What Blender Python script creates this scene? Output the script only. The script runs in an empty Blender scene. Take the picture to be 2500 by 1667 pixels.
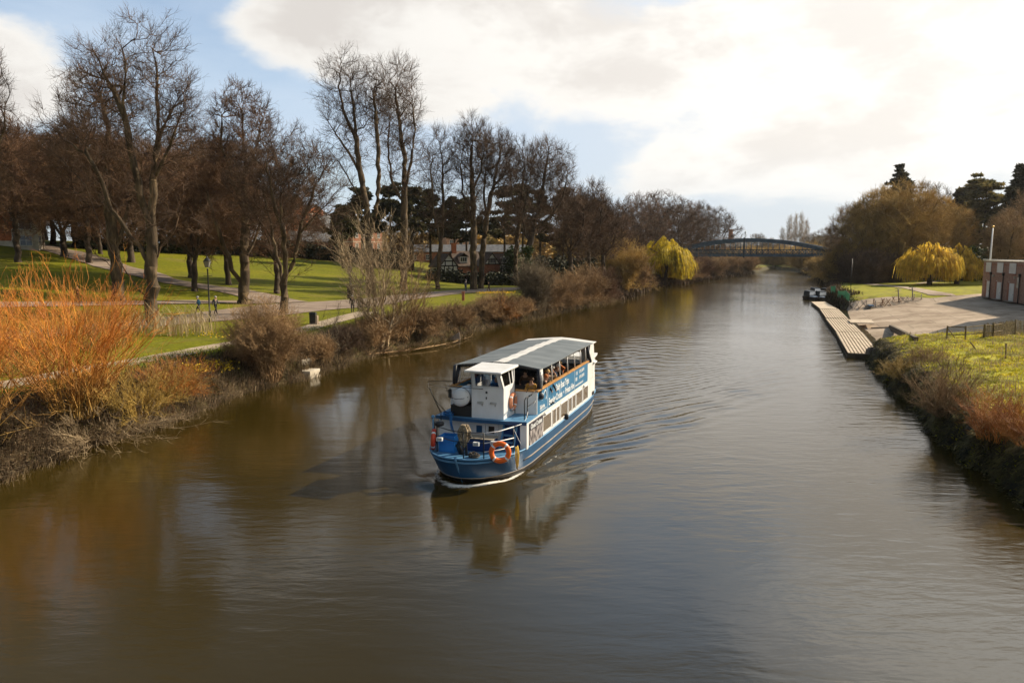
import bpy, bmesh, math, random
import numpy as np
from mathutils import Vector, Matrix
from mathutils.bvhtree import BVHTree
R = math.radians
random.seed(7)
RNG = np.random.default_rng(11)
scene = bpy.context.scene
COL = scene.collection

# ------------------------------------------------------------------ survey geometry
F, H = 1785.0, 8.5
PIT = math.atan(213.5 / F)
CP, SP = math.cos(PIT), math.sin(PIT)

def ray(u, v):
    x = (u - 1250) / F; y = -(v - 833.5) / F
    return np.array([x, CP + y * SP, -SP + y * CP])

def atz(u, v, z=0.0):
    d = ray(u, v); t = (z - H) / d[2]
    return np.array([0, 0, H]) + t * d

def atd(u, v, y):
    d = ray(u, v); t = y / d[1]
    return np.array([0, 0, H]) + t * d

LB = np.array([(-40, -24), (0, -21.5), (27, -19.6), (31, -19.1), (35.6, -17.8), (39.5, -17.1), (45, -16.6), (49.4, -14.2),
      (54.9, -13.1), (61, -12), (67.4, -9.5), (73, -6.3), (87, -2.4), (95.2, 2.7), (113, 9.5), (125, 16.1), (150, 24),
      (191, 36.5), (225, 56.7), (264, 75.3), (320, 103.4), (426, 150), (520, 230), (700, 420), (3000, 3000)], float)
RB = np.array([(-40, 14.5), (0, 16), (25, 18.0), (28, 18.4), (31, 19.3), (38.4, 22), (54, 27.2), (60, 29.8), (66, 34), (72, 36.6),
      (81, 40), (96, 45), (110, 51), (133, 57), (160, 68), (191, 82.4), (255, 106.3), (365, 140.6), (400, 147), (440, 156),
      (520, 250), (700, 460), (3000, 3040)], float)

def _smooth(tab):
    ys = np.concatenate([np.arange(-40, 700, 1.0), np.arange(700, 3001, 50)])
    xs = np.interp(ys, tab[:, 0], tab[:, 1])
    k = np.exp(-np.linspace(-1.8, 1.8, 9) ** 2); k /= k.sum()
    n = 740; pad = np.pad(xs[:n], 4, mode='reflect', reflect_type='odd')
    xs[:n] = np.convolve(pad, k, 'valid')
    return ys, xs
LY, LX = _smooth(LB); RY, RX = _smooth(RB)

def wob(y, s):
    return 0.30 * np.sin(y * 0.9 + s) * np.sin(y * 0.37 + 2 * s) + 0.18 * np.sin(y * 2.3 + 3 * s)
def xl(y): return np.interp(y, LY, LX) + wob(np.asarray(y, float), 1.0)
def xr(y):
    y = np.asarray(y, float)
    ap = np.clip((y - 58) / 6, 0, 1) * np.clip((118 - y) / 6, 0, 1)
    return np.interp(y, RY, RX) + wob(y, 2.3) * (1 - ap)

def sstep(a, b, x):
    t = np.clip((x - a) / (b - a), 0, 1); return t * t * (3 - 2 * t)

def hz(x, y):
    """height of the land (river bed included)"""
    x = np.asarray(x, float); y = np.asarray(y, float)
    L = xl(y); Rr = xr(y)
    dl = L - x; dr = x - Rr
    # left bank
    zl = np.interp(dl, [-3, -1, 0, .5, 1.2, 2.2, 3.5, 8, 20], [-1.2, -.6, 0, .55, 1.2, 1.75, 2.05, 2.3, 2.45])
    hill = np.where(dl > 16, 0.104 * (np.logaddexp(0, (dl - 28) / 4.0) * 4.0), 0)
    hill = np.minimum(hill, 8.6 + 0.01 * np.maximum(dl - 110, 0))
    hill = hill * (1 - 0.85 * sstep(200, 280, y))
    zl = zl + hill + 0.05 * np.sin(x * .33) * np.sin(y * .27) * sstep(4, 10, dl)
    # right bank
    zw = np.interp(dr, [-3, -1, -.05, .35, 1.0, 2.5, 6, 14, 34, 42, 56, 130, 260], [-1.2, -.6, -.1, 1.2, 1.65, 1.95, 2.15, 2.3, 2.4, 3.6, 8.6, 10, 12])
    za = np.interp(dr, [-6, 0, 6, 18, 40, 60, 130, 260], [-.75, 0, .75, 1.7, 2.0, 2.3, 7.5, 10])
    apr = sstep(59.5, 62.5, y) * sstep(114, 108, y)
    zr = zw * (1 - apr) + za * apr
    zr = zr + (0.12 * np.sin(x * .9 + 1) * np.sin(y * .7) + .08 * np.sin(x * 2.1) * np.sin(y * 1.7 + x)) * sstep(1, 4, dr) * sstep(58, 54, y)
    zr = np.where(dr > 50, zr - (zr - 2.6) * 0.75 * sstep(230, 320, y), zr)
    mid = np.maximum(-1.2, np.where(dl > dr, zl, zr))
    return np.where(dl > dr, zl, np.maximum(zr, -1.2)) if False else np.maximum(np.where(dl > dr, zl, zr), -1.2)

def gz(x, y): return float(hz(x, y))

def ground(u, v):
    """point of the land seen along a surveyed bearing"""
    d = ray(u, v); o = np.array([0, 0, H])
    ts = np.concatenate([np.arange(15, 200, .5), np.arange(200, 700, 2)])
    P = o + ts[:, None] * d
    below = P[:, 2] < np.maximum(hz(P[:, 0], P[:, 1]), 0)
    i = int(np.argmax(below)) if below.any() else len(ts) - 1
    a, b = ts[max(i - 1, 0)], ts[i]
    for _ in range(20):
        m = (a + b) / 2; p = o + m * d
        if p[2] < max(gz(p[0], p[1]), 0): b = m
        else: a = m
    return o + b * d

# ------------------------------------------------------------------ helpers
def tag(o, label=None, cat=None, group=None, kind=None):
    if label: o['label'] = label
    if cat: o['category'] = cat
    if group: o['group'] = group
    if kind: o['kind'] = kind
    return o

def empty(name, loc=(0, 0, 0), rz=0.0, label=None, cat=None, group=None):
    o = bpy.data.objects.new(name, None); COL.objects.link(o)
    o.location = loc; o.rotation_euler = (0, 0, rz); o.empty_display_size = .2
    return tag(o, label, cat, group)

def mesh_np(name, V, Q, mats, parent=None, smooth=False, midx=None, loc=None):
    """V (n,3), Q (m,k) faces all the same size or list of lists"""
    me = bpy.data.meshes.new(name)
    V = np.asarray(V, np.float32)
    if isinstance(Q, np.ndarray):
        m, k = Q.shape
        me.vertices.add(len(V)); me.vertices.foreach_set('co', V.ravel())
        me.loops.add(m * k); me.loops.foreach_set('vertex_index', Q.astype(np.int32).ravel())
        me.polygons.add(m); me.polygons.foreach_set('loop_start', np.arange(m, dtype=np.int32) * k)
        me.polygons.foreach_set('loop_total', np.full(m, k, np.int32))
        me.update(calc_edges=True)
    else:
        me.from_pydata([tuple(map(float, v)) for v in V], [], Q)
    for m_ in (mats if isinstance(mats, (list, tuple)) else [mats]): me.materials.append(m_)
    if midx is not None: me.polygons.foreach_set('material_index', np.asarray(midx, np.int32))
    if smooth: me.polygons.foreach_set('use_smooth', [True] * len(me.polygons))
    me.update()
    o = bpy.data.objects.new(name, me); COL.objects.link(o)
    if parent: o.parent = parent
    if loc is not None: o.location = loc
    return o

class MB:
    """collects shapes and links them as one mesh object"""
    def __init__(s): s.V = []; s.F = []; s.M = []; s.S = []
    def add(s, V, F, m=0, smooth=False):
        n = len(s.V); s.V += [tuple(map(float, v)) for v in V]
        for f in F: s.F.append([i + n for i in f]); s.M.append(m); s.S.append(smooth)
        return s
    def box(s, a, b, m=0, M=None):
        x0, y0, z0 = a; x1, y1, z1 = b
        V = [(x0, y0, z0), (x1, y0, z0), (x1, y1, z0), (x0, y1, z0), (x0, y0, z1), (x1, y0, z1), (x1, y1, z1), (x0, y1, z1)]
        if M is not None: V = [tuple(M @ Vector(v)) for v in V]
        return s.add(V, [(3, 2, 1, 0), (4, 5, 6, 7), (0, 1, 5, 4), (1, 2, 6, 5), (2, 3, 7, 6), (3, 0, 4, 7)], m)
    def hexa(s, V, m=0):
        return s.add(V, [(3, 2, 1, 0), (4, 5, 6, 7), (0, 1, 5, 4), (1, 2, 6, 5), (2, 3, 7, 6), (3, 0, 4, 7)], m)
    def tube(s, pts, r, k=6, m=0, cap=True, smooth=True, flat=1.0):
        pts = [Vector(p) for p in pts]; n = len(pts)
        rs = r if isinstance(r, (list, tuple)) else [r] * n
        V = []; ref = Vector((0.13, 0.21, 0.97))
        d0 = (pts[-1] - pts[0])
        if d0.length > 0 and abs(d0.normalized().dot(ref)) > .9: ref = Vector((0.95, 0.2, 0.1))
        for i, p in enumerate(pts):
            d = (pts[min(i + 1, n - 1)] - pts[max(i - 1, 0)]).normalized()
            x = d.cross(ref)
            if x.length < 1e-4: x = d.cross(Vector((0, 1, 0)))
            x.normalize(); y = d.cross(x).normalized()
            for j in range(k):
                t = 2 * math.pi * j / k
                V.append(p + rs[i] * (math.cos(t) * x + math.sin(t) * y * flat))
        Fc = [(i * k + j, i * k + (j + 1) % k, (i + 1) * k + (j + 1) % k, (i + 1) * k + j) for i in range(n - 1) for j in range(k)]
        if cap: Fc += [tuple(range(k))[::-1], tuple((n - 1) * k + j for j in range(k))]
        return s.add(V, Fc, m, smooth)
    def torus(s, c, axis, R0, r0, n=28, k=10, m=0, mfun=None):
        ax = Vector(axis).normalized(); x = ax.orthogonal().normalized(); y = ax.cross(x)
        V = []
        for i in range(n):
            t = 2 * math.pi * i / n; e = math.cos(t) * x + math.sin(t) * y
            for j in range(k):
                q = 2 * math.pi * j / k
                V.append(Vector(c) + e * (R0 + r0 * math.cos(q)) + ax * r0 * math.sin(q))
        for i in range(n):
            mm = mfun(i / n) if mfun else m
            b = len(s.V)
            for j in range(k): pass
            s_f = [(i * k + j, ((i + 1) % n) * k + j, ((i + 1) % n) * k + (j + 1) % k, i * k + (j + 1) % k) for j in range(k)]
            if i == 0: base = len(s.V); s.V += [tuple(v) for v in V]
            for f in s_f: s.F.append([q + base for q in f]); s.M.append(mm); s.S.append(True)
        return s
    def lathe(s, c, prof, k=16, m=0, axis=(0, 0, 1)):
        ax = Vector(axis).normalized(); x = ax.orthogonal().normalized(); y = ax.cross(x); V = []
        for (r, h) in prof:
            for j in range(k):
                t = 2 * math.pi * j / k
                V.append(Vector(c) + ax * h + r * (math.cos(t) * x + math.sin(t) * y))
        n = len(prof)
        Fc = [(i * k + j, i * k + (j + 1) % k, (i + 1) * k + (j + 1) % k, (i + 1) * k + j) for i in range(n - 1) for j in range(k)]
        Fc += [tuple(range(k))[::-1], tuple((n - 1) * k + j for j in range(k))]
        return s.add(V, Fc, m, True)
    def prism(s, poly, z0, z1, m=0, M=None):
        n = len(poly)
        V = [(x, y, z0) for x, y in poly] + [(x, y, z1) for x, y in poly]
        if M is not None: V = [tuple(M @ Vector(v)) for v in V]
        return s.add(V, [tuple(range(n))[::-1], tuple(range(n, 2 * n))] + [(i, (i + 1) % n, n + (i + 1) % n, n + i) for i in range(n)], m)
    def build(s, name, mats, parent=None, bevel=0, loc=None):
        me = bpy.data.meshes.new(name); me.from_pydata(s.V, [], s.F)
        for m_ in (mats if isinstance(mats, (list, tuple)) else [mats]): me.materials.append(m_)
        if s.F:
            me.polygons.foreach_set('material_index', s.M); me.polygons.foreach_set('use_smooth', s.S)
        bm = bmesh.new(); bm.from_mesh(me); bmesh.ops.recalc_face_normals(bm, faces=bm.faces); bm.to_mesh(me); bm.free()
        me.update()
        o = bpy.data.objects.new(name, me); COL.objects.link(o)
        if parent: o.parent = parent
        if loc is not None: o.location = loc
        if bevel:
            b = o.modifiers.new('bevel', 'BEVEL'); b.width = bevel; b.segments = 2; b.limit_method = 'ANGLE'
        return o

def copy_thing(o, loc=None, rz=None, sc=None, label=None):
    c = o.copy(); COL.objects.link(c)
    for ch in [x for x in bpy.data.objects if x.parent == o]:
        d = ch.copy(); COL.objects.link(d); d.parent = c
        for g in [x for x in bpy.data.objects if x.parent == ch]:
            e = g.copy(); COL.objects.link(e); e.parent = d
    if loc is not None: c.location = loc
    if rz is not None: c.rotation_euler = (0, 0, rz)
    if sc is not None: c.scale = sc if isinstance(sc, tuple) else (sc, sc, sc)
    if label: c['label'] = label
    return c

# ------------------------------------------------------------------ materials
def srgb(r, g, b):
    f = lambda c: (c / 255 / 12.92) if c <= 10 else ((c / 255 + .055) / 1.055) ** 2.4
    return (f(r), f(g), f(b), 1)

def mat(name, c1, c2=None, scale=3.0, rough=.75, bump=0.0, bscale=None, metal=0.0, spec=0.4, detail=4, lo=.35, hi=.65, stretch=None, rand=0.0, c3=None, trans=0.0):
    m = bpy.data.materials.new(name); m.use_nodes = True
    nt = m.node_tree; N = nt.nodes; Lk = nt.links
    b = N['Principled BSDF']; b.inputs['Roughness'].default_value = rough; b.inputs['Metallic'].default_value = metal
    b.inputs['Specular IOR Level'].default_value = spec
    c1 = tuple(c1) + ((1,) if len(c1) == 3 else ())
    if c2 is None: b.inputs['Base Color'].default_value = c1
    tc = N.new('ShaderNodeTexCoord'); vec = tc.outputs['Object']
    if stretch:
        mp = N.new('ShaderNodeMapping'); mp.inputs['Scale'].default_value = stretch
        Lk.new(vec, mp.inputs['Vector']); vec = mp.outputs['Vector']
    if c2 is not None:
        c2 = tuple(c2) + ((1,) if len(c2) == 3 else ())
        nz = N.new('ShaderNodeTexNoise'); nz.inputs['Scale'].default_value = scale; nz.inputs['Detail'].default_value = detail
        Lk.new(vec, nz.inputs['Vector'])
        cr = N.new('ShaderNodeValToRGB'); cr.color_ramp.elements[0].position = lo; cr.color_ramp.elements[1].position = hi
        cr.color_ramp.elements[0].color = c1; cr.color_ramp.elements[1].color = c2
        if c3 is not None:
            e = cr.color_ramp.elements.new((lo + hi) / 2); e.color = tuple(c3) + ((1,) if len(c3) == 3 else ())
        Lk.new(nz.outputs['Fac'], cr.inputs['Fac']); out = cr.outputs['Color']
        if rand:
            oi = N.new('ShaderNodeObjectInfo'); hs = N.new('ShaderNodeHueSaturation')
            mr = N.new('ShaderNodeMapRange'); mr.inputs['To Min'].default_value = 1 - rand; mr.inputs['To Max'].default_value = 1 + rand
            Lk.new(oi.outputs['Random'], mr.inputs['Value']); Lk.new(mr.outputs['Result'], hs.inputs['Value'])
            Lk.new(out, hs.inputs['Color']); out = hs.outputs['Color']
        Lk.new(out, b.inputs['Base Color'])
    if bump:
        nb = N.new('ShaderNodeTexNoise'); nb.inputs['Scale'].default_value = bscale or scale * 4; nb.inputs['Detail'].default_value = 5
        Lk.new(vec, nb.inputs['Vector'])
        bp = N.new('ShaderNodeBump'); bp.inputs['Strength'].default_value = bump; bp.inputs['Distance'].default_value = .05
        Lk.new(nb.outputs['Fac'], bp.inputs['Height']); Lk.new(bp.outputs['Normal'], b.inputs['Normal'])
    if trans:
        tr = N.new('ShaderNodeBsdfTranslucent'); mx = N.new('ShaderNodeMixShader'); mx.inputs['Fac'].default_value = trans
        if c2 is not None: Lk.new(out, tr.inputs['Color'])
        else: tr.inputs['Color'].default_value = c1
        Lk.new(b.outputs['BSDF'], mx.inputs[1]); Lk.new(tr.outputs['BSDF'], mx.inputs[2])
        Lk.new(mx.outputs['Shader'], N['Material Output'].inputs['Surface'])
    return m

M = {}
M['bark'] = mat('bark', (.028, .018, .009), (.19, .13, .066), 2.2, .9, .8, 9, lo=.3, hi=.7, stretch=(1, 1, .25), c3=(.075, .05, .026))
M['bark_dark'] = mat('bark_dark', (.022, .015, .010), (.11, .078, .05), 2.2, .9, .8, 9, lo=.3, hi=.7, stretch=(1, 1, .25))
M['bark_pale'] = mat('bark_pale', (.20, .135, .07), (.52, .39, .23), 3, .85, .3, 9)
M['twig'] = mat('twig', (.05, .028, .016), (.15, .088, .048), .5, .85, rand=.15)
M['twig_red'] = mat('twig_red', (.070, .036, .018), (.22, .115, .055), .4, .85, rand=.15)
M['twig_grey'] = mat('twig_grey', (.10, .075, .045), (.25, .19, .115), .6, .85, rand=.1)
M['twig_tan'] = mat('twig_tan', (.17, .10, .042), (.44, .28, .135), .6, .85, rand=.15)
M['twig_orange'] = mat('twig_orange', (.34, .10, .010), (.74, .33, .04), 1.1, .6, rand=.06, c3=(.56, .18, .015))
def old_wood(m, z0, z1, c):
    N, Lk = m.node_tree.nodes, m.node_tree.links; b = N['Principled BSDF']; src = b.inputs['Base Color'].links[0].from_socket
    tc = N.new('ShaderNodeTexCoord'); sp = N.new('ShaderNodeSeparateXYZ'); Lk.new(tc.outputs['Object'], sp.inputs[0])
    r = N.new('ShaderNodeMapRange'); r.inputs[1].default_value = z0; r.inputs[2].default_value = z1; Lk.new(sp.outputs[2], r.inputs[0])
    x = N.new('ShaderNodeMix'); x.data_type = 'RGBA'; Lk.new(r.outputs[0], x.inputs[0]); x.inputs[6].default_value = (*c, 1); Lk.new(src, x.inputs[7]); Lk.new(x.outputs[2], b.inputs['Base Color'])
old_wood(M['twig_orange'], .2, 3.4, (.34, .21, .055))
M['twig_gold'] = mat('twig_gold', (.28, .18, .035), (.58, .38, .085), .9, .65, rand=.1)
M['twig_rust'] = mat('twig_rust', (.24, .08, .014), (.60, .25, .04), .8, .7, rand=.1)
M['willow'] = mat('willow', (.26, .20, .010), (.86, .64, .03), .9, .7, trans=.45, rand=.05)
M['willow_gold'] = mat('willow_gold', (.42, .26, .02), (.95, .68, .10), .9, .7, trans=.55, rand=.05)
M['haze_brown'] = mat('olive_brown_twig', (.22, .135, .038), (.58, .38, .11), .3, .85, rand=.12)
M['pine'] = mat('pine_needles', (.022, .026, .010), (.10, .085, .03), .6, .8, trans=.3, rand=.1)
M['cedar'] = mat('cedar_needles', (.055, .055, .018), (.26, .20, .065), .5, .8, trans=.4, rand=.1)
M['ivy'] = mat('ivy_leaves', (.015, .03, .006), (.07, .10, .015), 1.2, .6, trans=.15)
M['hedge'] = mat('hedge_leaves', (.012, .018, .007), (.05, .05, .018), 1.0, .8)

# ------------------------------------------------------------------ tubes from node arrays
def frames(D):
    ref = np.tile(np.array([0.17, 0.31, 0.94]), (len(D), 1))
    par = np.abs((D * ref).sum(1)) > .93
    ref[par] = (0.94, -.3, .1)
    X = np.cross(D, ref); X /= np.linalg.norm(X, axis=1)[:, None] + 1e-9
    Y = np.cross(D, X)
    return X, Y

def frusta(P0, P1, r0, r1, k, D0=None, D1=None):
    n = len(P0)
    D = P1 - P0; D /= np.linalg.norm(D, axis=1)[:, None] + 1e-9
    D0 = D if D0 is None else D0; D1 = D if D1 is None else D1
    X0, Y0 = frames(D0); X1, Y1 = frames(D1)
    t = np.arange(k) * 2 * np.pi / k; c, s = np.cos(t), np.sin(t)
    A = P0[:, None] + r0[:, None, None] * (X0[:, None] * c[None, :, None] + Y0[:, None] * s[None, :, None])
    B = P1[:, None] + r1[:, None, None] * (X1[:, None] * c[None, :, None] + Y1[:, None] * s[None, :, None])
    V = np.concatenate([A, B], 1).reshape(-1, 3)
    j = np.arange(k); f = np.stack([j, (j + 1) % k, k + (j + 1) % k, k + j], 1)
    Q = (np.arange(n) * 2 * k)[:, None, None] + f[None]
    return V, Q.reshape(-1, 4)

def unit(a): return a / (np.linalg.norm(a, axis=-1, keepdims=True) + 1e-9)

# ------------------------------------------------------------------ bare trees
def tree_geo(seed, skel, crown, n_tips=420, R0=.45, twigs=9, tw_len=.9, tw_r=.011, up=.35, inner=.25, step=.8, droop=0.0, sub=2):
    """skel: list of limb polylines (the first starts at the root, the others start near an earlier one).
    crown: list of ellipsoids (cx,cy,cz,rx,ry,rz,weight). Returns trunk (V,Q) and crown (V,Q)."""
    rng = np.random.default_rng(seed)
    P = []; par = []
    def addchain(pts, start=None):
        idx = start
        for q in pts:
            P.append(np.array(q, float)); par.append(-1 if idx is None else idx); idx = len(P) - 1
        return idx
    for li, poly in enumerate(skel):
        poly = [np.array(q, float) for q in poly]; dense = []
        for a, b in zip(poly[:-1], poly[1:]):
            n = max(1, int(np.linalg.norm(b - a) / step))
            for i in range(n):
                q = a + (b - a) * i / n
                if dense or li > 0: q = q + rng.normal(0, .07, 3) * (1, 1, .4)
                dense.append(q)
        dense.append(poly[-1])
        if li == 0: addchain(dense)
        else:
            A = np.array(P); i0 = int(np.argmin(((A - dense[0]) ** 2).sum(1))); addchain(dense[1:], i0)
    # targets
    w = np.array([c[6] for c in crown], float); w /= w.sum(); T = []
    cnt = rng.multinomial(n_tips, w)
    for c, n in zip(crown, cnt):
        d = unit(rng.normal(size=(n, 3))); r = (inner + (1 - inner) * rng.random(n) ** .55)[:, None]
        T.append(np.array(c[:3]) + d * r * np.array(c[3:6]))
    T = np.concatenate(T)
    base = np.array(P).mean(0)
    A0 = np.array(P)
    order = np.argsort([((A0 - t) ** 2).sum(1).min() for t in T] + rng.normal(0, 2.0, len(T)))
    cap = len(P) + len(T) * 40
    NP = np.zeros((cap, 3)); n0 = len(P); NP[:n0] = A0; ND = np.zeros((cap, 3)); ND[:, 2] = 1
    for i_ in range(1, n0):
        if par[i_] >= 0: ND[i_] = unit(NP[i_] - NP[par[i_]])
    zlow = A0[:, 2].min() + (A0[:, 2].max() - A0[:, 2].min()) * .12
    tipidx = []
    for ti in order:
        t = T[ti]; n = len(P)
        d = t - NP[:n]; L = np.linalg.norm(d, axis=1)
        el = d[:, 2] / (L + .01)
        cs = (ND[:n] * d).sum(1) / (L + .01)
        cost = L * (1 + up * np.clip(.35 - el, 0, 2) + .75 * (1 - cs)) + np.where(NP[:n, 2] < zlow, 50, 0)
        i = int(np.argmin(cost)); s = NP[i]; Ld = L[i]
        if Ld < .35: continue
        pd = unit(s - NP[par[i]]) if par[i] >= 0 else np.array([0, 0, 1.])
        m = s + (pd * .45 + unit(t - s) * .55) * Ld * .5 + rng.normal(0, .06 * Ld, 3) + np.array([0, 0, .05 * Ld - droop * Ld * .15])
        k = max(2, int(Ld / step)); idx = i
        for j in range(1, k + 1):
            q = j / k; pt = (1 - q) ** 2 * s + 2 * q * (1 - q) * m + q * q * t + rng.normal(0, .035 * step, 3)
            if n + j >= cap: break
            P.append(pt); par.append(idx); NP[len(P) - 1] = pt; ND[len(P) - 1] = unit(pt - NP[idx]); idx = len(P) - 1
        tipidx.append(idx)
    NP = NP[:len(P)]; par = np.array(par); n = len(P)
    load = np.zeros(n)
    for t in tipidx: load[t] += 1
    for i in range(n - 1, 0, -1):
        load[par[i]] += load[i] + .02
    rr = R0 * (np.maximum(load, .5) / load[0]) ** .58
    rr = np.maximum(rr, tw_r * 1.5)
    # taper flare at root
    hgt = NP[:, 2] - NP[0, 2]
    rr = rr * (1 + .45 * np.exp(-np.maximum(hgt, 0) / .5) * (load > .8 * load[0]))
    maxc = np.full(n, -1); best = np.zeros(n)
    for i in range(1, n):
        p_ = par[i]
        if load[i] > best[p_]: best[p_] = load[i]; maxc[p_] = i
    D = np.zeros((n, 3)); D[1:] = unit(NP[1:] - NP[par[1:]]); D[0] = (0, 0, 1)
    Dn = D.copy(); has = maxc >= 0; Dn[has] = unit(D[has] + D[maxc[has]])
    ch = np.arange(1, n); pa = par[1:]
    main = maxc[pa] == ch
    r0 = np.where(main, rr[pa], np.minimum(rr[ch] * 1.15, rr[pa])); r1 = rr[ch]
    D0 = np.where(main[:, None], Dn[pa], D[ch]); D1 = Dn[ch]
    thick = r0 > .085
    def part(mask, k):
        if not mask.any(): return np.zeros((0, 3)), np.zeros((0, 4), int)
        return frusta(NP[pa][mask], NP[ch][mask], r0[mask], r1[mask], k, D0[mask], D1[mask])
    Vt, Qt = part(thick, 9)
    Vc, Qc = part(~thick, 4)
    # twigs on all thin nodes
    thin = np.where(rr[1:] < max(.06, tw_r * 2))[0] + 1
    wgt = np.where(load[thin] <= 1.05, 2.0, 1.0); wgt /= wgt.sum()
    nt = int(len(tipidx) * twigs)
    src = rng.choice(thin, nt, p=wgt)
    cen = np.array(crown)[:, :3].mean(0)
    def twg(S, Dir, n, L, r, sprd):
        d = unit(Dir + rng.normal(0, sprd, (n, 3)) + np.array([0, 0, .25 - droop]))
        Lw = L * (.4 + .9 * rng.random(n))[:, None]
        m = S + d * Lw * .5 + rng.normal(0, .04, (n, 3)) * L
        e = m + unit(d + rng.normal(0, .3, (n, 3)) + np.array([0, 0, .2 - droop])) * Lw * .5
        a = frusta(S, m, np.full(n, r), np.full(n, r * .8), 3); b = frusta(m, e, np.full(n, r * .8), np.full(n, r * .35), 3)
        return a, b, m, e, d
    S = NP[src]; out = unit(S - cen)
    a, b, m1, e1, d1 = twg(S, D[src] * .8 + out * .3, nt, tw_len, tw_r, .55)
    Vs = [Vc, a[0], b[0]]; Qs = [Qc, a[1], b[1]]
    for lv in range(sub):
        nn = len(m1); q = rng.random((nn, 1)); S2 = m1 * (1 - q) + e1 * q
        a2, b2, *_ = twg(S2, d1, nn, tw_len * .62, tw_r * .75, .6)
        Vs += [a2[0], b2[0]]; Qs += [a2[1], b2[1]]
    off = 0; QQ = []
    for v_, q_ in zip(Vs, Qs): QQ.append(q_ + off); off += len(v_)
    return (Vt, Qt), (np.concatenate(Vs), np.concatenate(QQ))

def make_tree(name, geo, loc, bark, twig, label, cat='tree', group=None, rz=0.0):
    root = empty(name, loc, rz, label, cat, group)
    (Vt, Qt), (Vc, Qc) = geo
    if len(Vt): mesh_np('trunk', Vt, Qt, bark, root, smooth=True)
    mesh_np('crown', Vc, Qc, twig, root)
    return root

def std_tree(seed, h, w, trunk_h=.22, stems=5, n=380, R0=.4, twigs=9, tw_r=.014, tw_len=1.0, shape='oval', lean=0.0, **kw):
    """a generic bare broadleaf tree"""
    rng = random.Random(seed)
    th = h * trunk_h
    skel = [[(0, 0, -.4), (0.05, 0, th * .5), (lean * .3, 0, th)]]
    if shape == 'leader':
        skel[0] += [(lean * .6 + rng.uniform(-.3, .3), rng.uniform(-.3, .3), h * .5), (lean, 0, h * .8)]
    for i in range(stems):
        a = 2 * math.pi * (i + rng.uniform(-.25, .25)) / stems
        rr_ = w * rng.uniform(.10, .34); top = h * rng.uniform(.55, .82)
        z0 = th * rng.uniform(.8, 1.0) if shape != 'leader' else h * rng.uniform(.18, .4)
        cx, cy = math.cos(a), math.sin(a)
        skel.append([(lean * .3, 0, z0), (cx * rr_ * .5 + lean * .4, cy * rr_ * .5, z0 + (top - z0) * .35), (cx * rr_ + lean * .6, cy * rr_, top)])
    if shape == 'oval': crown = [(lean * .6, 0, h * .60, w * .5, w * .5, h * .40, 1)]
    elif shape == 'round': crown = [(lean * .6, 0, h * .57, w * .5, w * .5, h * .43, 1)]
    elif shape == 'tall': crown = [(lean * .5, 0, h * .66, w * .42, w * .42, h * .34, 2), (lean * .3, 0, h * .42, w * .36, w * .36, h * .24, 1)]
    else: crown = [(lean * .6, 0, h * .58, w * .5, w * .5, h * .42, 1)]
    return tree_geo(seed, skel, crown, n, R0, twigs, tw_len, tw_r, **kw)

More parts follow.
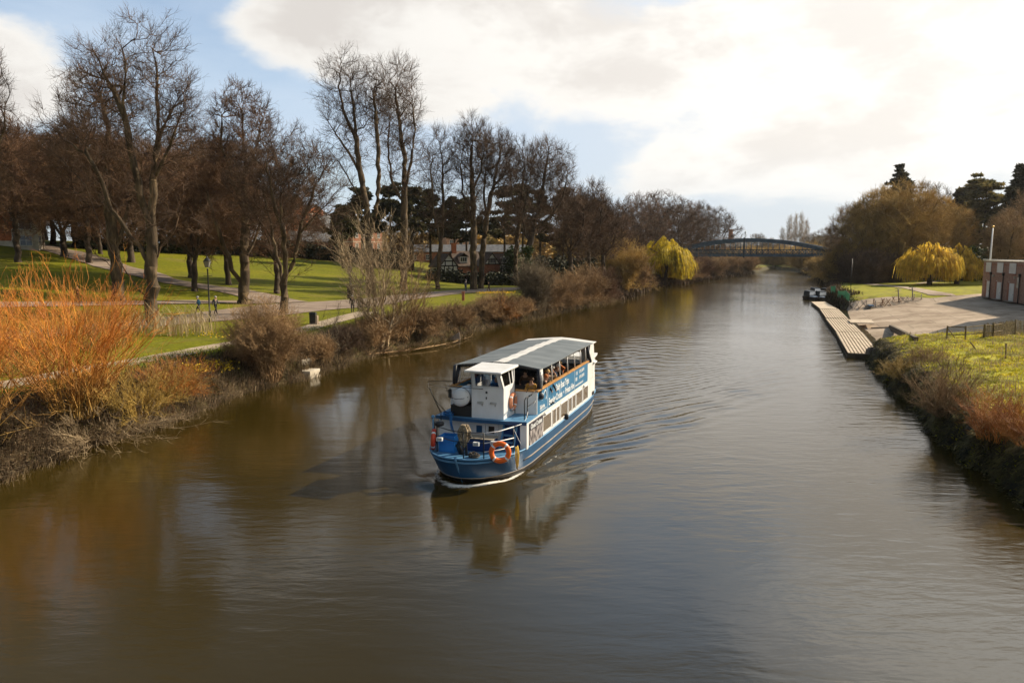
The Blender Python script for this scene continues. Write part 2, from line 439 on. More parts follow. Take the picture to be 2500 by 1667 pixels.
# ------------------------------------------------------------------ shrubs of many stems
def shrub_geo(seed, n_stems, h, spread, base=.5, r=.02, twigs=10, tw_len=.7, tw_r=.008, bend=.5, up=1.0, segs=7, lean=(0, 0), sub=1, low=0.0, tw_lo=.25, spr2=.4):
    rng = np.random.default_rng(seed)
    a = rng.random(n_stems) * 2 * np.pi; rad = np.sqrt(rng.random(n_stems))
    B = np.stack([np.cos(a) * rad * base, np.sin(a) * rad * base, np.full(n_stems, -.1)], 1)
    out = rad * (.75 + .5 * rng.random(n_stems))
    hh = h * (.55 + .5 * rng.random(n_stems)) * (1 - .35 * rad * rad) 
    T = np.stack([np.cos(a) * out * spread + lean[0], np.sin(a) * out * spread + lean[1], hh], 1)
    if low > 0:
        lw = rng.random(n_stems) < low; T[lw, 2] = rng.random(lw.sum()) * h * .25; T[lw, :2] *= 1.25
    Mid = B * .5 + T * .5; Mid[:, :2] = B[:, :2] * (1 - .35 * bend * .6) + (T[:, :2] - B[:, :2]) * (.5 - .22 * bend) * up; Mid[:, 2] += h * .10 * bend
    Vs = []; Qs = []; prev = B; nodes = []; dirs = []
    wob_ = rng.normal(0, .055 * h ** .5, (segs + 1, n_stems, 3))
    rs = r * (.6 + .8 * rng.random(n_stems))
    for i in range(1, segs + 1):
        q = i / segs; cur = (1 - q) ** 2 * B + 2 * q * (1 - q) * Mid + q * q * T + wob_[i]
        r0 = rs * (1 - .85 * (i - 1) / segs); r1 = rs * (1 - .85 * i / segs)
        v_, q_ = frusta(prev, cur, r0, r1, 4 if r > .03 else 3); Vs.append(v_); Qs.append(q_)
        nodes.append((prev, cur)); prev = cur
    k0 = max(0, int(segs * tw_lo))
    A = np.concatenate([x[0] for x in nodes[k0:]]); Bn = np.concatenate([x[1] for x in nodes[k0:]])
    nt = n_stems * twigs; idx = rng.integers(0, len(A), nt); q = rng.random((nt, 1))
    S = A[idx] * (1 - q) + Bn[idx] * q; D = unit(Bn[idx] - A[idx])
    def tw(S, D, L, r, sp):
        n = len(S); d = unit(D + rng.normal(0, sp, (n, 3)) + np.array([0, 0, .2])); Lw = L * (.35 + .9 * rng.random(n))[:, None]
        m = S + d * Lw * .5; e = m + unit(d + rng.normal(0, .25, (n, 3)) + np.array([0, 0, .15])) * Lw * .5
        for (p0, p1, ra, rb) in ((S, m, r, r * .8), (m, e, r * .8, r * .4)):
            v_, q_ = frusta(p0, p1, np.full(n, ra), np.full(n, rb), 3); Vs.append(v_); Qs.append(q_)
        return m, e, d
    m, e, d = tw(S, D, tw_len, tw_r, spr2)
    for _ in range(sub):
        q = rng.random((len(m), 1)); tw(m * (1 - q) + e * q, d, tw_len * .6, tw_r * .8, spr2 + .1)
    off = 0; QQ = []
    for v_, q_ in zip(Vs, Qs): QQ.append(q_ + off); off += len(v_)
    return np.concatenate(Vs), np.concatenate(QQ)

# ------------------------------------------------------------------ leaf clouds
def leaf_cloud(rng, C, Rad, n_each, size, aspect=2.2, flat=.6):
    """small triangles round clump centres C (m,3) with radii Rad (m,3)"""
    m = len(C); n = m * n_each
    d = unit(rng.normal(size=(n, 3))) * (rng.random(n) ** .45)[:, None]
    P = np.repeat(C, n_each, 0) + d * np.repeat(Rad, n_each, 0)
    a = unit(rng.normal(size=(n, 3)) * (1, 1, flat)); b = unit(np.cross(a, rng.normal(size=(n, 3))))
    s = size * (.5 + rng.random(n))[:, None]
    V = np.stack([P - a * s * aspect * .5, P + b * s * .5, P + a * s * aspect * .5, P - b * s * .5], 1).reshape(-1, 3)
    return V, np.arange(n * 4).reshape(-1, 4)

def conifer(name, seed, loc, h, w, kind, label, group=None, trunk_r=.35, n_each=170, size=.28):
    rng = np.random.default_rng(seed)
    root = empty(name, loc, 0, label, 'tree', group)
    lean = rng.normal(0, .3, 2)
    tm = MB(); tm.tube([(0, 0, -.4), (lean[0] * .3, lean[1] * .3, h * .4), (lean[0], lean[1], h * (.97 if kind != 'pine' else .85))], [trunk_r, trunk_r * .7, trunk_r * .15], 8)
    C = []; Rd = []; bm_ = MB()
    if kind == 'spire':
        z = h * .16
        while z < h * .97:
            f = 1 - (z / h); rad = w * .5 * (f ** .75) * (1.1 if f > .1 else 1) + .25
            nb = max(4, int(rad * 3.2))
            for i in range(nb):
                a = rng.random() * 6.283; L = rad * rng.uniform(.65, 1.1)
                q = np.array([math.cos(a) * L, math.sin(a) * L, z - L * .18 + rng.normal(0, .2)])
                bm_.tube([(0, 0, z), tuple(q)], [.05, .02], 3)
                for tt in (.45, .75, 1.0):
                    if L * tt < .3: continue
                    C.append((q[0] * tt, q[1] * tt, z + (q[2] - z) * tt)); Rd.append((L * .24 + .25, L * .24 + .25, .28 + L * .04))
            z += max(.5, h * .035)
    else:   # pine or cedar: flat pads on limbs
        lo = .45 if kind == 'pine' else .22
        for i in range(int(30 if kind == 'pine' else 52)):
            zf = rng.uniform(lo, .98); f = (zf - lo) / (1 - lo)
            rad = w * .5 * (math.sin(min(1, f * 1.15 + .22) * math.pi) ** .6 if kind == 'pine' else (1 - .68 * f ** 1.5))
            a = rng.random() * 6.283; L = rad * rng.uniform(.35, 1.0); z0 = h * (zf - .05 if kind == 'pine' else zf)
            q = np.array([math.cos(a) * L, math.sin(a) * L, h * zf + rng.normal(0, .2)])
            bm_.tube([(lean[0] * zf, lean[1] * zf, z0 - .4), tuple(q * (.6, .6, 1) - np.array((0, 0, .2))), tuple(q)], [.09, .06, .03], 4)
            for _ in range(3):
                C.append(q + rng.normal(0, 1.0, 3) * (1, 1, .35) * (w * .09)); k_ = rng.uniform(.5, 1.15); Rd.append((w * .10 * k_ + .15, w * .10 * k_ + .15, (.5 if kind == 'pine' else .28) * k_))
    tm.V, tm.F, tm.M, tm.S = (tm.V + bm_.V, tm.F + [[i + len(tm.V) for i in f] for f in bm_.F], tm.M + bm_.M, tm.S + bm_.S)
    tm.build('trunk', M['bark_dark'], root)
    V, Q = leaf_cloud(rng, np.array(C), np.array(Rd), n_each if len(C) < 220 else int(n_each * .6), size, 3.0)
    mesh_np('crown', V, Q, M['pine'] if kind != 'cedar' else M['cedar'], root)
    return root

def weeping(name, seed, loc, h, w, mt, label, rib=.09, n=1500, gap=True, bottom=.4):
    rng = np.random.default_rng(seed)
    root = empty(name, loc, 0, label, 'tree')
    tm = MB(); tm.tube([(0, 0, -.6), (.3, .1, h * .22), (.9, .2, h * .42)], [.55, .42, .3], 9)
    lim = []
    for i in range(16):
        a = 6.283 * i / 16 + rng.normal(0, .2); L = w * .5 * rng.uniform(.45, .85); top = h * rng.uniform(.70, .95) * (1 - .2 * (L / w * 2 - .5))
        pts = [(.5, .1, h * rng.uniform(.25, .42)), (math.cos(a) * L * .45, math.sin(a) * L * .45, top * .85), (math.cos(a) * L, math.sin(a) * L, top)]
        tm.tube(pts, [.2, .11, .04], 5); lim.append(pts)
    tm.build('trunk', M['bark_dark'], root)
    K = 62; ka = rng.random(K) * 6.283; kr = np.sqrt(rng.random(K)) * .98; kr[:18] = .8 + .2 * rng.random(18)
    kz = h * (.99 - .36 * kr ** 2.2) * (.70 + .31 * rng.random(K)); kb = h * (.06 + bottom * rng.random(K) ** 1.3)
    kb = np.where((kr < .6) & gap, np.maximum(kb, kz * .55), kb)
    hole = (np.abs((ka - 4.15 + np.pi) % (2 * np.pi) - np.pi) < .42) & (kr > .55); kb = np.where(hole & gap, kz * .62, kb)
    ci = rng.integers(0, K, n); sp_ = rng.normal(0, 1, (n, 2)) * w * .05
    X = np.cos(ka[ci]) * kr[ci] * w * .46 + sp_[:, 0]; Y = np.sin(ka[ci]) * kr[ci] * w * .46 + sp_[:, 1]
    a = np.arctan2(Y, X); rad = np.sqrt(X * X + Y * Y) / (w * .5)
    dd_ = (sp_ ** 2).sum(1) / (w * .05) ** 2
    Zt = kz[ci] - .10 * h * np.minimum(dd_, 4) * .28 + rng.normal(0, .015 * h, n)
    Zb = kb[ci] + rng.random(n) ** 2 * h * .30; Zb = np.clip(Zb, .4, None); Zb = np.minimum(Zb, Zt - .8)
    segs = 6
    tang = np.stack([-np.sin(a + rng.normal(0, .8, n)), np.cos(a + rng.normal(0, .8, n)), np.zeros(n)], 1)
    out = np.stack([np.cos(a), np.sin(a), np.zeros(n)], 1)
    L = []
    for i in range(segs + 1):
        q = i / segs
        p = np.stack([X, Y, Zt + (Zb - Zt) * q ** 1.15], 1) + out * (1.1 * math.sin(q * 1.6) * np.ones((n, 1)) - .6) * (w / 14) + rng.normal(0, .05, (n, 3))
        wd = rib * (1.0 - .35 * abs(q - .4)) * (.6 + .8 * rng.random((n, 1)))
        L.append((p - tang * wd / 2, p + tang * wd / 2))
    V = np.stack([x for pr in L for x in pr], 1).reshape(-1, 3)
    k = 2 * (segs + 1); f = np.array([(2 * i, 2 * i + 1, 2 * i + 3, 2 * i + 2) for i in range(segs)])
    Q = (np.arange(n) * k)[:, None, None] + f[None]
    mesh_np('crown', V, Q.reshape(-1, 4), mt, root)
    return root

def up_c(x, y, dz=0.0): return (x, y, gz(x, y) + dz)
# ================================================================== ground, water, paths
def nodes_of(m): return m.node_tree.nodes, m.node_tree.links

def ground_mat():
    m = bpy.data.materials.new('park_grass'); m.use_nodes = True; N, Lk = nodes_of(m); b = N['Principled BSDF']
    b.inputs['Roughness'].default_value = .9; b.inputs['Specular IOR Level'].default_value = .15
    tc = N.new('ShaderNodeTexCoord')
    def noise(sc, det=5, st=None):
        v = tc.outputs['Object']
        if st:
            mp = N.new('ShaderNodeMapping'); mp.inputs['Scale'].default_value = st; Lk.new(v, mp.inputs['Vector']); v = mp.outputs['Vector']
        n = N.new('ShaderNodeTexNoise'); n.inputs['Scale'].default_value = sc; n.inputs['Detail'].default_value = det; Lk.new(v, n.inputs['Vector']); return n.outputs['Fac']
    def ramp(f, cols):
        r = N.new('ShaderNodeValToRGB'); e = r.color_ramp.elements
        e[0].position, e[0].color = cols[0][0], (*cols[0][1], 1); e[1].position, e[1].color = cols[-1][0], (*cols[-1][1], 1)
        for p_, c in cols[1:-1]: q = e.new(p_); q.color = (*c, 1)
        Lk.new(f, r.inputs['Fac']); return r.outputs['Color']
    def mix(f, a, c, mode='MIX'):
        x = N.new('ShaderNodeMix'); x.data_type = 'RGBA'; x.blend_type = mode
        if isinstance(f, float): x.inputs[0].default_value = f
        else: Lk.new(f, x.inputs[0])
        Lk.new(a, x.inputs[6]); Lk.new(c, x.inputs[7]); return x.outputs[2]
    lawn = ramp(noise(.10, 6), [(.3, (.095, .115, .003)), (.5, (.15, .16, .004)), (.72, (.24, .215, .006))])
    lawn2 = ramp(noise(2.5, 6), [(.3, (.075, .09, .003)), (.7, (.26, .24, .008))])
    lawn = mix(.55, lawn, lawn2)
    worn = N.new('ShaderNodeMapRange'); Lk.new(noise(.22, 8), worn.inputs[0])
    for i_, q_ in enumerate((.52, .70, 0, .55)): worn.inputs[i_ + 1].default_value = q_
    wc = N.new('ShaderNodeRGB'); wc.outputs[0].default_value = (.21, .165, .045, 1); lawn = mix(worn.outputs[0], lawn, wc.outputs[0])
    rough = ramp(noise(.55, 7), [(.3, (.16, .13, .030)), (.42, (.27, .26, .016)), (.55, (.44, .40, .014)), (.7, (.28, .20, .05))])
    mud = ramp(noise(1.6, 7), [(.3, (.018, .013, .007)), (.5, (.055, .04, .02)), (.7, (.10, .09, .025))])
    def att(n):
        a = N.new('ShaderNodeAttribute'); a.attribute_name = n; return a.outputs['Fac']
    c = mix(att('rough'), lawn, rough)
    def noisy(a, amp, sc):
        s = N.new('ShaderNodeMath'); s.operation = 'MULTIPLY_ADD'; Lk.new(noise(sc), s.inputs[0]); s.inputs[1].default_value = amp; s.inputs[2].default_value = -amp / 2
        t = N.new('ShaderNodeMath'); t.operation = 'ADD'; t.use_clamp = True; Lk.new(a, t.inputs[0]); Lk.new(s.outputs[0], t.inputs[1]); return t.outputs[0]
    c = mix(noisy(att('mud'), 1.2, .8), c, mud)
    Lk.new(c, b.inputs['Base Color'])
    bp = N.new('ShaderNodeBump'); bp.inputs['Strength'].default_value = .6; bp.inputs['Distance'].default_value = .08
    Lk.new(noise(6, 6), bp.inputs['Height']); Lk.new(bp.outputs['Normal'], b.inputs['Normal'])
    return m

ys = np.concatenate([np.arange(-40, 20, 4), np.arange(20, 140, 1.0), np.arange(140, 270, 2.5), np.arange(270, 700, 8), [720, 800, 1000, 1500, 2200, 3000]])
dd = np.concatenate([[-3, -1.2, -.4, -.1, .15, .4, .7, 1.0, 1.5, 2.1, 2.8, 3.6, 5], np.arange(6.5, 40, 1.6), np.arange(41, 150, 3), [165, 190, 230, 300, 420, 700, 1200, 2500]])
LXs = xl(ys)[:, None] - dd[::-1][None]; RXs = xr(ys)[:, None] + dd[None]
midx_ = (LXs[:, -1] + RXs[:, 0]) / 2
bad = LXs[:, -1] > RXs[:, 0]
for i in np.where(bad)[0]:
    LXs[i, dd[::-1] < 0] = midx_[i]; RXs[i, dd < 0] = midx_[i]
GX = np.concatenate([LXs, RXs], 1); GY = np.repeat(ys[:, None], GX.shape[1], 1)
GZ = hz(GX, GY)
nr, nc = GX.shape
GV = np.stack([GX, GY, GZ], 2).reshape(-1, 3)
ii, jj = np.meshgrid(np.arange(nr - 1), np.arange(nc - 1), indexing='ij')
GQ = np.stack([ii * nc + jj, ii * nc + jj + 1, (ii + 1) * nc + jj + 1, (ii + 1) * nc + jj], 2).reshape(-1, 4)
ground_o = mesh_np('ground', GV, GQ, ground_mat(), smooth=True); tag(ground_o, kind='structure', label='green park lawns and riverbanks under the whole scene', cat='ground')
dl = (xl(GY) - GX); dr = (GX - xr(GY))
dist = np.maximum(dl, dr)
apz = sstep(58, 62, GY) * sstep(114, 110, GY) * (dr > dl)
mud = sstep(3.2, .8, dist)
mud = np.where((dr > dl) & (GY > 58), sstep(1.6, .3, dist), mud)
mud = np.where((dr > 62) | (dl > 112), .75, mud)
mud = np.maximum(mud, sstep(200, 260, GY) * .5)
rough = np.where((dr > dl), sstep(61, 57, GY) * sstep(-.5, .6, dist) * (1 - .3 * sstep(5, 0, dist)), 0.0)
rough = np.where((dl > dr) & (dl < 6), .45 * sstep(6, 2, dl), rough)
rough = np.where((dr > dl) & (GY > 61), .62, rough)
for nm, arr in (('mud', mud), ('rough', rough)):
    a = ground_o.data.attributes.new(nm, 'FLOAT', 'POINT'); a.data.foreach_set('value', arr.ravel().astype(np.float32))
GBVH = BVHTree.FromPolygons([Vector(v) for v in GV.tolist()], GQ.tolist())

def gmesh(x, y):
    h = GBVH.ray_cast(Vector((x, y, 100)), Vector((0, 0, -1)))
    return h[0].z if h[0] is not None else gz(x, y)

# ---- boat pose is needed for the wake
BO = np.array([-1.859, 26.556]); BANG = R(19.3)
bd = np.array([math.sin(BANG), math.cos(BANG)]); bn = np.array([bd[1], -bd[0]])

def water_h(x, y):
    a = (x - BO[0]) * bd[0] + (y - BO[1]) * bd[1]; b = (x - BO[0]) * bn[0] + (y - BO[1]) * bn[1]
    h = np.zeros_like(x)
    for s in (1, -1):
        bb = b * s
        lim = 1.75 + .33 * np.maximum(a, 0)
        u_ = bb * .80 - a * .58
        env = np.exp(-((bb - lim) / (1.1 + .05 * np.maximum(a, 0))) ** 2) * sstep(-.6, 2.0, a) * np.exp(-np.maximum(a - 6, 0) / 38)
        h += (.030 if s > 0 else .008) * env * (1 + .5 * np.sin(a * .8 + b) * np.sin(a * .31 + 1)) * np.sin(u_ * 2 * np.pi / (1.0 + .012 * np.maximum(a, 0)) + .9 * np.sin(a * .35) + .7 * np.sin(a * .9 + b * .8)) * (bb > 1.2)
        env2 = np.exp(-((bb - lim * .62) / (1.0 + .06 * np.maximum(a, 0))) ** 2) * sstep(3, 9, a) * np.exp(-np.maximum(a - 8, 0) / 30) * (bb > 1.9)
        h += (.014 if s > 0 else .006) * env2 * np.sin((bb * .86 - a * .5) * 2 * np.pi / .62 + 1.3 * np.sin(a * .22 + bb))
    # bow cushion
    rb = np.sqrt((a * 1.0) ** 2 + (b * .62) ** 2)
    h += .10 * np.exp(-((rb - .75) / .45) ** 2) * sstep(1.5, -.5, a)
    # stern wash
    st = sstep(15.0, 16.0, a) * np.exp(-np.maximum(a - 16, 0) / 16) * np.exp(-(b / (1.6 + .06 * np.maximum(a - 15, 0))) ** 2)
    h += st * .07 * (np.sin(a * 3.1 + 1.4 * np.sin(b * 2.3)) + .7 * np.sin(a * 5.3 - b * 3.9) + .5 * np.sin(b * 6.1 + a * 1.7))
    return h
def foam_f(x, y):
    a = (x - BO[0]) * bd[0] + (y - BO[1]) * bd[1]; b = (x - BO[0]) * bn[0] + (y - BO[1]) * bn[1]
    edge = np.interp(np.abs(b), [0, .5, 1.0, 1.4, 1.75, 1.95], [0, .16, .6, 1.35, 2.6, 5.0])
    f = np.exp(-((a - edge + .62) / .42) ** 2) * sstep(2.1, 1.6, np.abs(b)) * (.70 + .34 * sstep(-.8, .3, b))
    f = np.maximum(f, .60 * np.exp(-((np.abs(b) - (1.98 + .14 * (a - 2))) / .16) ** 2) * sstep(1.2, 2.2, a) * sstep(13, 2, a) * (b > 0))
    f = np.maximum(f, .62 * sstep(15.2, 15.8, a) * np.exp(-np.maximum(a - 15.6, 0) / 4.5) * np.exp(-(b / 1.5) ** 2))
    f = np.maximum(f, .5 * np.exp(-((b - 1.9 - .05 * (a - 13)) / .25) ** 2) * sstep(12, 15, a) * sstep(19, 15, a))
    return f

def water_mat():
    m = bpy.data.materials.new('river_water'); m.use_nodes = True; N, Lk = nodes_of(m); b = N['Principled BSDF']
    b.inputs['IOR'].default_value = 1.41; b.inputs['Roughness'].default_value = .045; b.inputs['Specular IOR Level'].default_value = .5
    tc = N.new('ShaderNodeTexCoord')
    def noise(sc, det, st, rot=0, rough=.5, dist=0):
        mp = N.new('ShaderNodeMapping'); mp.inputs['Scale'].default_value = st; mp.inputs['Rotation'].default_value = (0, 0, rot)
        Lk.new(tc.outputs['Object'], mp.inputs['Vector'])
        n = N.new('ShaderNodeTexNoise'); n.inputs['Scale'].default_value = sc; n.inputs['Detail'].default_value = det; n.inputs['Roughness'].default_value = rough
        n.inputs['Distortion'].default_value = dist
        Lk.new(mp.outputs['Vector'], n.inputs['Vector']); return n.outputs['Fac']
    def math_(op, a, c, clamp=False):
        x = N.new('ShaderNodeMath'); x.operation = op; x.use_clamp = clamp
        for i, q in enumerate((a, c)):
            if isinstance(q, (int, float)): x.inputs[i].default_value = q
            else: Lk.new(q, x.inputs[i])
        return x.outputs[0]
    def rng_(f, a, c, d, e):
        x = N.new('ShaderNodeMapRange'); Lk.new(f, x.inputs[0])
        for i, q in enumerate((a, c, d, e)): x.inputs[i + 1].default_value = q
        return x.outputs[0]
    # calm lanes and breezy patches
    breeze = rng_(noise(.045, 3, (1, .55, 1), .35), .38, .66, .25, 1.0)
    # sheltered water along the left bank
    sep = N.new('ShaderNodeSeparateXYZ'); Lk.new(tc.outputs['Object'], sep.inputs[0])
    sh = rng_(math_('SUBTRACT', sep.outputs[0], math_('MULTIPLY', sep.outputs[1], .24)), -16, 10, .30, 1.0)
    amp = math_('MULTIPLY', breeze, sh)
    w1 = noise(1.1, 3, (.55, 1.5, 1), .12, .5, .4)
    w2 = noise(3.4, 3, (.45, 1.35, 1), -.08, .55, .3)
    w3 = noise(.28, 2, (.6, 1.2, 1), .3)
    hgt = math_('ADD', math_('MULTIPLY', w1, .75), math_('MULTIPLY', w2, .30))
    hgt = math_('ADD', math_('MULTIPLY', hgt, amp), math_('MULTIPLY', w3, .45))
    bp = N.new('ShaderNodeBump'); bp.inputs['Strength'].default_value = .5; bp.inputs['Distance'].default_value = .115
    Lk.new(hgt, bp.inputs['Height']); Lk.new(bp.outputs['Normal'], b.inputs['Normal'])
    r = N.new('ShaderNodeValToRGB'); e = r.color_ramp.elements
    e[0].position, e[0].color = .35, (.030, .0205, .0031, 1); e[1].position, e[1].color = .65, (.043, .029, .0048, 1)
    Lk.new(noise(.06, 3, (1, .5, 1)), r.inputs['Fac'])
    at = N.new('ShaderNodeAttribute'); at.attribute_name = 'foam'
    fn = noise(4.2, 9, (1, 1, 1), 0, .78, 1.0)
    f = math_('SUBTRACT', math_('ADD', at.outputs['Fac'], math_('MULTIPLY', fn, 1.5)), 1.30)
    f = math_('MULTIPLY', f, 3.2, True)
    f = math_('MULTIPLY', f, rng_(at.outputs['Fac'], .05, .2, 0, 1))
    mx = N.new('ShaderNodeMix'); mx.data_type = 'RGBA'; Lk.new(f, mx.inputs[0]); Lk.new(r.outputs[0], mx.inputs[6]); mx.inputs[7].default_value = (.86, .83, .76, 1)
    Lk.new(mx.outputs[2], b.inputs['Base Color'])
    Lk.new(math_('ADD', math_('MULTIPLY', f, .6), .11), b.inputs['Roughness'])
    return m

wy = np.concatenate([np.arange(-40, 16, 4), np.arange(16, 22, .8), np.arange(22, 48, .13), np.arange(48, 75, .22), np.arange(75, 120, .7), np.arange(120, 300, 4), np.arange(300, 560, 12)])
t_ = np.concatenate([np.linspace(0, .22, 16)[:-1], np.linspace(.22, .80, 240)[:-1], np.linspace(.80, 1, 18)])
WL = xl(wy) - 1.0; WR = xr(wy) + 1.0 + 9 * (sstep(58, 60, wy) * sstep(116, 112, wy)) * 0
WX = WL[:, None] + (np.maximum(WR, WL + .5) - WL)[:, None] * t_[None]; WY = np.repeat(wy[:, None], len(t_), 1)
WZ = water_h(WX, WY)
nr, nc = WX.shape
ii, jj = np.meshgrid(np.arange(nr - 1), np.arange(nc - 1), indexing='ij')
WQ = np.stack([ii * nc + jj, ii * nc + jj + 1, (ii + 1) * nc + jj + 1, (ii + 1) * nc + jj], 2).reshape(-1, 4)
water_o = mesh_np('river_water', np.stack([WX, WY, WZ], 2).reshape(-1, 3), WQ, water_mat(), smooth=True)
tag(water_o, kind='structure', label='wide muddy brown river with ripples and a boat wake', cat='water')
a_ = water_o.data.attributes.new('foam', 'FLOAT', 'POINT'); a_.data.foreach_set('value', foam_f(WX, WY).ravel().astype(np.float32))

M['tarmac'] = mat('worn_pink_tarmac', (.22, .165, .125), (.34, .265, .205), .35, .9, .3, 14, spec=.2, detail=8)
M['gravel'] = mat('beige_gravel', (.33, .26, .185), (.46, .37, .27), .8, .95, .4, 20, spec=.15, detail=8)
M['concrete'] = mat('worn_concrete', (.36, .27, .19), (.56, .44, .33), .22, .9, .25, 10, spec=.2, detail=9, c3=(.46, .36, .26))
def add_joints(m, bw, bh, mort, dark):
    N, Lk = nodes_of(m); b = N['Principled BSDF']; src = b.inputs['Base Color'].links[0].from_socket
    tc = N.new('ShaderNodeTexCoord'); br = N.new('ShaderNodeTexBrick'); mp = N.new('ShaderNodeMapping'); mp.inputs['Rotation'].default_value = (0, 0, .35)
    br.inputs['Scale'].default_value = 1; br.inputs['Brick Width'].default_value = bw; br.inputs['Row Height'].default_value = bh; br.inputs['Mortar Size'].default_value = mort
    br.inputs['Color1'].default_value = (1, 1, 1, 1); br.inputs['Color2'].default_value = (.90, .89, .88, 1); br.inputs['Mortar'].default_value = (dark, dark, dark, 1)
    Lk.new(tc.outputs['Object'], mp.inputs[0]); Lk.new(mp.outputs[0], br.inputs['Vector'])
    ns = N.new('ShaderNodeTexNoise'); ns.inputs['Scale'].default_value = .5; ns.inputs['Detail'].default_value = 9; ns.inputs['Roughness'].default_value = .7; Lk.new(tc.outputs['Object'], ns.inputs['Vector'])
    rp = N.new('ShaderNodeValToRGB'); rp.color_ramp.elements[0].position = .36; rp.color_ramp.elements[0].color = (.62, .58, .54, 1); rp.color_ramp.elements[1].position = .52; rp.color_ramp.elements[1].color = (1, 1, 1, 1); Lk.new(ns.outputs['Fac'], rp.inputs[0])
    m1 = N.new('ShaderNodeMix'); m1.data_type = 'RGBA'; m1.blend_type = 'MULTIPLY'; m1.inputs[0].default_value = 1; Lk.new(src, m1.inputs[6]); Lk.new(br.outputs['Color'], m1.inputs[7])
    m2 = N.new('ShaderNodeMix'); m2.data_type = 'RGBA'; m2.blend_type = 'MULTIPLY'; m2.inputs[0].default_value = 1; Lk.new(m1.outputs[2], m2.inputs[6]); Lk.new(rp.outputs[0], m2.inputs[7])
    Lk.new(m2.outputs[2], b.inputs['Base Color'])
add_joints(M['concrete'], 5.5, 4.0, .045, .55)
M['concrete_dark'] = mat('stained_concrete', (.17, .13, .10), (.32, .26, .20), .8, .9, .4, 8)

def loft(name, A, B, m, step=1.0, across=4, dz=.045, label=None, cat=None, parent=None):
    """sheet between two ground polylines, laid on the land"""
    A = np.array(A, float)[:, :2]; B = np.array(B, float)[:, :2]
    def res(Pl, n):
        s = np.concatenate([[0], np.cumsum(np.linalg.norm(np.diff(Pl, axis=0), axis=1))]); q = np.linspace(0, s[-1], n)
        return np.stack([np.interp(q, s, Pl[:, 0]), np.interp(q, s, Pl[:, 1])], 1)
    ln = max(np.linalg.norm(np.diff(A, axis=0), axis=1).sum(), np.linalg.norm(np.diff(B, axis=0), axis=1).sum())
    n = max(3, int(ln / step)); A = res(A, n); B = res(B, n)
    V = []
    for i in range(n):
        for j in range(across + 1):
            p = A[i] + (B[i] - A[i]) * j / across; V.append((p[0], p[1], gmesh(p[0], p[1]) + dz))
    k = across + 1
    Q = np.array([(i * k + j, i * k + j + 1, (i + 1) * k + j + 1, (i + 1) * k + j) for i in range(n - 1) for j in range(across)])
    o = mesh_np(name, V, Q, m, parent, smooth=True)
    return tag(o, label, cat, kind='structure')

def ribbon(name, px, widths, m, label, **kw):
    C = []
    for q in px:
        C.append(ground(*q)[:2])
    C = np.array(C)
    # resample smoothly
    s = np.concatenate([[0], np.cumsum(np.linalg.norm(np.diff(C, axis=0), axis=1))]); q = np.linspace(0, s[-1], int(s[-1] / 1.5) + 4)
    W = np.interp(q, s, widths); C = np.stack([np.interp(q, s, C[:, 0]), np.interp(q, s, C[:, 1])], 1)
    for _ in range(5): C[1:-1] = (C[:-2] + 2 * C[1:-1] + C[2:]) / 4
    T = np.gradient(C, axis=0); T /= np.linalg.norm(T, axis=1)[:, None]; Nn = np.stack([-T[:, 1], T[:, 0]], 1)
    jit = (RNG.normal(0, .04, (len(C), 1)))
    return loft(name, C + Nn * (W[:, None] / 2 + jit), C - Nn * (W[:, None] / 2 + jit), m, 1.0, kw.pop('across', 4), kw.pop('dz', .05), label, 'path')

ribbon('footpath', [(-110, 968), (0, 944), (92, 925), (185, 909), (259, 896), (351, 879), (425, 866), (500, 853), (555, 841), (608, 834), (670, 822), (730, 809), (790, 790), (840, 777), (900, 762)],
       [1.6] * 12 + [1.8, 2.2, 2.4], M['gravel'], 'narrow beige gravel footpath running beside the left riverbank')
ribbon('promenade', [(-160, 846), (0, 828), (129, 812), (259, 800), (380, 788), (500, 778), (620, 764), (720, 750), (830, 744), (950, 730), (1070, 717), (1172, 710), (1294, 704), (1360, 699), (1420, 694)],
       [5, 5, 5, 5.5, 6, 7, 8.5, 10, 9, 6.5, 6, 5.5, 5.5, 5, 4], M['tarmac'], 'broad pinkish tarmac promenade crossing the park', across=8, dz=.065)
ribbon('hill_path', [(700, 740), (650, 727), (569, 710), (471, 697), (379, 680), (350, 666), (277, 653), (249, 641), (172, 618), (96, 601), (40, 590)],
       [5.5, 5, 4.6, 4.4, 4.4, 5.5, 5.5, 5.5, 5.5, 5, 4], M['tarmac'], 'tarmac path climbing diagonally up the grassy hill', dz=.085)
ribbon('terrace_path', [(-80, 748), (0, 746), (160, 744), (333, 741), (450, 739), (585, 738), (650, 740)],
       [3] * 7, M['tarmac'], 'upper tarmac path behind the orange willow, parallel to the promenade', dz=.10)
# concrete apron of the rowing club, from the water's edge to the boathouse
gp = lambda u, v: ground(u, v)[:2]
apA = [(50.3, 111.5), (47, 103), (44.2, 96), (41.4, 88), (38.9, 81), (36.0, 73), (33.6, 67), (31.6, 62.5)]
apB = [gp(2076, 758), gp(2167, 744), gp(2245, 731.5), gp(2283, 728), gp(2397, 716), (86, 118), (88, 84), (60, 63)]
A1 = np.array(apA); A1[:, 0] -= .6
B1 = [(52.6, 112), (58.5, 112.5), (64, 111), (70, 112.5), (80, 116), (92, 105), (86, 80), (56, 58.6)]
loft('concrete_apron', A1, B1, M['concrete'], 1.0, 30, .055, 'wide sunlit concrete apron in front of the brick boathouse', 'apron')
ribbon('club_path', [(2300, 722), (2262, 712), (2225, 704), (2180, 699), (2120, 694)], [4, 3, 2.6, 2.6, 2.6], M['concrete'], 'pale path leading from the apron towards the dark trees', dz=.075)
